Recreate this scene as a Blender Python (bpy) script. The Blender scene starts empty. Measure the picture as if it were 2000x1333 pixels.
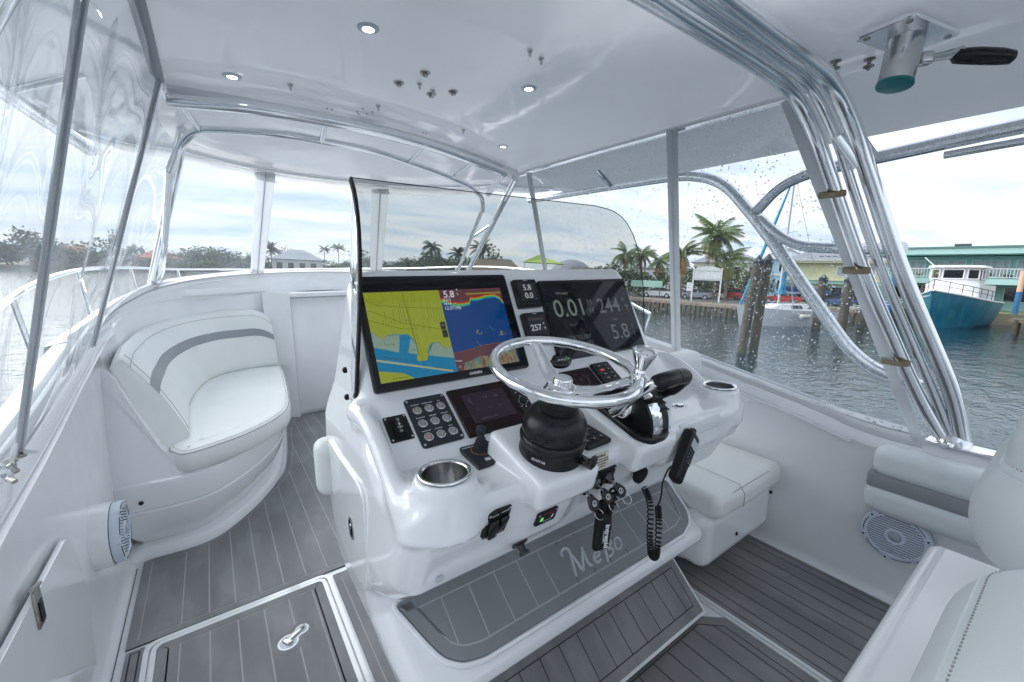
import bpy, bmesh, math, random
import numpy as np
from mathutils import Vector, Matrix

# ------------------------------------------------------------------ camera, world, sun
SC = bpy.context.scene
COL = SC.collection
random.seed(7)
R = math.radians
EYE = (0.0, 0.0, 1.55)
YAW, PITCH = R(35.5), R(10.2)
cam_d = bpy.data.cameras.new('camera')
cam_d.sensor_width = 36.0
cam_d.lens = 820.0 / 2000.0 * 36.0
cam_d.clip_start, cam_d.clip_end = 0.02, 6000.0
cam = bpy.data.objects.new('camera', cam_d)
cam.location = EYE
cam.rotation_euler = (R(90) - PITCH, 0.0, -YAW)
COL.objects.link(cam)
SC.camera = cam

SUN_EL, SUN_AZ = R(40), R(-35)          # azimuth from the bow towards starboard
world = bpy.data.worlds.new('World')
SC.world = world
world.use_nodes = True
wn, wl = world.node_tree.nodes, world.node_tree.links
wn.clear()
w_out = wn.new('ShaderNodeOutputWorld')
w_bg = wn.new('ShaderNodeBackground')
w_sky = wn.new('ShaderNodeTexSky')
w_sky.sky_type = 'NISHITA'
w_sky.sun_disc = False
w_sky.sun_elevation = SUN_EL
w_sky.sun_rotation = SUN_AZ
w_sky.air_density, w_sky.dust_density = 1.0, 2.0
w_skys = wn.new('ShaderNodeVectorMath'); w_skys.operation = 'SCALE'
w_skys.inputs['Scale'].default_value = 0.12
wl.new(w_sky.outputs[0], w_skys.inputs[0])
w_tc = wn.new('ShaderNodeTexCoord')
w_sep = wn.new('ShaderNodeSeparateXYZ'); wl.new(w_tc.outputs['Generated'], w_sep.inputs[0])
def wmath(op, a, b=None, clamp=False):
    n = wn.new('ShaderNodeMath'); n.operation = op; n.use_clamp = clamp
    for i, v in enumerate((a, b)):
        if v is None: continue
        if hasattr(v, 'links'): wl.new(v, n.inputs[i])
        else: n.inputs[i].default_value = v
    return n.outputs[0]
w_den = wmath('ADD', wmath('ABSOLUTE', w_sep.outputs[2]), 0.10)
w_cmb = wn.new('ShaderNodeCombineXYZ')
wl.new(wmath('DIVIDE', w_sep.outputs[0], w_den), w_cmb.inputs[0])
wl.new(wmath('DIVIDE', w_sep.outputs[1], w_den), w_cmb.inputs[1])
w_map = wn.new('ShaderNodeMapping'); wl.new(w_cmb.outputs[0], w_map.inputs[0])
w_map.inputs['Rotation'].default_value = (0, 0, R(-55))
w_map.inputs['Scale'].default_value = (0.55, 1.25, 1)
def wnoise(scale, detail, rough, dist):
    n = wn.new('ShaderNodeTexNoise'); n.inputs['Scale'].default_value = scale
    n.inputs['Detail'].default_value = detail; n.inputs['Roughness'].default_value = rough
    n.inputs['Distortion'].default_value = dist
    wl.new(w_map.outputs[0], n.inputs['Vector']); return n.outputs[0]
def wramp(fac, stops):
    n = wn.new('ShaderNodeValToRGB'); cr = n.color_ramp
    cr.elements[0].position, cr.elements[0].color = stops[0][0], (*stops[0][1], 1)
    cr.elements[1].position, cr.elements[1].color = stops[-1][0], (*stops[-1][1], 1)
    for p, c in stops[1:-1]:
        e = cr.elements.new(p); e.color = (*c, 1)
    wl.new(fac, n.inputs[0]); return n.outputs[0]
cloud_col = wramp(wnoise(0.9, 9, 0.55, 0.6),
                  [(0.30, (0.52, 0.66, 0.84)), (0.47, (0.76, 0.85, 0.96)), (0.62, (0.93, 0.945, 0.965)), (0.8, (0.79, 0.84, 0.91))])
cover = wramp(wnoise(0.5, 6, 0.5, 0.3), [(0.25, (0.72,) * 3), (0.55, (0.96,) * 3)])
w_mix = wn.new('ShaderNodeMix'); w_mix.data_type = 'RGBA'
wl.new(cover, w_mix.inputs[0]); wl.new(w_skys.outputs[0], w_mix.inputs[6]); wl.new(cloud_col, w_mix.inputs[7])
wl.new(w_mix.outputs[2], w_bg.inputs[0])
w_bg.inputs[1].default_value = 0.385
wl.new(w_bg.outputs[0], w_out.inputs[0])

sun_d = bpy.data.lights.new('sun', 'SUN')
sun_d.energy, sun_d.angle, sun_d.color = 1.25, R(80), (1.0, 0.98, 0.95)
sun = bpy.data.objects.new('sun', sun_d)
d = Vector((math.sin(SUN_AZ) * math.cos(SUN_EL), math.cos(SUN_AZ) * math.cos(SUN_EL), math.sin(SUN_EL)))
sun.rotation_euler = d.to_track_quat('Z', 'Y').to_euler()
sun.location = (0, 0, 30)
COL.objects.link(sun)

SC.render.engine = 'CYCLES'
SC.view_settings.view_transform = 'Standard'
SC.view_settings.look = 'None'
SC.view_settings.gamma = 1.0
SC.view_settings.use_curve_mapping = False
SC.view_settings.exposure = 1.78
SC.cycles.max_bounces = 10
SC.cycles.diffuse_bounces = 7
SC.cycles.glossy_bounces = 5
SC.cycles.transmission_bounces = 6
SC.cycles.transparent_max_bounces = 24
SC.cycles.caustics_reflective = True
SC.cycles.blur_glossy = 1.0
SC.cycles.caustics_refractive = False
SC.cycles.use_denoising = True
SC.cycles.use_adaptive_sampling = True
SC.cycles.adaptive_threshold = 0.02
SC.cycles.sample_clamp_indirect = 6.0

# ------------------------------------------------------------------ materials
MATS = {}
def nodes_of(m):
    m.use_nodes = True
    return m.node_tree.nodes, m.node_tree.links
def mat(name, col, rough=0.5, metal=0.0, spec=0.5, coat=0.0, var=None, bump=None, rvar=None, dirt=None, emit=None, stretch=None):
    """var=(scale, amount) colour mottling; bump=(scale, strength, distance); rvar=(scale, amount); dirt=(scale, colour, lo, hi)"""
    m = bpy.data.materials.new(name); n, l = nodes_of(m)
    b = n['Principled BSDF']
    b.inputs['Base Color'].default_value = (*col, 1)
    b.inputs['Roughness'].default_value = rough
    b.inputs['Metallic'].default_value = metal
    b.inputs['Specular IOR Level'].default_value = spec
    if coat:
        b.inputs['Coat Weight'].default_value = coat
        b.inputs['Coat Roughness'].default_value = 0.06
    tc = n.new('ShaderNodeTexCoord'); vec = tc.outputs['Object']
    if stretch:
        mp = n.new('ShaderNodeMapping'); mp.inputs['Scale'].default_value = stretch
        l.new(vec, mp.inputs[0]); vec = mp.outputs[0]
    def noise(s, det=5):
        t = n.new('ShaderNodeTexNoise'); t.inputs['Scale'].default_value = s; t.inputs['Detail'].default_value = det
        l.new(vec, t.inputs['Vector']); return t.outputs[0]
    def maprange(f, a, c, lo=0.3, hi=0.7):
        r = n.new('ShaderNodeMapRange'); r.inputs[1].default_value = lo; r.inputs[2].default_value = hi
        r.inputs[3].default_value = a; r.inputs[4].default_value = c; l.new(f, r.inputs[0]); return r.outputs[0]
    colsock = None
    if var:
        hv = n.new('ShaderNodeHueSaturation'); hv.inputs['Color'].default_value = (*col, 1)
        l.new(maprange(noise(var[0]), 1 - var[1], 1 + var[1]), hv.inputs['Value']); colsock = hv.outputs[0]
    if dirt:
        mx = n.new('ShaderNodeMix'); mx.data_type = 'RGBA'
        l.new(maprange(noise(dirt[0], 8), 0, 1, dirt[2], dirt[3]), mx.inputs[0])
        if colsock: l.new(colsock, mx.inputs[6])
        else: mx.inputs[6].default_value = (*col, 1)
        mx.inputs[7].default_value = (*dirt[1], 1); colsock = mx.outputs[2]
    if colsock: l.new(colsock, b.inputs['Base Color'])
    if rvar: l.new(maprange(noise(rvar[0]), rough - rvar[1], rough + rvar[1]), b.inputs['Roughness'])
    if bump:
        bp = n.new('ShaderNodeBump'); bp.inputs['Strength'].default_value = bump[1]; bp.inputs['Distance'].default_value = bump[2]
        l.new(noise(bump[0], 3), bp.inputs['Height']); l.new(bp.outputs[0], b.inputs['Normal'])
    if emit:
        b.inputs['Emission Color'].default_value = (*emit[0], 1); b.inputs['Emission Strength'].default_value = emit[1]
    MATS[name] = m
    return m
def clear_mat(name, tint, gloss_rough=0.03, ior=1.45, bump=None, haze=0.0, haze_col=(0.8, 0.85, 0.88), stretch=None):
    """a thin clear sheet: straight-through light plus a Fresnel reflection and a little milky haze"""
    m = bpy.data.materials.new(name); n, l = nodes_of(m); n.clear()
    out = n.new('ShaderNodeOutputMaterial'); tr = n.new('ShaderNodeBsdfTransparent'); gl = n.new('ShaderNodeBsdfGlossy')
    tr.inputs[0].default_value = (*tint, 1); gl.inputs['Roughness'].default_value = gloss_rough
    gl.inputs['Color'].default_value = (1, 1, 1, 1)
    fr = n.new('ShaderNodeFresnel'); fr.inputs[0].default_value = ior
    mx = n.new('ShaderNodeMixShader'); l.new(fr.outputs[0], mx.inputs[0]); l.new(tr.outputs[0], mx.inputs[1]); l.new(gl.outputs[0], mx.inputs[2])
    last = mx.outputs[0]
    tc = n.new('ShaderNodeTexCoord'); vec = tc.outputs['Object']
    if stretch:
        mp = n.new('ShaderNodeMapping'); mp.inputs['Scale'].default_value = stretch; l.new(vec, mp.inputs[0]); vec = mp.outputs[0]
    if haze:
        df = n.new('ShaderNodeBsdfTranslucent'); df.inputs[0].default_value = (*haze_col, 1)
        d2 = n.new('ShaderNodeBsdfDiffuse'); d2.inputs[0].default_value = (*haze_col, 1)
        ms = n.new('ShaderNodeMixShader'); l.new(df.outputs[0], ms.inputs[1]); l.new(d2.outputs[0], ms.inputs[2])
        nz = n.new('ShaderNodeTexNoise'); nz.inputs['Scale'].default_value = 2.2; nz.inputs['Detail'].default_value = 6; l.new(vec, nz.inputs['Vector'])
        mr = n.new('ShaderNodeMapRange'); mr.inputs[1].default_value = .35; mr.inputs[2].default_value = .75
        mr.inputs[3].default_value = haze * .4; mr.inputs[4].default_value = haze * 1.6; l.new(nz.outputs[0], mr.inputs[0])
        m2 = n.new('ShaderNodeMixShader'); l.new(mr.outputs[0], m2.inputs[0]); l.new(last, m2.inputs[1]); l.new(ms.outputs[0], m2.inputs[2]); last = m2.outputs[0]
    if bump:
        nz = n.new('ShaderNodeTexNoise'); nz.inputs['Scale'].default_value = bump[0]; nz.inputs['Detail'].default_value = 2; l.new(vec, nz.inputs['Vector'])
        bp = n.new('ShaderNodeBump'); bp.inputs['Strength'].default_value = bump[1]; bp.inputs['Distance'].default_value = bump[2]
        l.new(nz.outputs[0], bp.inputs['Height']); l.new(bp.outputs[0], gl.inputs['Normal']); l.new(bp.outputs[0], fr.inputs['Normal'])
    l.new(last, out.inputs[0]); MATS[name] = m
    return m
def screen_mat(name, col, emit, rough=0.06):
    """a lit display pixel area behind glass"""
    return mat(name, (0.004, 0.004, 0.004), rough, spec=0.5, emit=(col, emit * 0.25))

mat('gelcoat', (0.852, 0.860, 0.875), 0.10, coat=0.5, var=(1.3, 0.02), bump=(2.5, 0.07, 0.02), rvar=(14, 0.05))
mat('gelcoat_old', (0.830, 0.838, 0.855), 0.20, coat=0.3, var=(1.1, 0.025), bump=(1.6, 0.10, 0.03), rvar=(6, 0.06))
mat('headliner', (0.92, 0.925, 0.935), 0.07, coat=0.4, var=(0.9, 0.02), bump=(1.5, 0.16, 0.05), rvar=(2, 0.03))
mat('vinyl', (0.80, 0.815, 0.80), 0.48, var=(3, 0.03), bump=(420, 0.10, 0.002), rvar=(8, 0.08), dirt=(5, (0.55, 0.54, 0.50), 0.68, 1.0))
mat('vinyl_cool', (0.73, 0.77, 0.78), 0.42, var=(3, 0.04), bump=(300, 0.16, 0.003), rvar=(8, 0.08), dirt=(5, (0.52, 0.54, 0.54), 0.60, 0.95))
mat('vinyl_grey', (0.29, 0.31, 0.33), 0.42, var=(4, 0.06), bump=(420, 0.10, 0.002))
mat('stitch', (0.30, 0.31, 0.31), 0.8)
mat('stitch_dark', (0.05, 0.05, 0.05), 0.8)
mat('fabric_trim', (0.74, 0.75, 0.76), 0.75, var=(6, 0.06), bump=(500, 0.2, 0.002), dirt=(7, (0.55, 0.53, 0.49), 0.62, 0.98))
mat('canvas_grey', (0.55, 0.57, 0.59), 0.8, var=(6, 0.08), bump=(500, 0.2, 0.002))
def translucent(name, w, c):
    m = MATS[name]; n, l = m.node_tree.nodes, m.node_tree.links; b = n['Principled BSDF']; o = n['Material Output']
    t = n.new('ShaderNodeBsdfTranslucent'); t.inputs[0].default_value = (*c, 1); mx = n.new('ShaderNodeMixShader'); mx.inputs[0].default_value = w
    l.new(b.outputs[0], mx.inputs[1]); l.new(t.outputs[0], mx.inputs[2]); l.new(mx.outputs[0], o.inputs[0])
translucent('headliner', 0.17, (0.95, 0.97, 1.0)); translucent('fabric_trim', 0.70, (0.84, 0.85, 0.86)); translucent('canvas_grey', 0.42, (0.72, 0.74, 0.76))
mat('eva', (0.215, 0.218, 0.224), 0.68, var=(2.4, 0.17), bump=(500, 0.3, 0.002), rvar=(6, 0.14), dirt=(5, (0.33, 0.33, 0.33), 0.47, 0.82), stretch=(1.6, 0.6, 1))
mat('eva_light', (0.235, 0.242, 0.252), 0.6, var=(3, 0.09), bump=(700, 0.2, 0.002), rvar=(5, 0.12))
mat('eva_groove', (0.055, 0.056, 0.06), 0.85)
mat('eva_groove_pale', (0.42, 0.425, 0.435), 0.8)
mat('aluminium', (0.82, 0.84, 0.87), 0.15, metal=1.0, var=(5, 0.04), rvar=(9, 0.04))
mat('aluminium_wet', (0.74, 0.76, 0.79), 0.26, metal=1.0, var=(30, 0.07), rvar=(40, 0.10), bump=(120, 0.08, 0.002))
mat('chrome', (0.86, 0.86, 0.87), 0.035, metal=1.0, rvar=(12, 0.02))
mat('steel', (0.56, 0.56, 0.56), 0.22, metal=1.0, rvar=(20, 0.08))
mat('steel_dull', (0.42, 0.41, 0.39), 0.42, metal=1.0, rvar=(20, 0.10), dirt=(25, (0.20, 0.12, 0.07), 0.55, 0.8))
mat('black_plastic', (0.008, 0.009, 0.010), 0.36, spec=0.35, var=(20, 0.2), rvar=(15, 0.08), bump=(600, 0.10, 0.001))
mat('black_gloss', (0.008, 0.008, 0.010), 0.10, coat=0.3)
mat('black_satin', (0.009, 0.010, 0.012), 0.30, spec=0.35, rvar=(8, 0.06))
mat('panel_slate', (0.026, 0.031, 0.038), 0.45, spec=0.35, var=(9, 0.1), bump=(500, 0.10, 0.001))
mat('rubber', (0.007, 0.007, 0.008), 0.55, spec=0.3, var=(12, 0.2))
mat('glass_black', (0.006, 0.007, 0.010), 0.05, spec=0.32)
mat('glass_maroon', (0.014, 0.003, 0.006), 0.06, spec=0.3)
mat('print_white', (0.75, 0.76, 0.78), 0.5)
mat('print_grey', (0.50, 0.52, 0.54), 0.5)
mat('print_black', (0.01, 0.01, 0.01), 0.6)
mat('label_cream', (0.62, 0.60, 0.52), 0.6, var=(20, 0.06))
mat('button_face', (0.42, 0.40, 0.37), 0.35, metal=0.6)
mat('button_red', (0.55, 0.28, 0.27), 0.4)
mat('red_plastic', (0.55, 0.03, 0.03), 0.4)
mat('webbing', (0.30, 0.25, 0.16), 0.8, var=(40, 0.2))
mat('teal_decal', (0.0, 0.16, 0.17), 0.25)
mat('speaker_white', (0.60, 0.66, 0.76), 0.42, var=(5, 0.03))
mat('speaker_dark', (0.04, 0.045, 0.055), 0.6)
mat('speaker_cone', (0.36, 0.40, 0.46), 0.5)
clear_mat('clear_vinyl', (0.93, 0.955, 0.97), 0.02, 1.42, bump=(1.7, 0.25, 0.10), haze=0.035)
clear_mat('clear_vinyl_old', (0.90, 0.94, 0.965), 0.03, 1.45, bump=(1.1, 0.24, 0.16), haze=0.12, haze_col=(0.75, 0.84, 0.90), stretch=(1, 1.0, .6))
clear_mat('acrylic', (0.64, 0.655, 0.64), 0.015, 1.49, haze=0.012)
clear_mat('acrylic_edge', (0.05, 0.05, 0.05), 0.1, 1.49)
clear_mat('house_glass', (0.10, 0.12, 0.13), 0.03, 1.6)
def drop_mat():
    m = bpy.data.materials.new('water_drop'); n, l = nodes_of(m); b = n['Principled BSDF']
    b.inputs['Base Color'].default_value = (0.95, 0.97, 1, 1); b.inputs['Roughness'].default_value = 0.02
    b.inputs['Transmission Weight'].default_value = 1.0; b.inputs['IOR'].default_value = 1.33
    MATS['water_drop'] = m
drop_mat()
mat('lamp_lit', (0.9, 0.9, 0.9), 0.3, emit=((1.0, 0.97, 0.92), 4.0))
mat('led_green', (0.02, 0.05, 0.02), 0.3, emit=((0.2, 0.9, 0.15), 0.25))
mat('lens_grey', (0.55, 0.58, 0.62), 0.2)
# outside
mat('asphalt', (0.09, 0.09, 0.09), 0.9, var=(0.6, 0.15))
mat('land', (0.22, 0.20, 0.16), 0.95, var=(0.3, 0.2), dirt=(0.15, (0.10, 0.14, 0.05), 0.45, 0.6))
mat('rubble', (0.23, 0.18, 0.15), 0.9, var=(3, 0.35), bump=(6, 0.6, 0.08))
mat('sheet_pile', (0.16, 0.145, 0.115), 0.9, var=(4, 0.3), stretch=(1, 1, 0.3), dirt=(2, (0.04, 0.045, 0.03), 0.45, 0.7))
mat('pile_wood', (0.085, 0.075, 0.058), 0.85, var=(6, 0.35), stretch=(1, 1, 0.25), bump=(14, 0.6, 0.02), dirt=(3, (0.05, 0.07, 0.03), 0.5, 0.75))
mat('pile_cap', (0.022, 0.025, 0.035), 0.5)
mat('dock_wood', (0.17, 0.14, 0.10), 0.85, var=(4, 0.3))
mat('hull_blue', (0.004, 0.17, 0.28), 0.3, var=(0.9, 0.22), dirt=(1.6, (0.05, 0.22, 0.22), 0.48, 0.75), stretch=(1, 1, 0.35))
mat('hull_blue_deep', (0.004, 0.05, 0.16), 0.35, var=(1.2, 0.2))
mat('hull_cyan', (0.02, 0.36, 0.48), 0.4)
mat('boat_white', (0.76, 0.77, 0.78), 0.35, var=(1.2, 0.05))
mat('sail_white', (0.70, 0.73, 0.77), 0.4, var=(1.5, 0.04))
mat('canvas_blue', (0.008, 0.045, 0.17), 0.8, var=(3, 0.2))
mat('canvas_sky', (0.02, 0.24, 0.40), 0.7, var=(3, 0.15))
mat('smoked', (0.015, 0.022, 0.05), 0.08)
mat('fender', (0.62, 0.58, 0.50), 0.5)
mat('mast', (0.50, 0.53, 0.57), 0.35, metal=0.4)
mat('rail_dark', (0.06, 0.065, 0.07), 0.5)
mat('teal_wall', (0.24, 0.43, 0.43), 0.75, var=(0.5, 0.07))
mat('teal_trim', (0.40, 0.63, 0.61), 0.6, var=(0.5, 0.05))
mat('teal_roof', (0.10, 0.22, 0.22), 0.6)
mat('yellow_wall', (0.58, 0.60, 0.37), 0.8, var=(0.6, 0.08), dirt=(1.0, (0.42, 0.44, 0.28), 0.5, 0.8))
mat('cream_trim', (0.66, 0.66, 0.46), 0.7)
mat('blue_wall', (0.33, 0.53, 0.70), 0.8, var=(0.5, 0.05))
mat('pink_wall', (0.52, 0.36, 0.32), 0.8)
mat('white_wall', (0.70, 0.70, 0.68), 0.8, var=(0.4, 0.05))
mat('grey_roof', (0.26, 0.27, 0.30), 0.8, var=(0.8, 0.1), bump=(9, 0.4, 0.05))
mat('pale_roof', (0.36, 0.39, 0.43), 0.8, var=(0.8, 0.1))
mat('red_roof', (0.48, 0.16, 0.11), 0.8, var=(0.8, 0.12))
mat('thatch', (0.20, 0.155, 0.115), 0.95, var=(5, 0.35), bump=(9, 0.9, 0.1), stretch=(1, 1, 0.3))
mat('lime_canvas', (0.36, 0.52, 0.10), 0.7, var=(0.5, 0.06))
mat('peach', (0.72, 0.46, 0.33), 0.7)
mat('post_blue', (0.04, 0.17, 0.36), 0.6)
mat('sign_white', (0.74, 0.75, 0.76), 0.6)
mat('sign_mint', (0.40, 0.64, 0.55), 0.7)
mat('curtain', (0.34, 0.38, 0.42), 0.8, stretch=(1, 1, 0.1), var=(6, 0.2))
mat('leaf_mid', (0.075, 0.115, 0.050), 0.55, var=(0.9, 0.45))
mat('leaf_dark', (0.040, 0.070, 0.038), 0.6, var=(0.9, 0.4))
mat('leaf_palm', (0.11, 0.16, 0.05), 0.5, var=(1.2, 0.45))
mat('leaf_dead', (0.26, 0.15, 0.05), 0.8, var=(1.2, 0.3))
mat('leaf_yellow', (0.20, 0.20, 0.03), 0.6, var=(1.2, 0.3))
translucent('leaf_palm', 0.3, (0.20, 0.30, 0.06)); translucent('leaf_mid', 0.25, (0.14, 0.22, 0.06))
mat('bark', (0.13, 0.105, 0.08), 0.9, var=(3, 0.3))
for k, c in dict(white=(0.72, 0.73, 0.74), silver=(0.40, 0.42, 0.43), beige=(0.36, 0.33, 0.26), red=(0.42, 0.03, 0.03), dark=(0.03, 0.035, 0.045), blue=(0.04, 0.08, 0.2)).items():
    mat('car_' + k, c, 0.22, coat=0.6, metal=0.15)
mat('car_glass', (0.012, 0.015, 0.018), 0.05, coat=0.3)
mat('tyre', (0.012, 0.012, 0.012), 0.8)
mat('tail_light', (0.35, 0.01, 0.01), 0.3)
mat('head_light', (0.7, 0.7, 0.72), 0.1)
def water_mat():
    m = bpy.data.materials.new('water'); n, l = nodes_of(m); b = n['Principled BSDF']
    b.inputs['Base Color'].default_value = (0.010, 0.030, 0.044, 1); b.inputs['Roughness'].default_value = 0.04
    b.inputs['IOR'].default_value = 1.33; b.inputs['Specular IOR Level'].default_value = 0.6
    tc = n.new('ShaderNodeTexCoord')
    def nz(scale, det, st, rot=0):
        mp = n.new('ShaderNodeMapping'); mp.inputs['Scale'].default_value = st; mp.inputs['Rotation'].default_value = (0, 0, rot)
        l.new(tc.outputs['Object'], mp.inputs[0])
        t = n.new('ShaderNodeTexNoise'); t.inputs['Scale'].default_value = scale; t.inputs['Detail'].default_value = det; t.inputs['Distortion'].default_value = 0.5
        l.new(mp.outputs[0], t.inputs['Vector']); return t.outputs[0]
    prev = None
    for s, det, st, rot, stren, dist in ((0.55, 3, (1, 2.2, 1), R(-40), 0.30, 0.22), (2.3, 3, (1, 2.0, 1), R(-25), 0.50, 0.055), (7.0, 2, (1, 1.6, 1), R(-60), 0.35, 0.014)):
        bp = n.new('ShaderNodeBump'); bp.inputs['Strength'].default_value = stren; bp.inputs['Distance'].default_value = dist
        l.new(nz(s, det, st, rot), bp.inputs['Height'])
        if prev: l.new(prev, bp.inputs['Normal'])
        prev = bp.outputs[0]
    l.new(prev, b.inputs['Normal']); MATS['water'] = m
water_mat()

# ------------------------------------------------------------------ object helpers
def link(o, parent=None):
    COL.objects.link(o)
    if parent is not None: o.parent = parent
    return o
def tag(o, label=None, cat=None, group=None, kind=None):
    if label: o['label'] = label
    if cat: o['category'] = cat
    if group: o['group'] = group
    if kind: o['kind'] = kind
    return o
def thing(name, label, cat, loc=(0, 0, 0), rotz=0.0, group=None):
    o = bpy.data.objects.new(name, None); o.empty_display_size = 0.05
    o.location = loc; o.rotation_euler = (0, 0, rotz)
    COL.objects.link(o); return tag(o, label, cat, group)
def copy_tree(o, parent=None):
    c = o.copy(); COL.objects.link(c); c.parent = parent
    for ch in list(o.children): copy_tree(ch, c)
    return c
def frame(o, x, y):
    """local frame: x along the surface, y up the surface, z = outward normal"""
    x = Vector(x).normalized(); z = x.cross(Vector(y)).normalized(); y = z.cross(x)
    m = Matrix((x, y, z)).transposed().to_4x4(); m.translation = Vector(o); return m
def rot(ax, deg): return Matrix.Rotation(R(deg), 4, ax)
def tr(x, y=0, z=0): return Matrix.Translation((x, y, z))

class MB:
    def __init__(s): s.v, s.f, s.m = [], [], []
    def add(s, vs, fs, M=None, mi=0):
        b = len(s.v)
        s.v.extend([tuple(M @ Vector(p)) for p in vs] if M is not None else [tuple(p) for p in vs])
        s.f.extend([tuple(i + b for i in f) for f in fs]); s.m.extend([mi] * len(fs)); return s
    def bm(s, bmsh, M=None, mi=0):
        bmsh.verts.index_update()
        s.add([v.co[:] for v in bmsh.verts], [[v.index for v in f.verts] for f in bmsh.faces], M, mi); bmsh.free(); return s
    def box(s, c, size, M=None, mi=0):
        x, y, z = c; a, b, h = (k / 2 for k in size)
        vs = [(x + i * a, y + j * b, z + k * h) for k in (-1, 1) for j in (-1, 1) for i in (-1, 1)]
        return s.add(vs, [(0, 2, 3, 1), (4, 5, 7, 6), (0, 1, 5, 4), (2, 6, 7, 3), (0, 4, 6, 2), (1, 3, 7, 5)], M, mi)
    def rbox(s, c, size, r=0.01, seg=3, M=None, mi=0):
        b = bmesh.new(); bmesh.ops.create_cube(b, size=1.0)
        for v in b.verts: v.co = Vector((v.co.x * size[0] + c[0], v.co.y * size[1] + c[1], v.co.z * size[2] + c[2]))
        bmesh.ops.bevel(b, geom=b.edges[:], offset=r, segments=seg, profile=0.5, affect='EDGES')
        return s.bm(b, M, mi)
    def prism(s, poly, z0, z1, M=None, bevel=0.0, mi=0):
        """polygon (x, y) extruded along z; poly counter-clockwise"""
        n = len(poly)
        if bevel > 0:
            cx = sum(p[0] for p in poly) / n; cy = sum(p[1] for p in poly) / n
            def ins(p):
                dx, dy = p[0] - cx, p[1] - cy; L = math.hypot(dx, dy) or 1
                return (p[0] - dx / L * bevel, p[1] - dy / L * bevel)
            rings = [(poly, z0), (poly, z1 - bevel), ([ins(p) for p in poly], z1)]
        else: rings = [(poly, z0), (poly, z1)]
        vs = [(p[0], p[1], z) for ring, z in rings for p in ring]
        fs = [tuple(reversed(range(n))), tuple(range(n * (len(rings) - 1), n * len(rings)))]
        for k in range(len(rings) - 1):
            fs += [(k * n + i, k * n + (i + 1) % n, (k + 1) * n + (i + 1) % n, (k + 1) * n + i) for i in range(n)]
        return s.add(vs, fs, M, mi)
    def tube(s, path, r, n=12, closed=False, M=None, mi=0, flat=None):
        """round bar along a path; r a number or one per point; flat=(rx, ry) for an oval section"""
        P = [Vector(p) for p in path]; N = len(P); rs = r if isinstance(r, (list, tuple)) else [r] * N
        vs, fs = [], []; prev = None
        for i, p in enumerate(P):
            if closed: t = (P[(i + 1) % N] - P[i - 1]).normalized()
            else: t = (P[min(i + 1, N - 1)] - P[max(i - 1, 0)]).normalized()
            if prev is None:
                a = Vector((0, 0, 1)) if abs(t.z) < 0.9 else Vector((1, 0, 0)); u = t.cross(a).normalized()
            else: u = (prev - t * prev.dot(t)).normalized()
            prev = u; w = t.cross(u)
            for k in range(n):
                an = 2 * math.pi * k / n; ca, sa = math.cos(an) * rs[i], math.sin(an) * rs[i]
                if flat: ca, sa = math.cos(an) * flat[0], math.sin(an) * flat[1]
                vs.append(p + u * ca + w * sa)
        m = N if closed else N - 1
        for i in range(m):
            j = (i + 1) % N
            for k in range(n): fs.append((i * n + k, i * n + (k + 1) % n, j * n + (k + 1) % n, j * n + k))
        if not closed: fs += [tuple(reversed(range(n))), tuple(range((N - 1) * n, N * n))]
        return s.add(vs, fs, M, mi)
    def lathe(s, prof, n=32, M=None, mi=0, cap=True, a0=0.0, a1=2 * math.pi, sy=1.0):
        """profile (radius, z) turned about z"""
        full = abs(a1 - a0 - 2 * math.pi) < 1e-6; cnt = n if full else n + 1; vs, fs = [], []
        for (r, z) in prof:
            for k in range(cnt):
                a = a0 + (a1 - a0) * k / n; vs.append((r * math.cos(a), r * math.sin(a) * sy, z))
        for i in range(len(prof) - 1):
            for k in range(n):
                k2 = (k + 1) % cnt; fs.append((i * cnt + k, i * cnt + k2, (i + 1) * cnt + k2, (i + 1) * cnt + k))
        if cap and full:
            if prof[0][0] > 1e-6: fs.append(tuple(reversed(range(cnt))))
            if prof[-1][0] > 1e-6: fs.append(tuple(range((len(prof) - 1) * cnt, len(prof) * cnt)))
        return s.add(vs, fs, M, mi)
    def sphere(s, c, r, n=12, M=None, mi=0):
        rr = r if isinstance(r, (tuple, list)) else (r, r, r)
        m = n // 2; prof = [(math.sin(math.pi * i / m), -math.cos(math.pi * i / m)) for i in range(m + 1)]
        b = MB().lathe(prof, n, cap=False)
        return s.add([(c[0] + v[0] * rr[0], c[1] + v[1] * rr[1], c[2] + v[2] * rr[2]) for v in b.v], b.f, M, mi)
    def grid(s, fn, nu, nv, M=None, mi=0, closed_u=False, flip=False):
        vs = [fn(i / (nu if closed_u else nu - 1), j / (nv - 1)) for j in range(nv) for i in range(nu)]; fs = []
        for j in range(nv - 1):
            for i in range(nu if closed_u else nu - 1):
                k = (i + 1) % nu; q = (j * nu + i, j * nu + k, (j + 1) * nu + k, (j + 1) * nu + i)
                fs.append(tuple(reversed(q)) if flip else q)
        return s.add(vs, fs, M, mi)
    def mesh(s, name, mats, smooth=35):
        me = bpy.data.meshes.new(name); me.from_pydata(s.v, [], s.f)
        for m in (mats if isinstance(mats, (list, tuple)) else [mats]): me.materials.append(MATS[m])
        if any(s.m): me.polygons.foreach_set('material_index', s.m)
        if smooth is not None:
            me.polygons.foreach_set('use_smooth', [True] * len(me.polygons))
            if smooth < 180: me.set_sharp_from_angle(angle=R(smooth))
        me.update(); return me
    def build(s, name, mats, parent=None, smooth=35, fix=False):
        me = s.mesh(name, mats, smooth)
        if fix:
            b = bmesh.new(); b.from_mesh(me); bmesh.ops.recalc_face_normals(b, faces=b.faces[:]); b.to_mesh(me); b.free()
        return link(bpy.data.objects.new(name, me), parent)

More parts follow.
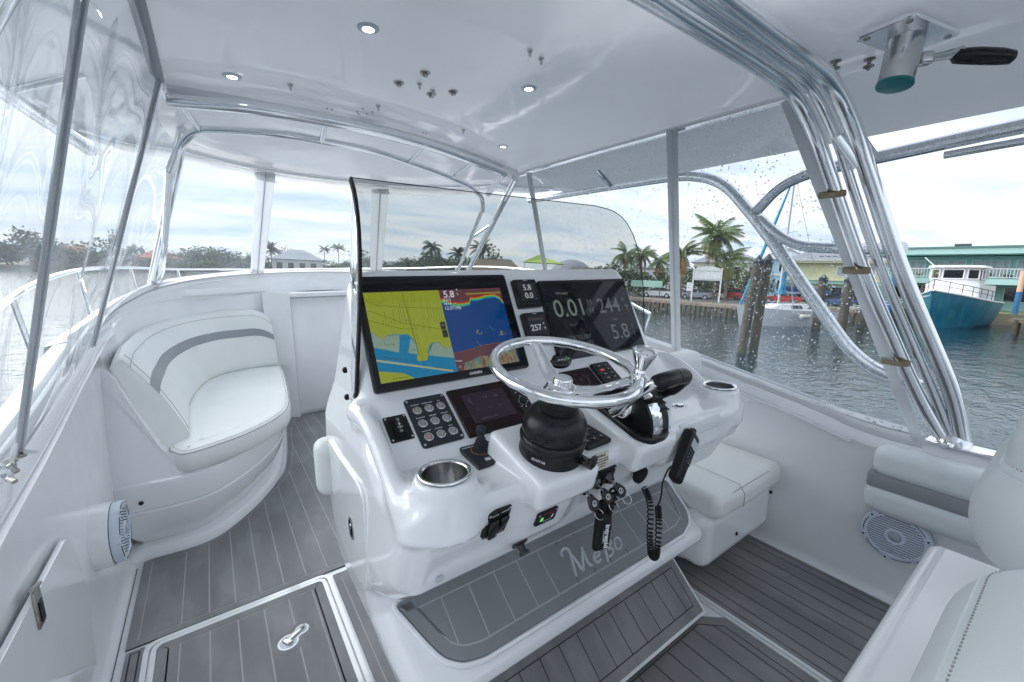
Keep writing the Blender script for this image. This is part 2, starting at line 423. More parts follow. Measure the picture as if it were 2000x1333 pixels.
def rrect(w, h, r, n=6, cx=0.0, cy=0.0):
    out = []
    for (sx, sy, a0) in ((1, 1, 0), (-1, 1, 90), (-1, -1, 180), (1, -1, 270)):
        for k in range(n + 1):
            a = R(a0 + 90 * k / n); out.append((cx + sx * (w / 2 - r) + r * math.cos(a), cy + sy * (h / 2 - r) + r * math.sin(a)))
    return out
def spline(pts, n=8, closed=False):
    """Catmull-Rom through the points"""
    P = [Vector(p) for p in pts]; N = len(P); out = []
    for i in range(N if closed else N - 1):
        p0 = P[i - 1] if (i > 0 or closed) else P[0] * 2 - P[1]; p1 = P[i]; p2 = P[(i + 1) % N]
        p3 = P[(i + 2) % N] if (i + 2 < N or closed) else P[-1] * 2 - P[-2]
        for k in range(n):
            t = k / n
            out.append(0.5 * ((2 * p1) + (p2 - p0) * t + (2 * p0 - 5 * p1 + 4 * p2 - p3) * t * t + (3 * p1 - p0 - 3 * p2 + p3) * t ** 3))
    if not closed: out.append(P[-1])
    return out
def round_path(pts, r, n=6):
    """polyline with its corners rounded"""
    P = [Vector(p) for p in pts]; out = [P[0]]
    for i in range(1, len(P) - 1):
        a = (P[i - 1] - P[i]); b = (P[i + 1] - P[i]); L = min(r, a.length * .49, b.length * .49)
        A = P[i] + a.normalized() * L; B = P[i] + b.normalized() * L
        for k in range(n + 1):
            t = k / n; out.append(A * (1 - t) ** 2 + P[i] * 2 * t * (1 - t) + B * t * t)
    out.append(P[-1]); return out
def text(s, size, M, matname, parent, name='lettering', depth=0.0004, align='CENTER', shear=0.0, bold=0.0, sx=1.0):
    cu = bpy.data.curves.new('txt', 'FONT'); cu.body = s; cu.size = size; cu.align_x = align; cu.align_y = 'CENTER'
    cu.extrude = depth; cu.shear = shear; cu.offset = bold; cu.resolution_u = 3
    o = bpy.data.objects.new('txt', cu); COL.objects.link(o)
    dg = bpy.context.evaluated_depsgraph_get(); me = bpy.data.meshes.new_from_object(o.evaluated_get(dg))
    bpy.data.objects.remove(o); bpy.data.curves.remove(cu)
    me.transform(M @ Matrix.Diagonal((sx, 1, 1, 1))); me.materials.clear(); me.materials.append(MATS[matname]); me.name = name
    return link(bpy.data.objects.new(name, me), parent)

# ------------------------------------------------------------------ moulded shapes from distance fields
def smin(a, b, k):
    h = np.clip(0.5 + 0.5 * (b - a) / k, 0, 1); return b + (a - b) * h - k * h * (1 - h)
def smax(a, b, k): return -smin(-a, -b, k)
def rmax(a, b, r):
    return np.minimum(np.maximum(a + r, b + r), 0) + np.hypot(np.maximum(a + r, 0), np.maximum(b + r, 0)) - r
def sd_box(X, Y, Z, c, h, r=0.0, M=None):
    if M is not None:      # rows of a rotation: local = M @ (p - c)
        dx, dy, dz = X - c[0], Y - c[1], Z - c[2]
        X, Y, Z = (M[0][0] * dx + M[0][1] * dy + M[0][2] * dz, M[1][0] * dx + M[1][1] * dy + M[1][2] * dz, M[2][0] * dx + M[2][1] * dy + M[2][2] * dz); c = (0, 0, 0)
    qx, qy, qz = np.abs(X - c[0]) - h[0] + r, np.abs(Y - c[1]) - h[1] + r, np.abs(Z - c[2]) - h[2] + r
    return np.sqrt(np.maximum(qx, 0) ** 2 + np.maximum(qy, 0) ** 2 + np.maximum(qz, 0) ** 2) + np.minimum(np.maximum(qx, np.maximum(qy, qz)), 0) - r
def sd_poly(A, B, poly):
    """signed distance to a polygon in the (A, B) plane"""
    d = np.full(np.broadcast(A, B).shape, 1e9); s = np.ones_like(d); n = len(poly)
    for i in range(n):
        (ax, ay), (bx, by) = poly[i], poly[i - 1]; ex, ey = bx - ax, by - ay; wx, wy = A - ax, B - ay
        t = np.clip((wx * ex + wy * ey) / (ex * ex + ey * ey), 0, 1); d = np.minimum(d, (wx - ex * t) ** 2 + (wy - ey * t) ** 2)
        c1, c2, c3 = B >= ay, B < by, ex * wy > ey * wx
        s = np.where((c1 & c2 & c3) | (~c1 & ~c2 & ~c3), -s, s)
    return s * np.sqrt(d)
def sdf_mesh(name, fn, lo, hi, h, matname):
    ax = [np.arange(lo[i], hi[i] + h, h) for i in range(3)]
    X, Y, Z = (ax[0][:, None, None], ax[1][None, :, None], ax[2][None, None, :])
    F = np.asarray(fn(X, Y, Z), dtype=np.float32); F = np.broadcast_to(F, tuple(len(a) for a in ax))
    S = F < 0
    cs = [S[i:S.shape[0] - 1 + i, j:S.shape[1] - 1 + j, k:S.shape[2] - 1 + k] for i in (0, 1) for j in (0, 1) for k in (0, 1)]
    anyv = cs[0].copy(); allv = cs[0].copy()
    for c in cs[1:]: anyv |= c; allv &= c
    I, J, K = np.nonzero(anyv & ~allv)
    acc = np.zeros((len(I), 3)); cnt = np.zeros(len(I))
    corners = [(i, j, k) for i in (0, 1) for j in (0, 1) for k in (0, 1)]
    vals = {c: F[I + c[0], J + c[1], K + c[2]].astype(np.float64) for c in corners}
    for a in corners:
        for d_ in range(3):
            if a[d_]: continue
            b = list(a); b[d_] = 1; b = tuple(b); fa, fb = vals[a], vals[b]; m = (fa < 0) != (fb < 0)
            t = np.where(m, fa / np.where(m, fa - fb, 1), 0)
            for q in range(3): acc[:, q] += np.where(m, a[q] + (t if q == d_ else 0), 0)
            cnt += m
    V = (np.stack([I, J, K], 1) + acc / cnt[:, None]) * h + np.array(lo)
    idx = -np.ones(anyv.shape, dtype=np.int64); idx[I, J, K] = np.arange(len(I))
    quads = []
    for d_ in range(3):
        A = [slice(None)] * 3; B = [slice(None)] * 3; A[d_] = slice(0, -1); B[d_] = slice(1, None)
        m = S[tuple(A)] != S[tuple(B)]; p = np.stack(np.nonzero(m), 1); u, w = (d_ + 1) % 3, (d_ + 2) % 3
        ok = (p[:, u] > 0) & (p[:, w] > 0) & (p[:, u] < idx.shape[u]) & (p[:, w] < idx.shape[w]); p = p[ok]
        def at(du, dw):
            q = p.copy(); q[:, u] += du; q[:, w] += dw; return idx[q[:, 0], q[:, 1], q[:, 2]]
        q = np.stack([at(-1, -1), at(0, -1), at(0, 0), at(-1, 0)], 1)
        flip = ~S[p[:, 0], p[:, 1], p[:, 2]]; q[flip] = q[flip][:, ::-1]
        quads.append(q)
    Q = np.concatenate(quads); Q = Q[(Q >= 0).all(1)]
    me = bpy.data.meshes.new(name); me.vertices.add(len(V)); me.vertices.foreach_set('co', V.astype(np.float32).ravel())
    me.loops.add(Q.size); me.loops.foreach_set('vertex_index', Q.astype(np.int32).ravel())
    me.polygons.add(len(Q)); me.polygons.foreach_set('loop_start', np.arange(0, Q.size, 4, dtype=np.int32))
    me.polygons.foreach_set('use_smooth', [True] * len(Q)); me.materials.append(MATS[matname]); me.update(calc_edges=True); me.validate()
    return me
def sdf_obj(name, fn, lo, hi, h, matname, parent=None):
    return link(bpy.data.objects.new(name, sdf_mesh(name, fn, lo, hi, h, matname)), parent)
def clip_strip(poly, a, b):
    """polygon clipped to a <= x <= b"""
    for s, lim in ((1, a), (-1, b)):
        out = []
        for i in range(len(poly)):
            p, q = poly[i - 1], poly[i]; ip, iq = s * (p[0] - lim) >= 0, s * (q[0] - lim) >= 0
            if ip != iq:
                t = (lim - p[0]) / (q[0] - p[0]); out.append((lim, p[1] + (q[1] - p[1]) * t))
            if iq: out.append(q)
        poly = out
        if not poly: return []
    return poly
def area(p): return 0.5 * sum(p[i - 1][0] * p[i][1] - p[i][0] * p[i - 1][1] for i in range(len(p)))
def inset(poly, d_):
    """polygon moved inwards by d (counter-clockwise)"""
    n = len(poly); out = []
    for i in range(n):
        p0, p1, p2 = Vector(poly[i - 1]), Vector(poly[i]), Vector(poly[(i + 1) % n])
        e1, e2 = (p1 - p0).normalized(), (p2 - p1).normalized(); n1, n2 = Vector((-e1.y, e1.x)), Vector((-e2.y, e2.x))
        m = (n1 + n2); m = m / max(m.length_squared, 0.3) * 2 if m.length > 1e-6 else n1
        out.append(tuple(p1 + m * d_ * 1.0) if m.length < 3 else tuple(p1 + n1 * d_))
    return out
# ------------------------------------------------------------------ the boat as a room: deck, hull sides, bow
CX = 0.97                                   # centreline of the boat
def mir(p): return (2 * CX - p[0],) + tuple(p[1:])
YG = [-1.2, 0.50, 0.62, 0.75, 1.0, 1.45, 1.8, 2.03, 3.1, 3.6, 4.1, 4.9]
ZG = [0.80, 0.80, 0.815, 0.855, 0.90, 0.985, 1.03, 1.065, 1.25, 1.32, 1.38, 1.46]
def zg(y): return float(np.interp(y, YG, ZG))

deck = tag(MB().box((CX, 1.9, -0.03), (3.2, 6.6, 0.06)).build('deck', 'gelcoat_old'), kind='structure')

def ring(mb, outer, inner, z0, z1, M=None):
    n = len(outer)
    vs = [(p[0], p[1], z0) for p in outer] + [(p[0], p[1], z1) for p in outer] + [(p[0], p[1], z1) for p in inner] + [(p[0], p[1], z0) for p in inner]
    fs = []
    for i in range(n):
        j = (i + 1) % n
        for k in range(3): fs.append((k * n + i, k * n + j, (k + 1) * n + j, (k + 1) * n + i))
    return mb.add(vs, fs, M)
PLANKS = [0]
def mat_panel(parent, poly, cuts, M=None, border=0.05, gap=0.006, z=0.0, groove='eva_groove', top='eva', name='deck_mat', th=0.007, split_border=True):
    """grey foam deck mat: a base sheet, a border strip and planks that stand proud of the grooves"""
    if area(poly) < 0: poly = poly[::-1]
    zb = z + (th - 0.0014 if groove == 'eva_groove_pale' else 0.003)
    base = MB().prism(poly, z, zb, M).build(name, groove, parent)
    inn = inset(poly, border)
    ring(MB(), poly, inn, z - 0.0002, z + th, M).build('border_strip', top, base, smooth=None)
    inn2 = inset(poly, border + gap)
    xs = [min(p[0] for p in inn2) - 1] + sorted(cuts) + [max(p[0] for p in inn2) + 1]
    for a, b in zip(xs[:-1], xs[1:]):
        c = clip_strip(inn2, a + gap / 2, b - gap / 2)
        if len(c) < 3 or abs(area(c)) < 2e-4: continue
        MB().prism(c, z + 0.003, z + th - 0.0006 * random.random(), M).build('plank', top, base, smooth=None)
        PLANKS[0] += 1
    return base
fwd_poly = [(-0.435, 2.10), (1.30, 2.10), (1.30, 4.93), (0.62, 4.93)] + [tuple(p)[:2] for p in spline([(0.46, 4.4, 0), (0.385, 3.8, 0), (0.31, 3.42, 0), (0.185, 3.18, 0), (0.02, 2.93, 0), (-0.18, 2.765, 0), (-0.42, 2.755, 0)], 4)]
fwd_poly[-1] = (-0.435, 2.74)
mat_panel(deck, fwd_poly, [-0.355 + 0.1 * i for i in range(1, 17)], border=0.035, groove='eva_groove_pale', gap=0.0055)
mat_panel(deck, [(0.355, 1.0), (1.2, 1.0), (1.2, 2.06), (0.355, 2.06)], [0.44 + 0.1 * i for i in range(8)], border=0.03, groove='eva_groove_pale', gap=0.0055)
mat_panel(deck, [(-0.43, 0.9), (-0.372, 0.9), (-0.372, 2.08), (-0.43, 2.08)], [], border=0.012)
mat_panel(deck, [(1.757, -0.6), (2.405, -0.6), (2.405, 1.62), (1.757, 1.62)], [1.835 + 0.0835 * i for i in range(7)], border=0.02)
mat_panel(deck, [(0.45, -0.6), (1.712, -0.6), (1.712, 0.77), (1.60, 0.865), (0.45, 0.865)], [1.633 - 0.0915 * i for i in range(13)], border=0.042)
gut = MB()
for x0, x1 in ((1.716, 1.727), (1.738, 1.753)): gut.rbox(((x0 + x1) / 2, 0.2, 0.004), (x1 - x0, 1.6, 0.016), 0.004, 2)
gut.build('drain_channel', 'gelcoat', deck)

# floor hatch
hx = thing('floor_hatch', 'grey planked floor hatch with white gutter and steel lift latch beside port wall', 'hatch', (0, 0, 0))
def rr_ring(mb, x0, x1, y0, y1, w, z0, z1, r=0.05):
    o = rrect(x1 - x0, y1 - y0, r, 6, (x0 + x1) / 2, (y0 + y1) / 2)
    i = rrect(x1 - x0 - 2 * w, y1 - y0 - 2 * w, max(r - w, 0.004), 6, (x0 + x1) / 2, (y0 + y1) / 2)
    return ring(mb, o, i, z0, z1)
rr_ring(MB(), -0.372, 0.342, 0.95, 2.085, 0.018, 0.0, 0.014).build('gutter_frame', 'gelcoat', hx)
MB().box((-0.015, 1.5, 0.001), (0.67, 1.1, 0.002)).build('gutter_floor', 'rubber', hx)
rr_ring(MB(), -0.347, 0.317, 0.97, 2.062, 0.018, 0.0, 0.016, 0.04).build('lid_rim', 'gelcoat', hx)
lid = rrect(0.626, 1.054, 0.03, 5, -0.015, 1.516)
mat_panel(hx, lid, [-0.252 + 0.1 * i for i in range(6)], border=0.035, z=0.008, groove='eva_groove_pale', name='lid_mat', gap=0.0055)
lt = thing('hatch_latch', 'stainless steel T-shaped lift latch in a white recess on the floor hatch', 'latch', (0.135, 1.765, 0.012), R(33))
def clover(k, z0, z1, nm, m_):
    q = MB().prism(rrect(0.125 + 2 * k, 0.040 + 2 * k, 0.019 + k, cx=0.006), z0, z1, bevel=0.0012)
    for x_, r_ in ((-0.028, 0.040), (0.040, 0.028)): q.lathe([(r_ + k, z0), (r_ + k, z1 - 0.0012), (r_ + k - 0.0012, z1 - 0.0003)], 28, tr(x_))
    return q.build(nm, m_, lt, smooth=30)
clover(0.020, 0.0, 0.004, 'mat_surround', 'eva'); clover(0.0, 0.0, 0.0058, 'recess_plate', 'gelcoat'); clover(-0.008, 0.005, 0.0066, 'recess_floor', 'lens_grey')
MB().rbox((-0.03, 0, 0.010), (0.022, 0.042, 0.008), 0.003, 2).rbox((0.012, 0, 0.010), (0.075, 0.014, 0.007), 0.003, 2).build('handle', 'steel', lt)
MB().rbox((0.045, 0, 0.0165), (0.016, 0.010, 0.006), 0.002, 2).build('lock_cylinder', 'steel_dull', lt)

# hull sides: a section carried along the gunwale and round the bow
def hull_side(name, label, side):
    prof = [(0.035, 0.0), (0.010, 0.012), (0.0, 0.05)]
    st = [(-1.2 + 0.12 * i) for i in range(36)]; rows = []
    for y in st:
        g = zg(y); x = -0.495 + 0.02 * max(0, (y - 3.0)) ** 1.3
        pts = [(x + a, y, z) for a, z in prof] + [(x - 0.004, y, g * 0.45), (x - 0.012, y, g - 0.14), (x - 0.006, y, g - 0.105), (x + 0.004, y, g - 0.09),
               (x + 0.006, y, g - 0.075), (x - 0.025, y, g - 0.018), (x - 0.04, y, g - 0.006), (x - 0.06, y, g), (x - 0.13, y, g - 0.015), (x - 0.15, y, g - 0.035), (x - 0.165, y, g - 0.075), (x - 0.195, y, g - 0.25), (x - 0.19, y, -0.6), (x - 0.2, y, -2.4)]
        rows.append(pts if side < 0 else [mir(p) for p in pts])
    n = len(rows[0]); vs = [p for r in rows for p in r]; fs = []
    for i in range(len(rows) - 1):
        for k in range(n - 1):
            q = (i * n + k, i * n + k + 1, (i + 1) * n + k + 1, (i + 1) * n + k); fs.append(q if side > 0 else q[::-1])
    o = MB().add(vs, fs).build(name, 'gelcoat_old', smooth=60); return tag(o, label, None, None, 'structure')
hull_p = hull_side('hull_side_port', 'white fibreglass port side wall of the cockpit', -1)
hull_s = hull_side('hull_side_starboard', 'white fibreglass starboard side wall of the cockpit', 1)

mat('caulk', (0.10, 0.10, 0.10), 0.7)
MB().tube([mir((-0.458, -0.6 + 0.1 * i, 0.0035 + 0.0006 * math.sin(i * 1.7))) for i in range(19)], 0.0024, 5).build('caulk_line', 'caulk', hull_s)
MB().tube([(-0.458, 0.4 + 0.1 * i, 0.0035 + 0.0006 * math.sin(i * 1.7)) for i in range(24)], 0.0016, 5).build('caulk_line', 'caulk', hull_p)
# bow: coaming that runs round the front, shelf and bulkhead
coam = [(-0.56, 2.80, zg(2.8)), (-0.50, 3.2, 1.268), (-0.44, 3.65, 1.335), (-0.31, 4.15, 1.40), (-0.03, 4.58, 1.452), (0.38, 4.87, 1.482), (0.97, 5.0, 1.495)]
coam = coam + [mir(p) for p in coam[-2::-1]]
coam_s = spline(coam, 8)
inn_c = [(-0.56, 2.80, 1.08), (-0.470, 3.2, 1.20), (-0.435, 3.75, 1.262), (-0.31, 4.28, 1.275), (-0.06, 4.62, 1.28), (0.32, 4.80, 1.285), (0.97, 5.02, 1.285)]
inn_c = inn_c + [mir(p) for p in inn_c[-2::-1]]
inn_s = spline(inn_c, 8)
NB = len(coam_s)
def bow_row(i):
    c, q = coam_s[i], inn_s[i]
    t = (coam_s[min(i + 1, NB - 1)] - coam_s[max(i - 1, 0)]).normalized(); out = Vector((-t.y, t.x, 0))
    if out.y < 0 and abs(out.x) < 0.5: out = -out
    if i < NB // 3: out = Vector((-abs(out.x), abs(out.y), 0))
    if i > 2 * NB // 3: out = Vector((abs(out.x), abs(out.y), 0))
    lo = Vector((q.x, q.y, 0.0)); e = (c - q); e.z = 0; e = e.normalized()
    return [lo, Vector((q.x, q.y, q.z - 0.03)), q + e * 0.012 + Vector((0, 0, -0.006)), q + e * 0.03, q.lerp(c, 0.62) + Vector((0, 0, -0.025)), q.lerp(c, 0.8) + Vector((0, 0, -0.02)), c + Vector((0, 0, -0.05)), c + Vector((0, 0, -0.008)), c + out * 0.02, c + out * 0.10 + Vector((0, 0, -0.02)), c + out * 0.15 + Vector((0, 0, -0.25))]
rows = [bow_row(i) for i in range(NB)]
vs = [p for r in rows for p in r]; n = len(rows[0]); fs = []
for i in range(NB - 1):
    for k in range(n - 1): fs.append((i * n + k, (i + 1) * n + k, (i + 1) * n + k + 1, i * n + k + 1))
bow = MB().add(vs, fs).build('bow_liner', 'gelcoat', smooth=24, fix=True)
tag(bow, 'white moulded bow liner and shelf forward of the cockpit', None, None, 'structure')
MB().prism([(0.62, 4.72), (1.32, 4.72), (1.32, 4.97), (0.62, 4.97)], 0, 1.27).build('bulkhead', 'gelcoat', bow)
pil = [tuple(p)[:2] for p in spline([(0.40, 4.74, 0), (0.52, 4.70, 0), (0.585, 4.66, 0), (0.625, 4.64, 0)], 5)]
MB().prism(pil + [(0.64, 4.95), (0.40, 4.95)], 0, 1.283).build('bulkhead_post', 'gelcoat', bow, smooth=60, fix=True)
MB().prism([tuple(mir(p)) for p in pil[::-1]] + [mir((0.40, 4.95)), mir((0.64, 4.95))], 0, 1.283).build('bulkhead_post', 'gelcoat', bow, smooth=60, fix=True)
MB().rbox((CX, 4.68, 1.262), (0.70, 0.10, 0.05), 0.012, 3).build('door_lintel', 'gelcoat', bow)
cd = thing('cabin_door', 'flat white cabin door in the bow bulkhead beside the port seat', 'door', (CX, 4.70, 0.02))
MB().rbox((0, 0.0, 0.615), (0.675, 0.03, 1.19), 0.006, 2).build('door_panel', 'gelcoat', cd)
MB().box((-0.344, 0.012, 0.61), (0.006, 0.01, 1.2)).build('door_gap', 'rubber', cd)
MB().tube([(0.27, -0.02, 0.62), (0.27, -0.045, 0.65), (0.27, -0.045, 0.75), (0.27, -0.02, 0.78)], 0.008, 8).build('door_pull', 'steel', cd)
# raised hatch panel and grab slot on the bow shelf
pn = [tuple(p) for p in [(-0.20, 4.42), (0.10, 4.66), (0.42, 4.84), (0.50, 4.90), (0.40, 4.93), (0.0, 4.72), (-0.24, 4.52)]]
MB().prism(pn[::-1] if area(pn) < 0 else pn, 1.30, 1.352, bevel=0.012).build('shelf_panel', 'gelcoat', bow, smooth=40)
MB().rbox((-0.225, 4.43, 1.362), (0.008, 0.008, 0.03), 0.002, 1).build('shelf_pin', 'steel_dull', bow)

# foredeck and side decks outside the clear curtains
fd = [(-0.665, 0.6), (-0.672, 1.7), (-0.68, 2.6), (-0.66, 3.6), (-0.54, 4.6), (-0.22, 5.6), (0.35, 6.7), (0.97, 7.3)]
fd = fd + [mir(p) for p in fd[-2::-1]]
fds = [tuple(p)[:2] for p in spline([(a, b, 0) for a, b in fd], 5)]
mb = MB(); m = len(fds)
def fz(y): return zg(min(y, 4.9)) - 0.10
vs = [(p[0], p[1], fz(p[1])) for p in fds] + [(p[0] * 0.93 + CX * 0.07, p[1] - 0.02, -2.4) for p in fds] + [(p[0] + (0.2 if p[0] < CX - .3 else (-0.2 if p[0] > CX + .3 else 0)), p[1] - (0.3 if p[1] > 5 else 0), fz(p[1]) + 0.01) for p in fds]
fs = [(i, i + 1, m + i + 1, m + i) for i in range(m - 1)] + [(i + 1, i, 2 * m + i, 2 * m + i + 1) for i in range(m - 1)]
fore = tag(mb.add(vs, fs).build('foredeck', 'gelcoat_old', smooth=40, fix=True), 'white foredeck and outer bow of this boat', None, None, 'structure')

# stainless bow rail
br = thing('bow_rail', 'polished stainless bow rail on stanchions outside the clear curtains', 'rail', (CX, 4, 1.2))
rp = [(-0.66, 1.9, 1.20), (-0.67, 2.6, 1.42), (-0.64, 3.6, 1.52), (-0.51, 4.6, 1.53), (-0.26, 5.6, 1.51), (0.40, 6.65, 1.50), (0.97, 7.1, 1.49)]
rp = rp + [mir(p) for p in rp[-2::-1]]
off = Vector((CX, 4, 1.2))
MB().tube([p - off for p in spline(rp, 8)], 0.0135, 10).build('top_rail', 'chrome', br)
for i, p in enumerate(rp):
    q = (p[0] + (0.02 if p[0] < CX else -0.02), p[1] + 0.03, fz(p[1]) if p[1] > 2.6 else zg(p[1]))
    MB().tube([Vector(p) - off, Vector(q) - off], 0.011, 8).build('stanchion', 'chrome', br)

# ------------------------------------------------------------------ port lounge seat
seat = thing('lounge_seat', 'curved white vinyl lounge seat with grey striped backrest on the port bow side', 'seat', (-0.1, 3.4, 0))
OS = Vector((-0.1, 3.4, 0))
front = [(-0.50, 2.755), (-0.17, 2.745), (0.02, 2.90), (0.185, 3.15), (0.295, 3.42), (0.37, 3.85), (0.43, 4.4), (0.46, 4.72)]
fs_ = [tuple(p)[:2] for p in spline([(a, b, 0) for a, b in front], 6)]
back = [(0.2, 4.85), (-0.25, 4.5), (-0.46, 3.9), (-0.505, 3.2)]
plan = fs_ + back
def offs(poly, d_): return inset(poly if area(poly) > 0 else poly[::-1], -d_)
base_out = offs(plan, 0.0)
def loft(levels, name, matname, parent, closed_top=True, smooth=60):
    n_ = len(levels[0][0]); vs_, f_ = [], []
    for poly, z in levels: vs_ += [(p[0] - OS.x, p[1] - OS.y, z) for p in poly]
    for k in range(len(levels) - 1):
        f_ += [(k * n_ + i, k * n_ + (i + 1) % n_, (k + 1) * n_ + (i + 1) % n_, (k + 1) * n_ + i) for i in range(n_)]
    top = levels[-1][0]; from mathutils.geometry import tessellate_polygon
    f_ += [tuple((len(levels) - 1) * n_ + i for i in t_) for t_ in tessellate_polygon([[Vector((p[0], p[1], 0)) for p in top]])]
    return MB().add(vs_, f_).build(name, matname, parent, smooth=smooth, fix=True)
mb_in = plan if area(plan) > 0 else plan[::-1]
loft([(inset(mb_in, 0.0), 0.0), (inset(mb_in, 0.004), 0.055), (inset(mb_in, 0.02), 0.068), (inset(mb_in, 0.09), 0.07)], 'plinth', 'gelcoat_old', seat)
loft([(inset(mb_in, 0.085), 0.06), (inset(mb_in, 0.035), 0.12), (inset(mb_in, -0.012), 0.22), (inset(mb_in, -0.026), 0.285), (inset(mb_in, -0.020), 0.292), (inset(mb_in, -0.020), 0.296), (inset(mb_in, -0.029), 0.303), (inset(mb_in, -0.042), 0.42), (inset(mb_in, -0.036), 0.445), (inset(mb_in, -0.02), 0.455)], 'seat_base', 'gelcoat', seat, smooth=40)
# seat cushion: puffy slab with a dished middle panel
cf = [(-0.27, 2.80), (-0.20, 2.70), (-0.05, 2.75), (0.12, 2.86), (0.28, 3.05), (0.365, 3.26), (0.42, 3.7), (0.47, 4.3), (0.49, 4.62)]
cfs = [tuple(p)[:2] for p in spline([(a, b, 0) for a, b in cf], 6)]
cplan = cfs + [(0.1, 4.7), (-0.15, 4.45), (-0.26, 3.9), (-0.28, 3.3)]
cp = cplan if area(cplan) > 0 else cplan[::-1]
cush = loft([(inset(cp, 0.02), 0.452), (inset(cp, -0.003), 0.47), (inset(cp, -0.008), 0.51), (inset(cp, -0.006), 0.556), (inset(cp, 0.004), 0.570), (inset(cp, 0.02), 0.580), (inset(cp, 0.06), 0.586), (inset(cp, 0.115), 0.583), (inset(cp, 0.125), 0.577), (inset(cp, 0.135), 0.578)], 'seat_cushion', 'vinyl', seat)
MB().tube([Vector((p[0] - OS.x, p[1] - OS.y, 0.567)) for p in inset(cp, 0.0)], 0.0022, 5, closed=True).build('welt', 'stitch', cush)
MB().tube([Vector((p[0] - OS.x, p[1] - OS.y, 0.5785)) for p in inset(cp, 0.017)], 0.0010, 4, closed=True).build('stitching', 'stitch', cush)
# backrest: section carried from the aft end round to the bulkhead
Bi = spline([(-0.19, 2.90, .605), (-0.20, 3.25, .605), (-0.205, 3.6, .605), (-0.17, 3.95, .605), (-0.085, 4.32, .605), (0.05, 4.52, .605), (0.25, 4.60, .605), (0.47, 4.62, .605)], 6)
Ti = spline([(-0.40, 2.99, 1.05), (-0.395, 3.32, 1.05), (-0.375, 3.7, 1.06), (-0.31, 4.08, 1.065), (-0.19, 4.40, 1.07), (0.0, 4.60, 1.075), (0.22, 4.655, 1.075), (0.45, 4.67, 1.075)], 6)
To = spline([(-0.475, 2.97, 1.04), (-0.465, 3.32, 1.05), (-0.45, 3.75, 1.06), (-0.40, 4.18, 1.07), (-0.27, 4.52, 1.075), (-0.04, 4.71, 1.08), (0.21, 4.76, 1.08), (0.46, 4.77, 1.08)], 6)
Bo = spline([(-0.315, 2.79, .50), (-0.38, 3.25, .50), (-0.40, 3.7, .50), (-0.36, 4.1, .50), (-0.25, 4.5, .50), (-0.05, 4.7, .50), (0.2, 4.74, .50), (0.47, 4.75, .50)], 6)
NS = len(Bi)
def sect(i):
    bi, ti, to, bo = Bi[i], Ti[i], To[i], Bo[i]; u = (to - ti); u.z = 0; u = u.normalized(); up = Vector((0, 0, 1))
    e = i / (NS - 1); drop = 0.0
    if e > 0.88: drop = 0.10 * ((e - 0.88) / 0.12) ** 2.2
    if e < 0.10: drop = 0.05 * ((0.10 - e) / 0.10) ** 2
    ti = ti - up * drop; to = to - up * drop
    pts = [bo, bi.lerp(bo, .5) - up * .01, bi - up * 0.012, bi + (ti - bi) * 0.03 - u * .012]
    for k in range(1, 9):
        f = k / 9; pts.append(bi.lerp(ti, f) - u * (0.012 + 0.018 * math.sin(math.pi * f)))
    pts += [ti - u * .008, ti + up * 0.03 + u * .004, ti + up * 0.052 + u * .022, ti.lerp(to, .5) + up * 0.062, to + up * 0.048 - u * .012, to + up * .025, to.lerp(bo, .5)]
    return [p - OS for p in pts]
secs = [sect(i) for i in range(NS)]; n = len(secs[0]); vs = [p for s_ in secs for p in s_]; fs = []
for i in range(NS - 1):
    for k in range(n): fs.append((i * n + k, i * n + (k + 1) % n, (i + 1) * n + (k + 1) % n, (i + 1) * n + k))
fs += [tuple(range(n))[::-1], tuple(range((NS - 1) * n, NS * n))]
bk = MB().add(vs, fs).build('backrest', 'vinyl', seat, smooth=55, fix=True)
def along(f0, f1, lift, name, matname, parent):
    rows_ = []
    for i in range(NS):
        s_ = secs[i]; face = s_[3:13]; u = (To[i] - Ti[i]); u.z = 0; u = u.normalized()
        def at(f):
            t = f * 9; k = min(int(t), 8); return face[k].lerp(face[k + 1], t - k) - u * lift
        rows_.append([at(f0) + u * 0.006, at(f0), at((f0 + f1) / 2), at(f1), at(f1) + u * 0.006])
    v_ = [p for r in rows_ for p in r]; f_ = [(i * 5 + k, i * 5 + k + 1, (i + 1) * 5 + k + 1, (i + 1) * 5 + k) for i in range(NS - 1) for k in range(4)]
    return MB().add(v_, f_).build(name, matname, parent, smooth=50, fix=True)
along(0.62, 0.765, 0.0025, 'stripe', 'vinyl_grey', bk)
MB().tube([secs[i][12] * 0.6 + secs[i][13] * 0.4 for i in range(NS)], 0.0018, 5).build('stitching', 'stitch', bk)
MB().tube([p * 1.0 for p in secs[1][3:15]], 0.0022, 5).build('end_welt', 'stitch', bk)
for x, y, z in ((-0.08, 2.66, 0.425), (0.20, 2.93, 0.42)): pass
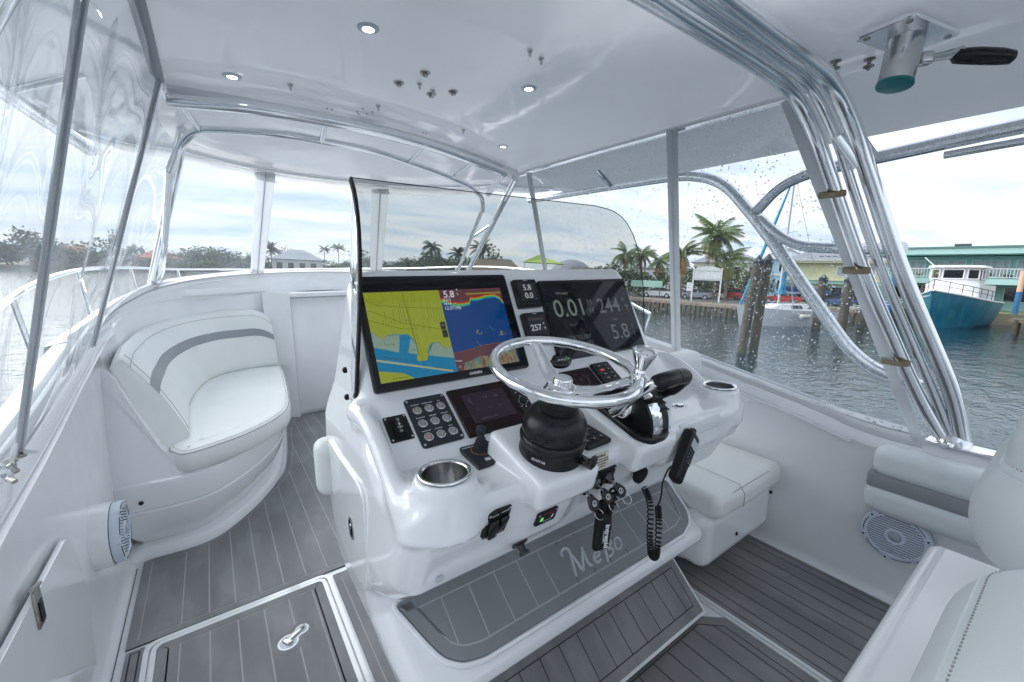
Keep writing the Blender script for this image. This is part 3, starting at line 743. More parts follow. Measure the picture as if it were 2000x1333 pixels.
# moulded side panel that closes the aft end of the seat below the backrest
sp_out = [(-0.56, 0.42, 2.725), (-0.20, 0.42, 2.715), (-0.215, 0.50, 2.735), (-0.30, 0.60, 2.765), (-0.39, 0.80, 2.84), (-0.46, 0.98, 2.915), (-0.50, 1.03, 2.94), (-0.56, 1.04, 2.945)]
n = len(sp_out); vs = [Vector((x, y, z)) - OS for x, z, y in sp_out] + [Vector((x, y + 0.22, z)) - OS for x, z, y in sp_out]
MB().add(vs, [tuple(range(n)), tuple(range(2 * n - 1, n - 1, -1))] + [(i, n + i, n + (i + 1) % n, (i + 1) % n) for i in range(n)]).build('side_panel', 'gelcoat', seat, smooth=30, fix=True)
sb = MB()
for (x, y, z) in ((-0.40, 2.687, 0.36), ): sb.lathe([(0.011, 0), (0.010, 0.004), (0.006, 0.006)], 12, frame((x - OS.x, y - OS.y, z), (1, 0, 0), (0, 0, 1)))
sb.build('snap_stud', 'black_plastic', seat)

# ------------------------------------------------------------------ starboard bow seat (its aft end shows)
s2 = thing('side_seat', 'white vinyl seat cushion on fibreglass box beside the starboard wall', 'seat', (2.08, 1.3, 0))
def f_base(X, Y, Z):
    d1 = sd_box(X, Y, Z, (0.0, 0.20, 0.26), (0.335, 0.60, 0.145), 0.06)
    t = np.clip((0.30 - Z) / 0.30, 0, 1)
    d2 = sd_box(X + 0.10 * 0, Y - 0.30 * t * t * 0.9, Z, (0.0, 0.25, 0.10), (0.325, 0.60, 0.14), 0.05)
    return smin(d1, d2, 0.06)
sdf_obj('seat_base', f_base, (-0.38, -0.46, -0.06), (0.38, 0.9, 0.44), 0.012, 'gelcoat', s2)
def f_cush(X, Y, Z):
    return sd_box(X, Y, Z + 0.010 * np.cos(X * 6), (0.0, 0.20, 0.452), (0.325, 0.64, 0.062), 0.045)
c2 = sdf_obj('seat_cushion', f_cush, (-0.36, -0.50, 0.36), (0.36, 0.9, 0.54), 0.009, 'vinyl', s2)
MB().tube([(-0.285, -0.4385, 0.44), (-0.283, -0.434, 0.480), (-0.275, -0.424, 0.497), (0.27, -0.424, 0.497), (0.280, -0.434, 0.480)], 0.0016, 5).build('stitching', 'stitch', c2)
MB().tube([(-0.10, -0.443, 0.41), (-0.10, -0.443, 0.475), (-0.10, -0.415, 0.512), (-0.10, -0.25, 0.517), (-0.10, 0.5, 0.517)], 0.0014, 5).build('seam', 'stitch', c2)
stud = MB()
for (x, y, z) in ((-0.05, -0.40, 0.22), (0.30, -0.40, 0.33)): stud.sphere((x, y, z), 0.010, 8)
stud.build('snap_stud', 'black_plastic', s2)
def f_bk2(X, Y, Z): return sd_box(X, Y, Z, (0.13, 0.12, 0.93), (0.20, 0.07, 0.11), 0.055)
sdf_obj('backrest', f_bk2, (-0.12, 0.0, 0.80), (0.36, 0.24, 1.08), 0.01, 'vinyl', s2)

# ------------------------------------------------------------------ coaming bolster and speakers
bo = thing('coaming_bolster', 'white padded wall bolster with grey centre stripe on starboard side', 'cushion', (2.40, 0.0, 0.585))
def roll(zc, rz, rx, name, matname, y1):
    def f(X, Y, Z):
        return sd_box(X, Y, Z, (0.0, -0.15, zc), (rx, y1 + 0.15, rz), min(rz, rx) * 0.85)
    return sdf_obj(name, f, (-rx - .03, -0.35 - y1 * 0, zc - rz - .03), (rx + .03, y1 + .03, zc + rz + .03), 0.009, matname, bo)
roll(0.105, 0.072, 0.062, 'upper_roll', 'vinyl_cool', 0.50)
roll(-0.075, 0.068, 0.060, 'lower_roll', 'vinyl_cool', 0.515)
MB().rbox((-0.025, 0.08, 0.012), (0.05, 0.855, 0.070), 0.01, 2).build('stripe', 'vinyl_grey', bo)

def speaker(name, label, loc, rz, R0, sy, pod):
    o = thing(name, label, 'speaker', loc, 0); M = frame((0, 0, 0), (0, 1, 0) if rz > 0 else (0, -1, 0), (0, 0, 1))
    if rz > 0: M = M @ rot('Z', -25)
    if pod: MB().lathe([(R0 * 1.06, -pod), (R0 * 1.05, -0.022), (R0 * 1.0, -0.018)], 48, M, sy=sy).build('pod', 'gelcoat', o, smooth=40)
    if pod: MB().lathe([(R0 * 1.004, -0.019), (R0 * 1.004, -0.016)], 48, M, sy=sy).build('gasket', 'rubber', o)
    MB().lathe([(R0, -0.016), (R0, 0.004), (R0 * .97, 0.012), (R0 * .82, 0.016), (R0 * .80, 0.010)], 48, M, cap=False, sy=sy).build('bezel', 'speaker_white', o, smooth=50)
    MB().lathe([(0.0, 0.001), (R0 * .82, 0.003)], 40, M, cap=False, sy=sy).build('dark_disc', 'speaker_dark', o)  # plain dark disc behind the grille slats
    sl = MB(); k = 17
    for i in range(k):
        v = (-1 + 2 * (i + .5) / k) * R0 * .80; w = math.sqrt(max(0.0, (R0 * .81) ** 2 - v * v)); sl.rbox((0, v * sy, 0.010), (2 * w, R0 * 0.060 * sy, 0.005), 0.0012, 1, M)
    sl.build('grille', 'speaker_white', o, smooth=None)
    MB().lathe([(R0 * .30, 0.008), (R0 * .30, 0.015), (R0 * .26, 0.018), (R0 * .20, 0.016), (R0 * .19, 0.012)], 32, M, cap=False).build('centre_ring', 'speaker_white', o, smooth=40)
    MB().lathe([(R0 * .19, 0.012), (R0 * .15, 0.019), (0.0, 0.023)], 24, M, cap=False).build('tweeter', 'speaker_cone', o, smooth=60)
    for i in range(6):
        a = R(20 + 60 * i); p = M @ Vector((math.cos(a) * R0 * .93, math.sin(a) * R0 * .93 * sy, 0.012))
        MB().lathe([(R0 * .085, -0.008), (R0 * .085, 0.003), (R0 * .05, 0.005)], 12, Matrix.Translation(p) @ M.to_3x3().to_4x4()).build('screw_boss', 'speaker_white', o)
        MB().lathe([(R0 * .040, 0.004), (R0 * .035, 0.0065), (0.0, 0.0065)], 8, Matrix.Translation(p) @ M.to_3x3().to_4x4()).build('screw', 'speaker_dark', o)
    arc = MB()
    for i in range(6):
        pts = [M @ Vector((math.cos(R(a)) * R0 * .905, math.sin(R(a)) * R0 * .905 * sy, 0.0146)) for a in range(31 + 60 * i, 70 + 60 * i, 6)]
        arc.tube(pts, 0.0016, 4)
    tag(arc.build('trim_slot', 'speaker_dark', o), kind='stuff')
    for s_, zz in (('O', 0), ):
        text('JL', R0 * 0.16, M @ tr(0, -R0 * .58 * sy, 0.0145), 'speaker_cone', o, name='badge')
    return o
speaker('wall_speaker', 'oval white slotted speaker on starboard wall under the bolster', (2.392, 0.385, 0.352), -1, 0.122, 0.95, 0)
speaker('wall_speaker', 'round white pod speaker on the port wall beside the floor hatch', (-0.42, 2.30, 0.43), 1, 0.126, 1.0, 0.08)

# port wall locker door with hinge
ld = thing('locker_door', 'large glossy white locker door with steel hinge low on the port wall', 'door', (-0.49, 1.3, 0.3))
dp = [(0.62, 0.36), (0.70, 0.10), (0.62, -0.20), (-1.2, -0.22), (-1.2, 0.37)]
M_port = frame((0, 0, 0), (0, 1, 0), (0, 0, 1))          # x forward, y up, z towards the middle of the boat
MB().prism([tuple(p)[:2] for p in round_path([(a, b, 0) for a, b in dp[::-1] + [dp[-1]]], 0.06)][:-1][::-1], 0.0, 0.014, M_port, bevel=0.004).build('door_panel', 'gelcoat', ld, smooth=40, fix=True)
hl = MB(); Mh = M_port @ tr(0.27, 0.33, 0.014)
hl.rbox((0, 0, 0.003), (0.05, 0.11, 0.006), 0.002, 2, Mh); hl.tube([Mh @ Vector((-0.03, 0.07, 0.006)), Mh @ Vector((0.025, 0.055, 0.006))], 0.006, 8)
hl.build('hinge', 'steel_dull', ld)
MB().rbox((0.0, -0.012, 0.0075), (0.026, 0.06, 0.004), 0.001, 1, Mh).build('hinge_slot', 'black_satin', ld)
# ------------------------------------------------------------------ hardtop
ht = thing('hardtop', 'glossy white fibreglass hardtop over the cockpit with bolts and lights', 'roof', (CX, 1.0, 2.25))
OH = Vector((CX, 1.0, 2.25))
xe = [-0.075, 2.02]
def top_under(x, y):
    """height of the underside: flat headliner, dropping to a lip at the sides and the front"""
    z = 2.25 + 0.012 * math.cos((x - CX) * 1.4)
    s = max(0.0, (abs(x - CX) - 1.05) / 0.38); z -= 0.13 * s ** 1.25
    yf = 2.36 + 0.20 * (x + 0.07) / 2.0
    f = max(0.0, (y - yf - 0.10) / 0.75); z -= 0.10 * min(f, 1.6) ** 1.2
    return z
fe = [(-0.46, 2.35), (-0.40, 2.62), (-0.20, 2.95), (0.12, 3.17), (0.50, 3.30), (0.97, 3.34)]
fe = fe + [mir(p) for p in fe[-2::-1]]
fes = [tuple(p)[:2] for p in spline([(a, b, 0) for a, b in fe], 8)]
def hardtop_mesh():
    nx = len(fes); ys = np.linspace(0, 1, 34); vs, fs = [], []
    for t in ys:
        for (x, yf) in fes:
            y = -0.55 + (yf + 0.55) * t; vs.append((x - OH.x, y - OH.y, top_under(x, y) - OH.z))
    ny = len(ys)
    for j in range(ny - 1):
        for i in range(nx - 1): fs.append((j * nx + i, (j + 1) * nx + i, (j + 1) * nx + i + 1, j * nx + i + 1))
    rim = [j * nx for j in range(ny)] + [(ny - 1) * nx + i for i in range(1, nx)] + [j * nx + nx - 1 for j in range(ny - 2, -1, -1)]
    prev = rim
    for (grow, dz) in ((0.012, -0.010), (0.030, -0.006), (0.040, 0.02), (0.035, 0.07), (0.0, 0.10), (-0.3, 0.13)):
        cur = []
        for r in rim:
            v = Vector(vs[r]); o_ = Vector((v.x, max(v.y - 0.5, 0) * 0.8, 0)).normalized(); cur.append(len(vs)); vs.append(tuple(v + o_ * grow + Vector((0, 0, dz))))
        fs += [(prev[k], cur[k], cur[k + 1], prev[k + 1]) for k in range(len(rim) - 1)]; prev = cur
    c = len(vs); vs.append((0, 0.3, 0.17)); fs += [(prev[k], c, prev[k + 1]) for k in range(len(prev) - 1)]
    return MB().add(vs, fs)
hardtop_mesh().build('headliner', 'headliner', ht, smooth=50, fix=True)
# curtain tracks under the headliner
def tpt(x, y, dz=0.0): return Vector((x, y, top_under(x, y) + dz)) - OH
tk = MB().tube([tpt(-0.075, y, -0.012) for y in np.linspace(-0.5, 2.38, 20)], 0.0, 8, flat=(0.011, 0.014)); tk.build('curtain_track', 'aluminium', ht)
MB().tube([tpt(xe[1] + 0.03 - 0.03 * (y - 0.8) / 2, y, -0.012) for y in np.linspace(0.80, 2.72, 16)], 0.0, 8, flat=(0.011, 0.014)).build('curtain_track', 'aluminium', ht)
band = [(-0.06, 2.30), (0.3, 2.30), (0.8, 2.34), (1.35, 2.48), (1.97, 2.74)]
bs = spline([(a, b, 0) for a, b in band], 6)
mbb = MB(); vs = []; fs = []
for p in bs:
    for dy, dz in ((-0.055, -0.002), (-0.05, -0.022), (-0.01, -0.034), (0.03, -0.03), (0.05, -0.01)): vs.append(tpt(p.x, p.y + dy, dz))
fs = [(i * 5 + k, i * 5 + k + 1, (i + 1) * 5 + k + 1, (i + 1) * 5 + k) for i in range(len(bs) - 1) for k in range(4)]
mbb.add(vs, fs).build('cross_beam', 'headliner', ht, smooth=60, fix=True)
# bolts and studs left in the headliner
def bolt(x, y, big):
    p = tpt(x, y); M = Matrix.Translation(p) @ rot('X', 180)
    if big: return MB().lathe([(0.020, 0), (0.020, 0.003), (0.011, 0.004), (0.011, 0.013), (0.004, 0.014), (0.0, 0.010)], 12, M).build('bolt', 'steel_dull', ht)
    m_ = MB().lathe([(0.011, 0), (0.011, 0.006)], 6, M).lathe([(0.005, 0.006), (0.005, 0.022), (0.0, 0.023)], 8, M)
    return m_.build('stud', 'steel', ht)
for x, y in ((0.737, 1.595), (0.689, 1.735), (0.905, 1.69), (0.842, 1.765)): bolt(x, y, True)
for x, y in ((0.955, 1.235), (1.02, 1.255), (0.758, 1.695), (0.83, 1.725), (0.34, 1.99), (0.70, 2.02), (1.18, 2.10)): bolt(x, y, False)
dots = MB()
for i, (x, y) in enumerate(((0.52, 2.19), (0.54, 2.19), (0.645, 2.16), (0.66, 2.185), (0.69, 2.16), (0.705, 2.12), (0.655, 2.10), (1.03, 2.28), (1.05, 2.285))):
    dots.lathe([(0.004, 0.001), (0.004, -0.002)], 8, Matrix.Translation(tpt(x, y)))
dots.build('screw_hole', 'print_black', ht)
# downlights
for k, (x, y, lab) in enumerate(((0.470, 1.41, 'round ceiling downlight, lit, biggest and nearest on the port half of the hardtop'), (0.148, 2.03, 'round ceiling downlight, lit, nearest the port front corner of the hardtop'),
                                 (1.14, 1.48, 'round ceiling downlight, lit, alone in the middle of the starboard half'), (1.525, 2.23, 'small round ceiling downlight, lit, nearest the starboard front corner'))):
    o = thing('downlight', lab, 'ceiling light', (x, y, top_under(x, y)), 0, 'lit downlights in the hardtop')
    M = rot('X', 180)
    MB().lathe([(0.032, -0.002), (0.032, 0.0025), (0.027, 0.005), (0.018, 0.006), (0.017, 0.003)], 28, M, cap=False).build('trim_ring', 'speaker_white', o)
    MB().lathe([(0.0168, 0.0025), (0.010, 0.0042), (0.0, 0.0045)], 28, M, cap=False).build('lens', 'lamp_lit', o)

# ------------------------------------------------------------------ aluminium frame
fr = thing('tower_frame', 'welded polished aluminium tube frame that carries the hardtop', 'frame', (CX, 1.0, 0.8))
OF = Vector((CX, 1.0, 0.8))
def tube(path, r, name='tube', m='aluminium', n=14, flat=None, both=False):
    MB().tube([Vector(p) - OF for p in path], r, n, flat=flat).build(name, m, fr, smooth=70)
    if both: MB().tube([Vector(mir(tuple(p))) - OF for p in path], r, n, flat=flat).build(name, m, fr, smooth=70)
# cross rails under the front of the headliner
tube(spline([(-0.06, 2.235, 2.185), (0.30, 2.155, 2.195), (0.75, 2.175, 2.195), (1.21, 2.30, 2.19), (1.77, 2.57, 2.19)], 6), 0.027, 'cross_rail')
tube(round_path([(-0.10, 2.62, 1.98), (-0.05, 2.60, 2.10), (0.02, 2.52, 2.165), (0.37, 2.38, 2.17), (0.80, 2.42, 2.165), (1.30, 2.66, 2.15), (1.66, 2.86, 2.13), (1.84, 2.98, 2.08), (1.86, 3.02, 1.98)], 0.10, 6), 0.018, 'cross_rail')
for (x, y0, y1) in ((0.50, 2.165, 2.385), (1.02, 2.26, 2.52), (1.42, 2.40, 2.72)):
    tube([(x, y0, 2.185), (x + 0.03, y1, 2.165)], 0.013, 'rail_tie')
tube([(-0.02, 2.23, 2.185), (0.03, 2.50, 2.165)], 0.013, 'rail_tie')
tube([(1.76, 2.565, 2.19), (1.84, 2.90, 2.10)], 0.022, 'rail_tie')
# plate under the middle of the rail
MB().rbox(tuple(Vector((0.735, 2.24, 2.215)) - OF), (0.14, 0.07, 0.035), 0.012, 3).build('rail_pad', 'aluminium', fr)
# forward legs down to the bow gunwales
for s_ in (0, 1):
    g = (lambda p: p) if s_ == 0 else mir
    tube([g((1.97, 2.72, 2.20)), g((2.30, 4.14, 1.40))], 0.026, 'front_leg')
    tube([(1.86, 3.02, 2.00) if s_ == 0 else (-0.10, 2.62, 1.99), g((2.215, 4.10, 1.52)), g((2.26, 4.16, 1.44))], 0.017, 'front_leg')
    tube([g((2.09, 3.22, 1.92)), g((2.02, 3.52, 1.79))] if s_ == 0 else [(-0.125, 3.10, 1.98), (-0.185, 3.34, 1.77)], 0.013, 'leg_tie')
    MB().lathe([(0.045, 0), (0.045, 0.008), (0.03, 0.016)], 20, Matrix.Translation(Vector(g((2.30, 4.14, 1.392))) - OF)).build('foot_plate', 'aluminium', fr)
# main arch: two big tubes side by side with a third between, over the hardtop line and down to the gunwale
def arch(dx, dy, r, m='aluminium', both=True, top_in=0.62):
    a = [(CX, 0.715 + dy, 2.215), (1.50 + dx * .4, 0.715 + dy, 2.205), (1.80 + dx * .6, 0.712 + dy, 2.19), (2.00 + dx, 0.690 + dy, 2.06), (2.20 + dx, 0.545 + dy, 1.55), (2.41 + dx, 0.350 + dy, 1.02), (2.475 + dx * 0.4, 0.270 + dy * .45, 0.80)]
    p = round_path(a, 0.20, 8); tube(p, r, 'arch_tube', m, both=both)
arch(0.0, 0.056, 0.026); arch(0.03, -0.056, 0.029)
arch(0.012, 0.0, 0.017)
for s_ in (0, 1):
    g = (lambda p: p) if s_ == 0 else mir
    MB().rbox(tuple(Vector(g((2.49, 0.235, zg(0.3) + 0.006))) - OF), (0.10, 0.24, 0.012), 0.004, 2).build('foot_plate', 'chrome', fr)
    MB().lathe([(0.058, 0), (0.055, 0.02), (0.034, 0.045)], 24, Matrix.Translation(Vector(g((2.482, 0.275, zg(0.3) + 0.01))) - OF)).build('foot_collar', 'aluminium', fr)
    # wing frame outside the side curtain
    w = lambda pts: [g(p) for p in pts]
    tube(round_path(w([(2.36, 3.05, 2.12), (2.43, 2.2, 2.115), (2.45, 1.60, 2.10), (2.45, 1.36, 2.03), (2.46, 1.14, 1.78), (2.47, 0.68, 1.16), (2.48, 0.58, 1.075), (2.47, 0.40, 1.03)]), 0.16, 8), 0.0, 'wing_tube', 'aluminium_wet', flat=(0.030, 0.030))
    tube(round_path(w([(2.46, 1.16, 1.84), (2.46, 1.06, 1.955), (2.45, 0.92, 2.00), (2.45, 0.3, 2.045), (2.45, -0.9, 2.10)]), 0.14, 8), 0.0, 'wing_tube', 'aluminium_wet', flat=(0.028, 0.028))
    tube(round_path(w([(2.45, 0.45, 1.985), (2.45, -0.9, 2.04)]), 0.05, 4), 0.014, 'wing_tube', 'aluminium_wet')
    tube(round_path(w([(2.46, 1.14, 1.80), (2.46, 1.03, 1.70), (2.46, 0.93, 1.645), (2.45, 0.70, 1.625), (2.30, 0.50, 1.62)]), 0.12, 8), 0.0, 'wing_tube', 'aluminium_wet', flat=(0.026, 0.026))
    tube(w([(2.40, 2.15, 2.12), (2.22, 2.12, 2.20)]), 0.022, 'wing_strut')
    tube(w([(2.02, 0.66, 2.05), (2.08, 0.60, 1.94)]), 0.0, 'arch_plate', flat=(0.012, 0.05))
# webbing straps round the arch
for x, y, z in ((2.06, 0.705, 1.83), (2.17, 0.622, 1.53), (2.32, 0.485, 1.15)):
    o = thing('webbing_strap', {1.83: 'tan webbing strap round the arch tubes, topmost of three', 1.53: 'tan webbing strap round the arch tubes, middle one of three', 1.15: 'tan webbing strap round the arch tubes, lowest of three'}[z], 'strap', (x, y, z), 0, 'webbing straps on the arch')
    M = frame((0, 0, 0), (-0.05, 1, 0.0), (0.36, -0.26, -0.9))
    MB().tube([M @ Vector(p) for p in [(math.cos(a) * 0.046 - 0.018, 0, math.sin(a) * 0.014) for a in [2 * math.pi * k / 24 for k in range(24)]]], 0.0, 6, closed=True, flat=(0.0022, 0.013)).build('band', 'webbing', o)
    tag(o)
# rod clamp handle on the aft headliner
rh = thing('rod_clamp', 'chrome ceiling clamp with black lever handle and teal end cap', 'clamp', (1.79, 0.455, 2.236))
M = rot('X', 180) @ rot('Z', 12)
MB().prism(rrect(0.26, 0.15, 0.018), 0.0, 0.010, M, bevel=0.003).build('base_plate', 'aluminium', rh)
for sx in (-1, 1):
    for sy in (-1, 1): MB().lathe([(0.010, 0.010), (0.008, 0.013), (0.0, 0.013)], 10, M @ tr(sx * 0.105, sy * 0.052)).build('screw', 'steel_dull', rh)
Mc = M @ tr(0.0, 0, 0.008) @ rot('Y', -12)
MB().lathe([(0.046, 0), (0.046, 0.035), (0.044, 0.10), (0.045, 0.135)], 28, Mc).build('socket', 'steel', rh, smooth=50)
MB().lathe([(0.046, 0.135), (0.046, 0.142), (0.040, 0.145), (0.0, 0.145)], 28, Mc).build('end_cap', 'teal_decal', rh)
Ml = M @ rot('Z', 42) @ tr(0.040, 0.0, 0.075) @ Matrix.Scale(0.66, 4)
MB().rbox((0.02, 0, 0), (0.05, 0.05, 0.055), 0.014, 3, Ml).build('lever_pivot', 'steel', rh)
MB().tube([Ml @ Vector(p) for p in ((0.03, 0, 0.0), (0.09, 0, -0.004), (0.15, 0, -0.012))], [0.010, 0.012, 0.016], 10).build('lever_arm', 'steel', rh)
MB().tube([Ml @ Vector(p) for p in ((0.115, 0, 0.0), (0.13, 0, 0.003), (0.20, 0, 0.012), (0.28, 0, 0.026), (0.325, 0, 0.036), (0.335, 0, 0.038))], [0.010, 0.020, 0.023, 0.022, 0.018, 0.008], 12).build('grip', 'black_satin', rh, smooth=60)
for x, y, lab in ((1.86, 0.66, 'pair of rusty bolts through the aft headliner, the one nearer the arch'), (1.935, 0.585, 'pair of rusty bolts through the aft headliner, the one nearer the lever clamp')):
    o = thing('through_bolt', lab, 'bolt', (x, y, top_under(x, y)), 0, 'through bolts in aft headliner'); M = rot('X', 180)
    MB().lathe([(0.017, 0), (0.017, 0.003)], 14, M).lathe([(0.016, 0.022), (0.016, 0.026)], 14, M).build('washer', 'steel_dull', o)
    MB().lathe([(0.006, 0.003), (0.006, 0.036), (0.0, 0.037)], 8, M).build('shank', 'steel_dull', o)
dm = tag(MB().lathe([(0.055, 0), (0.052, 0.012), (0.035, 0.026), (0.0, 0.031)], 24, rot('X', 180)).build('ceiling_dome', 'chrome'), 'small chrome dome fitting on the headliner beside the bend of the arch', 'fitting')
dm.location = (1.925, 0.735, top_under(1.925, 0.735))

# ------------------------------------------------------------------ clear vinyl curtains
def curtain(name, label, top, bot, m, nu=30, nv=24, wave=0.0, seed=0, sag=0.0, hem=0.0, hem_side=()):
    """a clear panel hung between two edges; top and bot are lists of points"""
    o = thing(name, label, 'curtain', tuple(Vector(bot[len(bot) // 2])))
    O = Vector(o.location); T = spline(top, 12) if len(top) > 2 else [Vector(top[0]).lerp(Vector(top[1]), k / 12) for k in range(13)]
    B = spline(bot, 12) if len(bot) > 2 else [Vector(bot[0]).lerp(Vector(bot[1]), k / 12) for k in range(13)]
    rnd = random.Random(seed); ph = [rnd.uniform(0, 6.28) for _ in range(6)]
    def pick(L, u):
        t = u * (len(L) - 1); k = min(int(t), len(L) - 2); return L[k].lerp(L[k + 1], t - k)
    def pt(u, v):
        a, b = pick(B, u), pick(T, u); p = a.lerp(b, v)
        t = (pick(T, min(u + .02, 1)) - pick(T, max(u - .02, 0))); nrm = t.cross(b - a).normalized()
        env = math.sin(math.pi * u) ** .5 * math.sin(math.pi * min(max(v, 0), 1)) ** .7
        w = wave * env * (math.sin(u * 9 + v * 4 + ph[0]) * .5 + math.sin(u * 17 - v * 7 + ph[1]) * .3 + math.sin(v * 13 + u * 5 + ph[2]) * .25)
        return p + nrm * (w + sag * math.sin(math.pi * v) * math.sin(math.pi * u)) - O
    MB().grid(pt, nu, nv).build('clear_pane', m, o, smooth=180)
    if hem:
        def hp(v0, v1, nm, mm='fabric_trim'):
            MB().grid(lambda u, v: pt(u, v0 + (v1 - v0) * v) + Vector((0, 0, 0.0)), nu, 3).build(nm, mm, o, smooth=180)
        hp(0.0, hem, 'bottom_hem')
    return o, pt
def strap(name, label, a, b, w, m='fabric_trim', group=None, zipper=True, side=(0, 1, 0), mid=None):
    o = thing(name, label, 'strap', b, 0, group); A, B = Vector(a) - Vector(b), Vector((0, 0, 0)); t = (A - B).normalized()
    s_ = Vector(side); s_ = (s_ - t * s_.dot(t)).normalized(); nr = t.cross(s_).normalized()
    path = [B.lerp(A, k / 10) for k in range(11)]
    if mid: path = spline([B, Vector(mid) - Vector(b), A], 8)
    vs = []; fs = []
    for p in path:
        for du, dn in ((-.5, -.0015), (.5, -.0015), (.5, .0025), (.18, .004), (-.18, .004), (-.5, .0025)): vs.append(p + s_ * w * du + nr * dn * 1.5)
    n_ = 6
    for i in range(len(path) - 1):
        for k in range(n_): fs.append((i * n_ + k, i * n_ + (k + 1) % n_, (i + 1) * n_ + (k + 1) % n_, (i + 1) * n_ + k))
    fs += [tuple(range(n_))[::-1], tuple(range(len(vs) - n_, len(vs)))]
    MB().add(vs, fs).build('fabric_band', m, o, smooth=30, fix=True)
    if zipper:
        for sg in (1, -1):
            MB().tube([p + s_ * w * 0.02 + nr * 0.006 * sg for p in path], 0.0038, 6).build('zip_chain', 'lens_grey', o)
    return o
curtain('clear_curtain', 'wavy clear vinyl curtain at the left edge, nearest the camera', [(-0.07, 0.35, 2.22), (-0.07, 0.75, 2.22), (-0.07, 1.09, 2.22)], [(-0.49, 0.55, 0.90), (-0.49, 1.1, 0.95), (-0.485, 1.69, 1.04)], 'clear_vinyl_old', wave=0.022, seed=3, nu=36, nv=40)
curtain('clear_curtain', 'wavy clear vinyl curtain between the two port zip straps', [(-0.07, 1.09, 2.22), (-0.07, 1.6, 2.22), (-0.075, 2.13, 2.215)], [(-0.485, 1.69, 1.04), (-0.48, 2.15, 1.10), (-0.462, 2.63, 1.20)], 'clear_vinyl_old', wave=0.026, seed=5, nu=36, nv=40)
curtain('clear_curtain', 'bunched clear vinyl curtain round the port bow corner', [(-0.075, 2.13, 2.215), (-0.10, 2.55, 2.16), (0.05, 2.98, 2.12), (0.36, 3.22, 2.115)], [(-0.462, 2.63, 1.20), (-0.47, 3.3, 1.29), (-0.31, 4.15, 1.415), (0.39, 4.86, 1.495)], 'clear_vinyl_old', wave=0.02, seed=8, nu=60, nv=30, hem=0.035)
curtain('clear_curtain', 'clear front curtain between the two white bow straps', [(0.36, 3.22, 2.115), (0.75, 3.31, 2.11), (1.13, 3.32, 2.11)], [(0.39, 4.86, 1.495), (0.97, 5.0, 1.505), (1.55, 4.87, 1.495)], 'clear_vinyl', wave=0.006, seed=9, hem=0.03)
curtain('clear_curtain', 'clear front curtain behind the windscreen, starboard bow corner', [(1.13, 3.32, 2.11), (1.60, 3.22, 2.11), (1.95, 2.9, 2.13), (2.0, 2.56, 2.22)], [(1.55, 4.87, 1.495), (2.10, 4.35, 1.43), (2.36, 3.6, 1.34), (2.43, 2.80, 1.20)], 'clear_vinyl', wave=0.006, seed=11, nu=40, hem=0.03)
cs1, pt1 = curtain('clear_curtain', 'rain-speckled clear side curtain forward of the starboard post strap', [(2.0, 2.56, 2.22), (2.0, 1.40, 2.225)], [(2.43, 2.80, 1.20), (2.425, 2.1, 1.085), (2.42, 1.555, 1.01)], 'clear_vinyl', wave=0.004, seed=12, hem=0.02)
cs2, pt2 = curtain('clear_curtain', 'rain-speckled clear side curtain between post strap and aluminium arch', [(2.0, 1.40, 2.225), (2.01, 0.82, 2.21)], [(2.42, 1.555, 1.01), (2.43, 1.0, 0.90), (2.445, 0.70, 0.845), (2.455, 0.36, 0.815)], 'clear_vinyl', wave=0.004, seed=13, hem=0.02)
# raindrops on the starboard panes
def drops(pt, o, count, seed, inside):
    rnd = random.Random(seed); mb_ = MB()
    dome = MB().lathe([(1.0, 0.0), (0.80, 0.45), (0.40, 0.68), (0.0, 0.75)], 6, cap=False); dome.f.append(tuple(reversed(range(6))))
    for _ in range(count):
        u, v = rnd.random(), rnd.random() ** 1.15; p = pt(u, v); t1 = (pt(min(u + .01, 1), v) - p); t2 = (pt(u, min(v + .01, 1)) - p)
        if t1.length < 1e-6 or t2.length < 1e-6: continue
        nr = t1.cross(t2).normalized(); nr = nr if nr.x > 0 else -nr
        M = frame(p + nr * 0.0004, t1, nr.cross(t1)); r = 0.0013 + 0.0036 * rnd.random() ** 3.0
        mb_.add([(x * r, y * r, z * r) for x, y, z in dome.v], dome.f, M)
    tag(mb_.build('raindrops', 'water_drop', o, smooth=180), kind='stuff')
drops(pt1, cs1, 1800, 1, False); drops(pt2, cs2, 3600, 2, False)

strap('zip_strap', 'grey zip strap down the nearest port curtain seam', (-0.072, 1.07, 2.225), (-0.488, 1.70, 1.02), 0.034, 'canvas_grey', side=(0, 1, 0))
strap('zip_strap', 'grey zip strap from the front port corner of the hardtop', (-0.075, 2.12, 2.22), (-0.463, 2.64, 1.19), 0.034, 'canvas_grey', side=(0, 1, 0))
strap('bow_strap', 'white fabric strap in the front curtain, the one left of the windscreen', (0.36, 3.22, 2.13), (0.39, 4.865, 1.48), 0.115, side=(1, 0, 0))
strap('bow_strap', 'white fabric strap in the front curtain seen through the windscreen', (1.13, 3.32, 2.12), (1.56, 4.865, 1.48), 0.13, side=(1, 0, 0))
strap('post_strap', 'white zip strap at the forward end of the starboard side curtain', (1.985, 2.57, 2.22), (2.43, 2.81, 1.19), 0.05, side=(0, 1, 0))
strap('post_strap', 'upright white zip strap in the middle of the starboard side curtain', (1.995, 1.395, 2.235), (2.42, 1.555, 1.0), 0.062, side=(0, 1, 0))
strap('post_strap', 'slanting grey-white fabric strap just forward of the aluminium arch', (1.99, 0.865, 2.215), (2.44, 0.375, 0.80), 0.040, 'fabric_trim', side=(0, 1, 0), zipper=False)
strap('top_strap', 'grey canvas strip running aft along the port curtain track', (-0.078, 2.12, 2.225), (-0.080, 0.2, 2.225), 0.045, 'canvas_grey', side=(1, 0, -0.7), zipper=False)
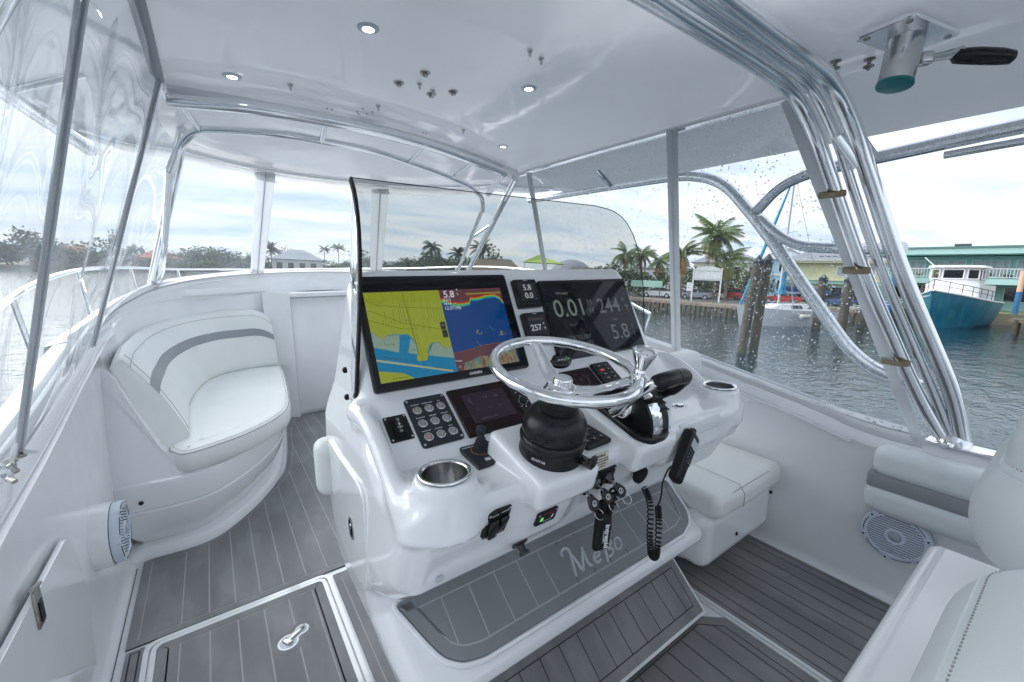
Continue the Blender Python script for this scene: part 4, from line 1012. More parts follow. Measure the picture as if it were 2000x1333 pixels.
# fabric rolled along the front edge of the hardtop
vl = thing('front_valance', 'wrinkled white fabric valance along the front edge of the hardtop', 'valance', (CX, 3.3, 2.1))
OV = Vector((CX, 3.3, 2.1))
vp = [Vector((p[0], p[1], 0)) for p in fes]
def vpt(u, v):
    t = (0.10 + 0.78 * u) * (len(vp) - 1); k = min(int(t), len(vp) - 2); p = vp[k].lerp(vp[k + 1], t - k); z0 = top_under(p.x, p.y)
    tw = (vp[k + 1] - vp[k]).normalized(); nn = Vector((-tw.y, tw.x, 0)); nn = nn if nn.y > 0 else -nn
    wr = 0.006 * math.sin(u * 90) * v * (1 - v) * 4
    return Vector((p.x, p.y, z0)) + nn * (-0.015 + 0.02 * v + wr) + Vector((0, 0, 0.005 - 0.075 * v * math.sin(math.pi * min(max(u, .002), .998)) ** .35)) - OV
MB().grid(vpt, 120, 6).build('fabric', 'fabric_trim', vl, smooth=180)
MB().tube([vpt(k / 80, 0.0) + Vector((0, -0.02, -0.012)) for k in range(81)], 0.009, 8).build('front_track', 'aluminium', vl)
# bottom tracks on the gunwales
for g, nm in (((lambda p: p), 'port'), (mir, 'starboard')):
    o = thing('gunwale_track', {'port': 'grey zip track and canvas strip along the port gunwale', 'starboard': 'white zip track and canvas strip along the starboard gunwale'}[nm], 'track', g((-0.50, 1.6, 0.95)))
    O = Vector(o.location); ys = np.linspace(0.36, 2.95, 40)
    vs, fs = [], []
    for y in ys:
        for dx, dz in ((0.010, -0.045), (0.016, -0.030), (0.006, -0.012), (-0.004, 0.004), (-0.02, 0.014), (-0.035, 0.010)):
            vs.append(Vector(g((-0.507 + dx - 0.018, y, zg(y) + dz))) - O)
    fs = [(i * 6 + k, i * 6 + k + 1, (i + 1) * 6 + k + 1, (i + 1) * 6 + k) for i in range(len(ys) - 1) for k in range(5)]
    MB().add(vs, fs).build('canvas_strip', 'canvas_grey' if nm == 'port' else 'fabric_trim', o, smooth=50, fix=True)
    MB().tube([Vector(g((-0.522, y, zg(y) + 0.019))) - O for y in ys], 0.0075, 6).build('zip_chain', 'lens_grey', o)
tr_b = thing('bow_track', 'white rolled fabric track along the bow coaming', 'track', (CX, 4.9, 1.48)); O = Vector((CX, 4.9, 1.48))
MB().tube([p + Vector((0, 0, 0.012)) - O for p in coam_s], 0.0, 8, flat=(0.020, 0.012)).build('fabric_roll', 'fabric_trim', tr_b)
MB().tube([p + Vector((0, -0.018, -0.016)) - O for p in coam_s], 0.0045, 6).build('grey_seam', 'canvas_grey', tr_b)  # thin grey cord just below the fabric roll
zp = thing('zip_slider', 'tangle of open zip ends and sliders at the foot of the port curtain', 'zip', (-0.475, 1.60, 1.0))
rnd = random.Random(4)
for k in range(9):
    p = Vector((rnd.uniform(-.01, .025), rnd.uniform(-0.10, 0.10), rnd.uniform(0, .05)))
    MB().rbox((0, 0, 0), (0.014, 0.030, 0.010), 0.003, 1, Matrix.Translation(p) @ rot('X', rnd.uniform(0, 180)) @ rot('Z', rnd.uniform(0, 180))).build('slider', 'steel_dull' if k % 3 else 'fabric_trim', zp)
MB().tube([(0, -0.18, -0.06), (0.015, -0.10, -0.02), (0.0, 0.0, 0.03), (0.0, 0.06, 0.08)], 0.006, 6).build('zip_chain', 'fabric_trim', zp)
# ------------------------------------------------------------------ helm console
XC = 1.05
con = thing('helm_console', 'white moulded helm console with dash, pods and padded footrest steps', 'console', (XC, 1.2, 0))
OC = Vector((XC, 1.2, 0))
SL = R(35); FT = R(34.5); ST = R(38)
prof_c = [(.900, .315), (.908, .346), (1.135, .502), (1.145, .54), (1.03, .612), (.915, .71), (.838, .86), (.802, .965), (.808, .998), (1.033, 1.001), (1.203, 1.120), (1.240, 1.148), (1.412, 1.500), (1.445, 1.532), (1.525, 1.527), (1.60, 1.32), (1.71, 1.05), (1.72, .8), (1.69, .5), (1.62, .36), (1.5, .335)]
def tiltM(deg): c_, s_ = math.cos(R(deg)), math.sin(R(deg)); return ((1, 0, 0), (0, c_, s_), (0, -s_, c_))
def capsule(X, Y, Z, a, b, r):
    ab = np.array(b) - np.array(a); L = float(ab @ ab)
    t = np.clip(((X - a[0]) * ab[0] + (Y - a[1]) * ab[1] + (Z - a[2]) * ab[2]) / L, 0, 1)
    return np.sqrt((X - a[0] - ab[0] * t) ** 2 + (Y - a[1] - ab[1] * t) ** 2 + (Z - a[2] - ab[2] * t) ** 2) - r
CUPS = [(0.415, 0.862), (1.685, 0.872)]
def f_console(X, Y, Z):
    Y = Y + OC.y; X = X + OC.x
    d2 = sd_poly(Y, Z, prof_c)
    w = np.interp(Z.ravel(), [0.3, 0.45, 0.7, 1.0, 1.13, 1.53], [0.715, 0.745, 0.755, 0.745, 0.712, 0.672]).reshape(Z.shape)
    dx = np.abs(X - XC) - w
    d_ = rmax(d2 + np.zeros_like(dx), dx + np.zeros_like(d2), 0.075)
    # thin out the underside towards the sides so the aft lower corners are rounded
    for sgn in (-1, 1):
        x0 = XC + sgn * 0.722; cap = None; pts = [(1.30, 1.10)] + [tuple(p)[:2] for p in spline([(1.22, 1.108, 0), (1.14, 1.098, 0), (1.06, 1.058, 0), (0.99, 1.008, 0), (0.92, 0.975, 0)], 3)]
        for (ya, za), (yb, zb) in zip(pts[:-1], pts[1:]):
            c_ = capsule(X, Y, Z, (x0, ya, za), (x0, yb, zb), 0.026); cap = c_ if cap is None else np.minimum(cap, c_)
        d_ = smin(d_, cap, 0.045)
    for (cx, cy) in CUPS:
        rr = np.hypot(X - cx, Y - cy); d_ = smin(d_, smax(smax(rr - (0.074 + (1.06 - Z) * 0.16), Z - 1.056, 0.018), 0.92 - Z, 0.01), 0.040)
    d_ = smin(d_, sd_box(X, Y, Z, (0.716, 0.862, 1.005), (0.106, 0.130, 0.045), 0.018, tiltM(16)), 0.016)
    d_ = smin(d_, sd_box(X, Y, Z, (0.716, 0.905, 0.90), (0.095, 0.085, 0.11), 0.04, tiltM(24)), 0.05)
    d_ = smin(d_, sd_box(X, Y, Z, (1.085, 0.868, 1.006), (0.100, 0.135, 0.050), 0.018, tiltM(18)), 0.016)
    d_ = smin(d_, sd_box(X, Y, Z, (1.45, 0.96, 0.93), (0.26, 0.17, 0.07), 0.03), 0.03)
    for (cx, cy) in CUPS: d_ = np.maximum(d_, -np.maximum(np.hypot(X - cx, Y - cy) - 0.0555, 0.965 - Z))
    return d_
def surf(x, z, lift=0.0, y0=0.55):
    """frame lying on the aft face of the shell at x, z"""
    def f(xx, yy, zz): return float(np.asarray(f_console(np.full((1, 1, 1), xx - OC.x), np.full((1, 1, 1), yy - OC.y), np.full((1, 1, 1), zz))).ravel()[0])
    ys = np.linspace(y0, 1.25, 500); F_ = np.asarray(f_console(np.full((1, 1, 1), x - OC.x), ys[None, :, None] - OC.y, np.full((1, 1, 1), z))).ravel()
    y = float(ys[int(np.argmax(F_ < 0))]); e = .022
    n_ = Vector((f(x + e, y, z) - f(x - e, y, z), f(x, y + e, z) - f(x, y - e, z), f(x, y, z + e) - f(x, y, z - e))).normalized()
    up = Vector((0, 0, 1)); up = (up - n_ * up.dot(n_)).normalized(); return frame(Vector((x, y, z)) + n_ * lift, up.cross(n_), up)
sdf_obj('shell', f_console, (-0.80, -0.56, 0.29), (0.80, 0.56, 1.57), 0.008, 'gelcoat', con)
def CM(M): return Matrix.Translation(-OC) @ M
MB().prism([(0.42, 1.02), (0.50, 0.99), (1.62, 0.99), (1.68, 1.02), (1.68, 1.55), (1.60, 1.60), (0.50, 1.60), (0.42, 1.55)], 0.0, 0.37, Matrix.Translation(-OC)).build('console_base', 'gelcoat', con, smooth=40)
MB().rbox((0.30, 1.62, 0.80), (0.10, 0.10, 0.22), 0.04, 4, Matrix.Translation(-OC)).build('side_pad', 'vinyl', con)
# side access door with latch
dpoly = [(1.565, .925), (1.454, .918), (1.20, .918), (1.155, .90), (1.143, .85), (1.172, .56), (1.36, .54), (1.58, .60), (1.615, .82)]
dpoly = [tuple(p)[:2] for p in round_path([(a, b, 0) for a, b in dpoly] + [(1.565, .925, 0)], 0.03)][:-1]
for sgn in (-1, 1):
    Ms = frame((XC - OC.x + sgn * 0.757, -OC.y, 0), (0, 1, 0) if sgn > 0 else (0, 1, 0), (0, 0, 1))
    if sgn < 0: Ms = Matrix(((0, 0, -1, XC - OC.x - 0.7505), (1, 0, 0, -OC.y), (0, 1, 0, 0), (0, 0, 0, 1)))
    MB().prism(dpoly, -0.02, 0.007, Ms, bevel=0.004).build('access_door', 'gelcoat', con, smooth=40, fix=True)
    Mk = Ms @ tr(1.305, 0.712, 0.006)
    ltc = MB().lathe([(0.030, 0), (0.030, 0.003), (0.026, 0.005), (0.021, 0.004)], 24, Mk, sy=1.35, cap=False).build('latch_ring', 'steel', con)
    MB().lathe([(0.0, 0.0015), (0.022, 0.002)], 20, Mk, sy=1.35, cap=False).build('latch_well', 'black_satin', ltc)
    MB().rbox((0, 0, 0.005), (0.010, 0.045, 0.004), 0.0015, 1, Mk @ rot('Z', 25)).build('latch_tee', 'steel', ltc)
# footrest and step mats
MF = CM(frame((0, 0.940, 0.3705), (1, 0, 0), (0, math.cos(FT), math.sin(FT))))
fpoly = [(1.60, 0.0), (1.68, 0.025), (1.715, 0.07), (1.74, 0.23), (0.365, 0.245), (0.43, 0.095), (0.455, 0.05), (0.50, 0.016), (0.57, 0.0)]
fpoly = [tuple(p)[:2] for p in round_path([(a, b, 0) for a, b in fpoly] + [(1.60, 0.0, 0)], 0.022, 3)][:-1]
foot = mat_panel(con, fpoly, [.505, .605, .705, .804, .898, 1.36, 1.455, 1.55, 1.645], MF, border=0.036, gap=0.0055, groove='eva_groove_pale', top='eva_light', name='footrest_mat', th=0.009)
for x in (0.993, 1.083, 1.175, 1.27): MB().box((x, 0.047, 0.0095), (0.002, 0.02, 0.0012), MF).build('tick_mark', 'eva_groove', foot)
for x in (0.993, 1.083): MB().box((x, 0.193, 0.0095), (0.002, 0.012, 0.0012), MF).build('tick_mark', 'eva_groove', foot)
mebo = [[(0.987, 0.14), (0.986, 0.152), (0.997, 0.162), (1.015, 0.162), (1.024, 0.147), (1.014, 0.11), (0.996, 0.062)], [(1.022, 0.146), (1.030, 0.105), (1.036, 0.069), (1.06, 0.103), (1.085, 0.140)], [(1.085, 0.140), (1.077, 0.112), (1.073, 0.08), (1.085, 0.064)],
        [(1.107, 0.084), (1.137, 0.085), (1.142, 0.096), (1.123, 0.098), (1.106, 0.08), (1.113, 0.066), (1.137, 0.069)], [(1.186, 0.112), (1.172, 0.08), (1.156, 0.046)], [(1.172, 0.108), (1.190, 0.121), (1.215, 0.120), (1.222, 0.105), (1.195, 0.090), (1.212, 0.080), (1.198, 0.066), (1.169, 0.063)]]
for s_ in mebo:
    pts = spline([(a, b, 0.0095) for a, b in s_], 6)
    MB().tube([MF @ p for p in pts], [0.0050 + 0.0022 * math.sin(math.pi * k / (len(pts) - 1)) for k in range(len(pts))], 6).build('lettering', 'print_grey', foot, smooth=60)
MB().tube([MF @ p for p in spline([(a, b, 0.0095) for a, b in [(1.247, 0.108), (1.265, 0.109), (1.271, 0.096), (1.264, 0.079), (1.242, 0.069), (1.23, 0.076), (1.233, 0.092)]], 5, closed=True)], 0.0055, 6, closed=True).build('lettering', 'print_grey', foot, smooth=60)
# moulded lip round the footrest
MB().tube([MF @ Vector((a, b, 0.002)) for a, b in inset(fpoly, -0.010)], 0.009, 8, closed=True).build('footrest_lip', 'gelcoat', con)
MS = CM(frame((0, 0.818, 0.062), (1, 0, 0), (0, math.cos(ST), math.sin(ST))))
MB().prism([(0.44, -0.012), (1.622, -0.012), (1.642, 0.245), (0.44, 0.245)], -0.034, 0.0, MS).build('step_board', 'gelcoat', con)
mat_panel(con, [(0.46, 0.0), (1.605, 0.0), (1.625, 0.232), (0.46, 0.232)], [1.435 - 0.0895 * i for i in range(-1, 11)], MS, border=0.034, gap=0.004, top='eva', name='step_mat', th=0.008)
# lid box on the starboard dash
lidp = [(1.285, 0.812), (1.545, 0.812), (1.60, 1.02), (1.30, 1.02)]
MB().prism([tuple(p)[:2] for p in round_path([(a, b, 0) for a, b in lidp] + [(1.285, .812, 0)], .012)][:-1], 0.995, 1.0065, Matrix.Translation(-OC), bevel=0.003).build('glovebox_lid', 'gelcoat', con, smooth=40)
MB().rbox((1.415, 0.797, 0.968), (0.262, 0.02, 0.062), 0.008, 3, Matrix.Translation(-OC)).build('lid_front', 'gelcoat', con)
Mk = Matrix.Translation(Vector((1.445, 0.90, 1.0065)) - OC) @ rot('Z', -20)
ltc = MB().lathe([(0.030, 0), (0.030, 0.003), (0.026, 0.005), (0.020, 0.004)], 24, Mk, sy=0.72, cap=False).build('lid_latch', 'chrome', con)
MB().lathe([(0.0, 0.002), (0.021, 0.0025)], 20, Mk, sy=0.72, cap=False).build('latch_well', 'black_satin', ltc)
MB().rbox((0.008, 0, 0.005), (0.03, 0.012, 0.004), 0.0015, 1, Mk).build('latch_tee', 'chrome', ltc)
MB().lathe([(0.0125, 0), (0.011, 0.003), (0, 0.003)], 20, CM(frame((0.405, 0.889, 0.752), (1, 0, 0), (0, -.45, .89)))).build('hole_plug', 'lens_grey', con)
MB().lathe([(0.009, 0), (0.009, 0.006), (0.004, 0.010), (0, .01)], 12, CM(frame((0.50, 1.062, 0.588), (1, 0, 0), (0, -.8, .6)))).build('snap_stud', 'steel_dull', con)

# ------------------------------------------------------------------ windscreen
ws = thing('windscreen', 'lightly smoked acrylic windscreen wrapped round the front of the console', 'windscreen', (XC, 1.6, 1.2))
OW = Vector((XC, 1.6, 1.2))
def wpath(z):
    """plan of the screen at height z, port aft end round to starboard aft end"""
    t = (z - 1.05) / 0.85; w = 0.722 - 0.085 * t; b_ = 0.36 + 0.17 * t; ya = 1.315; n_ = 3.0; pts = []
    for k in range(21):
        a = math.pi / 2 * (k / 20) ** 1.25; pts.append((XC - w * math.cos(a) ** (2 / n_), ya + b_ * math.sin(a) ** (2 / n_)))
    return pts + [(2 * XC - x, y) for x, y in pts[-2::-1]]
def ztop(x, y):
    """upper edge: level across the front, sweeping down along the sides"""
    a = min(max((y - 1.32) / 0.26, 0), 1); e = abs(x - XC)
    return 1.42 + 0.42 * (1 - (1 - a) ** 2.6) ** 0.5 + 0.075 * min(max((y - 1.5) / 0.35, 0), 1)
def wgrid():
    base = wpath(1.6); L = [0]
    for a, b in zip(base[:-1], base[1:]): L.append(L[-1] + math.dist(a, b))
    us = sorted(set([0, .005, .012, .02, .03, .045, .06, .08, .1, .13, .16, .2] + list(np.linspace(.2, .8, 24)) + [1 - k for k in (0, .005, .012, .02, .03, .045, .06, .08, .1, .13, .16, .2)]))
    def at(u, z):
        P_ = wpath(z); t = u * L[-1]; k = max(i for i in range(len(L) - 1) if L[i] <= t + 1e-9); f = (t - L[k]) / (L[k + 1] - L[k])
        return (P_[k][0] + (P_[k + 1][0] - P_[k][0]) * f, P_[k][1] + (P_[k + 1][1] - P_[k][1]) * f)
    cols = []
    for u in us:
        x, y = at(u, 1.6); zt = ztop(x, y); z0 = 1.05
        cols.append([Vector((*at(u, z0 + (zt - z0) * v), z0 + (zt - z0) * v)) - OW for v in np.linspace(0, 1, 16)])
    return cols
wc = wgrid(); nv_ = 16; vs = [p for c_ in wc for p in c_]
fs = [(i * nv_ + k, (i + 1) * nv_ + k, (i + 1) * nv_ + k + 1, i * nv_ + k + 1) for i in range(len(wc) - 1) for k in range(nv_ - 1)]
MB().add(vs, fs).build('pane', 'acrylic', ws, smooth=60)
top_e = [c_[-1] for c_ in wc]
MB().tube(top_e, 0.0022, 6).build('cut_edge', 'panel_slate', ws)
MB().tube(wc[0] + top_e[1:9], 0.0, 8, flat=(0.0120, 0.0065)).build('edge_trim', 'rubber', ws)
MB().tube(wc[-1], 0.0, 6, flat=(0.0030, 0.0022)).build('edge_trim', 'rubber', ws)
for z in (1.13, 1.22):
    MB().lathe([(0.010, 0), (0.010, 0.008), (0.005, 0.012), (0, .012)], 12, Matrix.Translation(Vector((XC - 0.722, 1.375, z)) - OW) @ rot('Y', -90)).build('fixing_knob', 'rubber', ws)

# ------------------------------------------------------------------ displays on the upright panel
DU = Vector((0, 0.4413, 0.8974))
def DM(x, s_, lift=0.0):
    """frame on the display panel: x across, s up the panel from the bottom edge of the plotters"""
    o = Vector((x, 1.2372, 1.1660)) + DU * s_; n_ = Vector((1, 0, 0)).cross(DU); return frame(o + n_ * lift, (1, 0, 0), DU)
def flat(polys, M, m, parent, name, z, uv):
    W, H = uv; mb_ = MB()
    for k, pl in enumerate(polys):
        pl = pl if area(pl) > 0 else pl[::-1]; mb_.prism([(u * W, v * H) for u, v in pl], z - 0.0001, z + 0.00003 * k, M)
    return mb_.build(name, m, parent, smooth=None)
for nm, c_, e_ in (('scr_land', (0.40, 0.47, 0.03), 0.62), ('scr_land_line', (0.12, 0.15, 0.02), .5), ('scr_blue', (0.0, 0.21, 0.42), .75), ('scr_pale', (0.33, 0.47, 0.38), .6), ('scr_cream', (0.50, 0.56, 0.35), .6), ('scr_deep', (0.0, 0.045, 0.20), .8),
                   ('scr_maroon', (0.10, 0.035, 0.045), .9), ('scr_red', (0.42, 0.02, 0.01), .7), ('scr_yel', (0.50, 0.42, 0.02), .7), ('scr_green', (0.03, 0.40, 0.08), .8), ('scr_cyan', (0.02, 0.30, 0.50), .8), ('scr_white', (0.75, 0.80, 0.85), .7), ('scr_dim', (0.25, 0.31, 0.29), .5), ('scr_dim2', (0.16, 0.185, 0.20), .45), ('scr_dark', (0.012, 0.016, 0.024), .8), ('scr_orange', (0.45, 0.16, 0.03), .5), ('scr_text', (0.60, 0.61, 0.63), .7), ('scr_purple', (0.016, 0.005, 0.018), .8), ('scr_lowtext', (0.09, 0.07, 0.09), .7)):
    screen_mat(nm, c_, e_)
def sonar_mat():
    m = mat('scr_sonar', (0.004,) * 3, 0.06); n, l = nodes_of(m); b = n['Principled BSDF']; tc = n.new('ShaderNodeTexCoord'); mp = n.new('ShaderNodeMapping')
    mp.inputs['Scale'].default_value = (95, 14, 14); l.new(tc.outputs['Object'], mp.inputs[0])
    t = n.new('ShaderNodeTexNoise'); t.inputs['Scale'].default_value = 1.0; t.inputs['Detail'].default_value = 4; l.new(mp.outputs[0], t.inputs['Vector'])
    cr = n.new('ShaderNodeValToRGB'); l.new(t.outputs[0], cr.inputs[0]); els = cr.color_ramp.elements
    els[0].position, els[0].color = .34, (0.02, 0.10, 0.30, 1); els[1].position, els[1].color = .72, (0.40, 0.30, 0.05, 1)
    for p_, c_ in ((.44, (0.14, 0.33, 0.20, 1)), (.52, (0.34, 0.26, 0.16, 1)), (.60, (0.20, 0.06, 0.05, 1))): e_ = els.new(p_); e_.color = c_
    l.new(cr.outputs[0], b.inputs['Emission Color']); b.inputs['Emission Strength'].default_value = .17
sonar_mat()
cpl = thing('chart_plotter', 'large chart plotter with green land map and blue sonar view on the port panel', 'display', (0.667, 1.32, 1.33)); OD = Vector((0.667, 1.32, 1.33))
L_ = lambda M: Matrix.Translation(-OD) @ M
M0 = L_(DM(0.667, 0.1925))
MB().prism(rrect(0.590, 0.386, 0.012), -0.01, 0.009, M0, bevel=0.004).build('bezel', 'black_plastic', cpl)
MB().prism(rrect(0.572, 0.366, 0.008), 0.009, 0.0098, M0).build('cover_glass', 'glass_black', cpl)
MSC = L_(DM(0.3935, 0.0265, 0.0100)); UV = (0.5255, 0.3005)
scr = flat([[(0, 0), (.502, 0), (.502, 1), (0, 1)]], MSC, 'scr_land', cpl, 'map_view', 0.0, UV)
shore = [(0.0, 0.557), (0.068, 0.457), (0.089, 0.504), (0.128, 0.51), (0.172, 0.501), (0.223, 0.496), (0.251, 0.436), (0.269, 0.342), (0.247, 0.20), (0.255, 0.18), (0.306, 0.177), (0.316, 0.19), (0.333, 0.281), (0.350, .34), (0.375, 0.369), (0.425, 0.363), (0.447, 0.296), (0.475, .285), (0.502, 0.300)]
flat([shore[::-1] + [(0.0, 0.0), (.502, 0.0)]], MSC, 'scr_blue', scr, 'water_area', 0.0003, UV)
flat([[(0.0, 0.555), (0.068, 0.455), (.088, .5), (0.172, 0.496), (0.144, 0.304), (0.0, 0.387)], [(0.235, 0.448), (0.274, 0.341), (0.255, 0.261), (0.201, 0.285)], [(0.336, 0.26), (0.374, 0.359), (0.424, 0.358), (.447, .29), (0.502, 0.29), (0.502, 0.161), (0.326, 0.231)]], MSC, 'scr_pale', scr, 'shallows', 0.0006, UV)
flat([[(0, 0), (.211, 0.0), (0.15, .07), (0.108, 0.09), (0.0, 0.131)]], MSC, 'scr_land', scr, 'south_bank', 0.0006, UV)
flat([[(0.0, 0.258), (0.47, 0.025), (0.47, 0.003), (0.0, 0.234)]], MSC, 'scr_cream', scr, 'channel', 0.0007, UV)
rl = MB()
def road(pts, w=0.0011, z=0.0009):
    P_ = [Vector((u * UV[0], v * UV[1], z)) for u, v in pts]
    rl.tube([MSC @ p for p in P_], w * .5, 4)
rnd = random.Random(2)
road([(0, .919), (.067, .847), (.283, .801), (.495, .77)]); road([(.008, .798), (.132, .692), (.215, .625), (.47, .509), (.5, .5)]); road([(0, .69), (.1, .62), (.2, .56), (.3, .545)]); road([(.11, 1.0), (.12, .9), (.067, .847)])
for k in range(26):
    u = .03 + .018 * k; v0, v1 = rnd.choice([(.85, 1.0), (.6, .78), (.52, .68), (.64, .95)])
    road([(u, max(v0, .62 if u < .26 else .5)), (u + .004, v1)], .0006)
for k in range(24):
    u = .01 + .0195 * k; j = min(range(len(shore)), key=lambda i: abs(shore[i][0] - u)); road([(u, shore[j][1] - .005), (u - .004, shore[j][1] - .06)], .0006)
for k in range(16): road([(.01 + .012 * k, .125 - .006 * k), (.012 + .012 * k, .165 - .007 * k)], .0006)
road([(.172, .49), (.176, 0.0)], .0006); road([(0.28, .5), (.283, 0.0)], .0008); road([(.36, .36), (.345, .1)], .0005); road([(0, .30), (.25, .17)], .0005)
tag(rl.build('road_lines', 'scr_land_line', scr, smooth=None), kind='stuff')
MB().tube([MSC @ Vector((u * UV[0], v * UV[1], .0011)) for u, v in ((0.246, 0.995), (0.265, 0.363), (0.263, 0.246))], 0.0008, 4).build('heading_line', 'print_black', scr)
for u, v in ((.474, .558), (.476, .459)):
    b_ = MB().prism(rrect(.019, .027, .002), 0, .0006, MSC @ tr(u * UV[0], v * UV[1], .0009)).build('zoom_key', 'scr_dark', scr); text('+' if v > .5 else '-', .012, MSC @ tr(u * UV[0], v * UV[1], .0018), 'scr_text', scr)
MB().lathe([(.0035, 0), (.0, .0005)], 12, MSC @ tr(.232 * UV[0], .655 * UV[1], .001), cap=False).build('map_marker', 'scr_dim', scr)
for u, v, s_ in ((.10, .40, 'North Lake'), (.10, .245, 'Intracoastal Waterway'), (.40, .065, 'North Palm Beach'), (.12, .03, 'North Palm Beach'), (.236, .31, 'G "3"')): text(s_, .0065, MSC @ tr(u * UV[0], v * UV[1], .0012) @ rot('Z', -14 if v in (.245, .065) else 0), 'scr_land_line', scr)
so = flat([[(.502, 0), (1, 0), (1, 1), (.502, 1)]], MSC, 'scr_deep', cpl, 'sonar_view', 0.0, UV)
stp = [(0.502, 0.87), (0.54, .85), (0.573, 0.815), (0.647, 0.802), (0.713, 0.812), (0.729, 0.868), (0.804, 0.872), (0.86, 0.894), (0.931, 0.905), (0.97, 0.868), (1.0, 0.80)]
jit = []
for (a, b) in zip(stp[:-1], stp[1:]):
    for k in range(6): t = k / 6; jit.append((a[0] + (b[0] - a[0]) * t, a[1] + (b[1] - a[1]) * t + rnd.uniform(-.007, .007)))
jit.append(stp[-1])
for k, (m_, dz) in enumerate((('scr_cyan', -.030), ('scr_green', -.018), ('scr_yel', -.004), ('scr_red', .010), ('scr_maroon', .030))):
    flat([[(u, v + dz) for u, v in jit][::-1] + [(.502, 1.0), (1.0, 1.0)][0:2]] if False else [[(.502, 1.0)] + [(u, min(v + dz, .998)) for u, v in jit] + [(1.0, 1.0)]], MSC, m_, so, 'surface_band', 0.0003 + .0002 * k, UV)
for k in range(5): flat([[(.70, .955 - .008 * k - .012), (.995, .955 - .008 * k - .012), (.995, .958 - .008 * k - .008), (.70, .958 - .008 * k - .008)]], MSC, ('scr_red', 'scr_green', 'scr_yel', 'scr_maroon', 'scr_red')[k], so, 'surface_clutter', .0014 + .00003 * k, UV)
sb_ = [(0.502, 0.224), (0.56, .222), (0.597, 0.231), (0.65, .24), (0.707, 0.26), (0.76, .262), (0.813, 0.274), (.9, .28), (1.0, 0.289)]
flat([[(.502, 0)] + [(1, 0)] + sb_[::-1]], MSC, 'scr_maroon', so, 'bottom_layer', .0004, UV)
flat([[(.545, 0.0), (1, 0.0), (1.0, .19), (.86, .17), (0.80, .18), (0.764, 0.13), (.69, .14), (0.613, 0.10), (.57, .09)]], MSC, 'scr_sonar', so, 'bottom_echo', .0007, UV)
MB().tube([MSC @ Vector((u * UV[0], v * UV[1] + rnd.uniform(-.001, .001), .0009)) for u, v in sb_], .0007, 4).build('bottom_line', 'scr_orange', so)
for (u, v) in ((.735, .439), (.902, .398), (.93, .39)):
    fm = MB()
    for k in range(7): fm.sphere(((u + rnd.uniform(-.02, .02)) * UV[0], (v + rnd.uniform(-.03, .03)) * UV[1], .0006), (.004 * rnd.uniform(.4, 1), .0025 * rnd.uniform(.4, 1), .0003), 8, MSC)
    tag(fm.build('fish_echo', 'scr_yel' if v > .392 else 'scr_orange', so), kind='stuff')
MB().tube([MSC @ Vector((u * UV[0], v * UV[1], .0008)) for u, v in ((.700, .33), (.705, .29), (.72, .265))], .0009, 4).build('fish_arch', 'scr_dim', so)
MB().tube([MSC @ Vector((u * UV[0], v * UV[1], .0008)) for u, v in ((.83, .50), (.84, .46), (.86, .44))], .0007, 4).build('fish_arch', 'scr_cyan', so)
text('5.8', .036, MSC @ tr(.57 * UV[0], .935 * UV[1], .0022), 'scr_white', so, bold=.0004); text('f\nt', .015, MSC @ tr(.637 * UV[0], .965 * UV[1], .0022), 'scr_white', so)
text('(2.51)', .014, MSC @ tr(.545 * UV[0], .868 * UV[1], .0022), 'scr_white', so); text('78.1 F', .012, MSC @ tr(.545 * UV[0], .815 * UV[1], .0022), 'scr_white', so); text('12:27:29p', .017, MSC @ tr(.577 * UV[0], .763 * UV[1], .0022), 'scr_white', so)
text('77 kHz', .009, MSC @ tr(.525 * UV[0], .115 * UV[1], .0022), 'scr_text', so); text('11', .012, MSC @ tr(.525 * UV[0], .045 * UV[1], .0022), 'scr_text', so)
text('GARMIN', 0.0135, L_(DM(0.725, 0.0115, 0.0101)), 'print_white', cpl, bold=.0003)

rp_ = thing('chart_plotter', 'large dark display showing 0.01 and 244 in big digits on the starboard panel', 'display', (1.391, 1.32, 1.33)); OD = Vector((1.391, 1.32, 1.33))
M0 = L_(DM(1.391, 0.178))
MB().prism(rrect(0.540, 0.352, 0.008), -0.01, 0.008, M0, bevel=0.003).build('bezel', 'black_plastic', rp_)
MB().prism(rrect(0.532, 0.330, 0.004), 0.008, 0.0088, M0 @ tr(0, -0.004)).build('cover_glass', 'glass_black', rp_)
MT = L_(DM(1.125, 0.0, 0.0092))
def rt(s, u, v, size, m_='scr_dim', **k): text(s, size, MT @ tr(u * .533, v * .345), m_, rp_, **k)
rt('GPS Speed', .20, .845, .016); rt('0.01', .245, .635, .112, bold=.0006); rt('M\nH', .475, .645, .040, 'scr_dim2'); rt('244', .70, .63, .100, 'scr_dim2', bold=.0006); rt('\u00b0', .90, .66, .06, 'scr_dim2'); rt('T', .925, .57, .05, 'scr_dim2')
rt('Position', .22, .42, .012, 'scr_dim2'); rt('N  26\u00b055.907\'', .24, .25, .028, 'scr_dim2'); rt('W080\u00b003.173\'', .24, .165, .028, 'scr_dim2'); rt('5.8', .74, .255, .100, 'scr_dim2', bold=.0006); rt('f\nt', .915, .27, .034, 'scr_dim2'); rt('Depth', .72, .44, .012, 'scr_dim2')
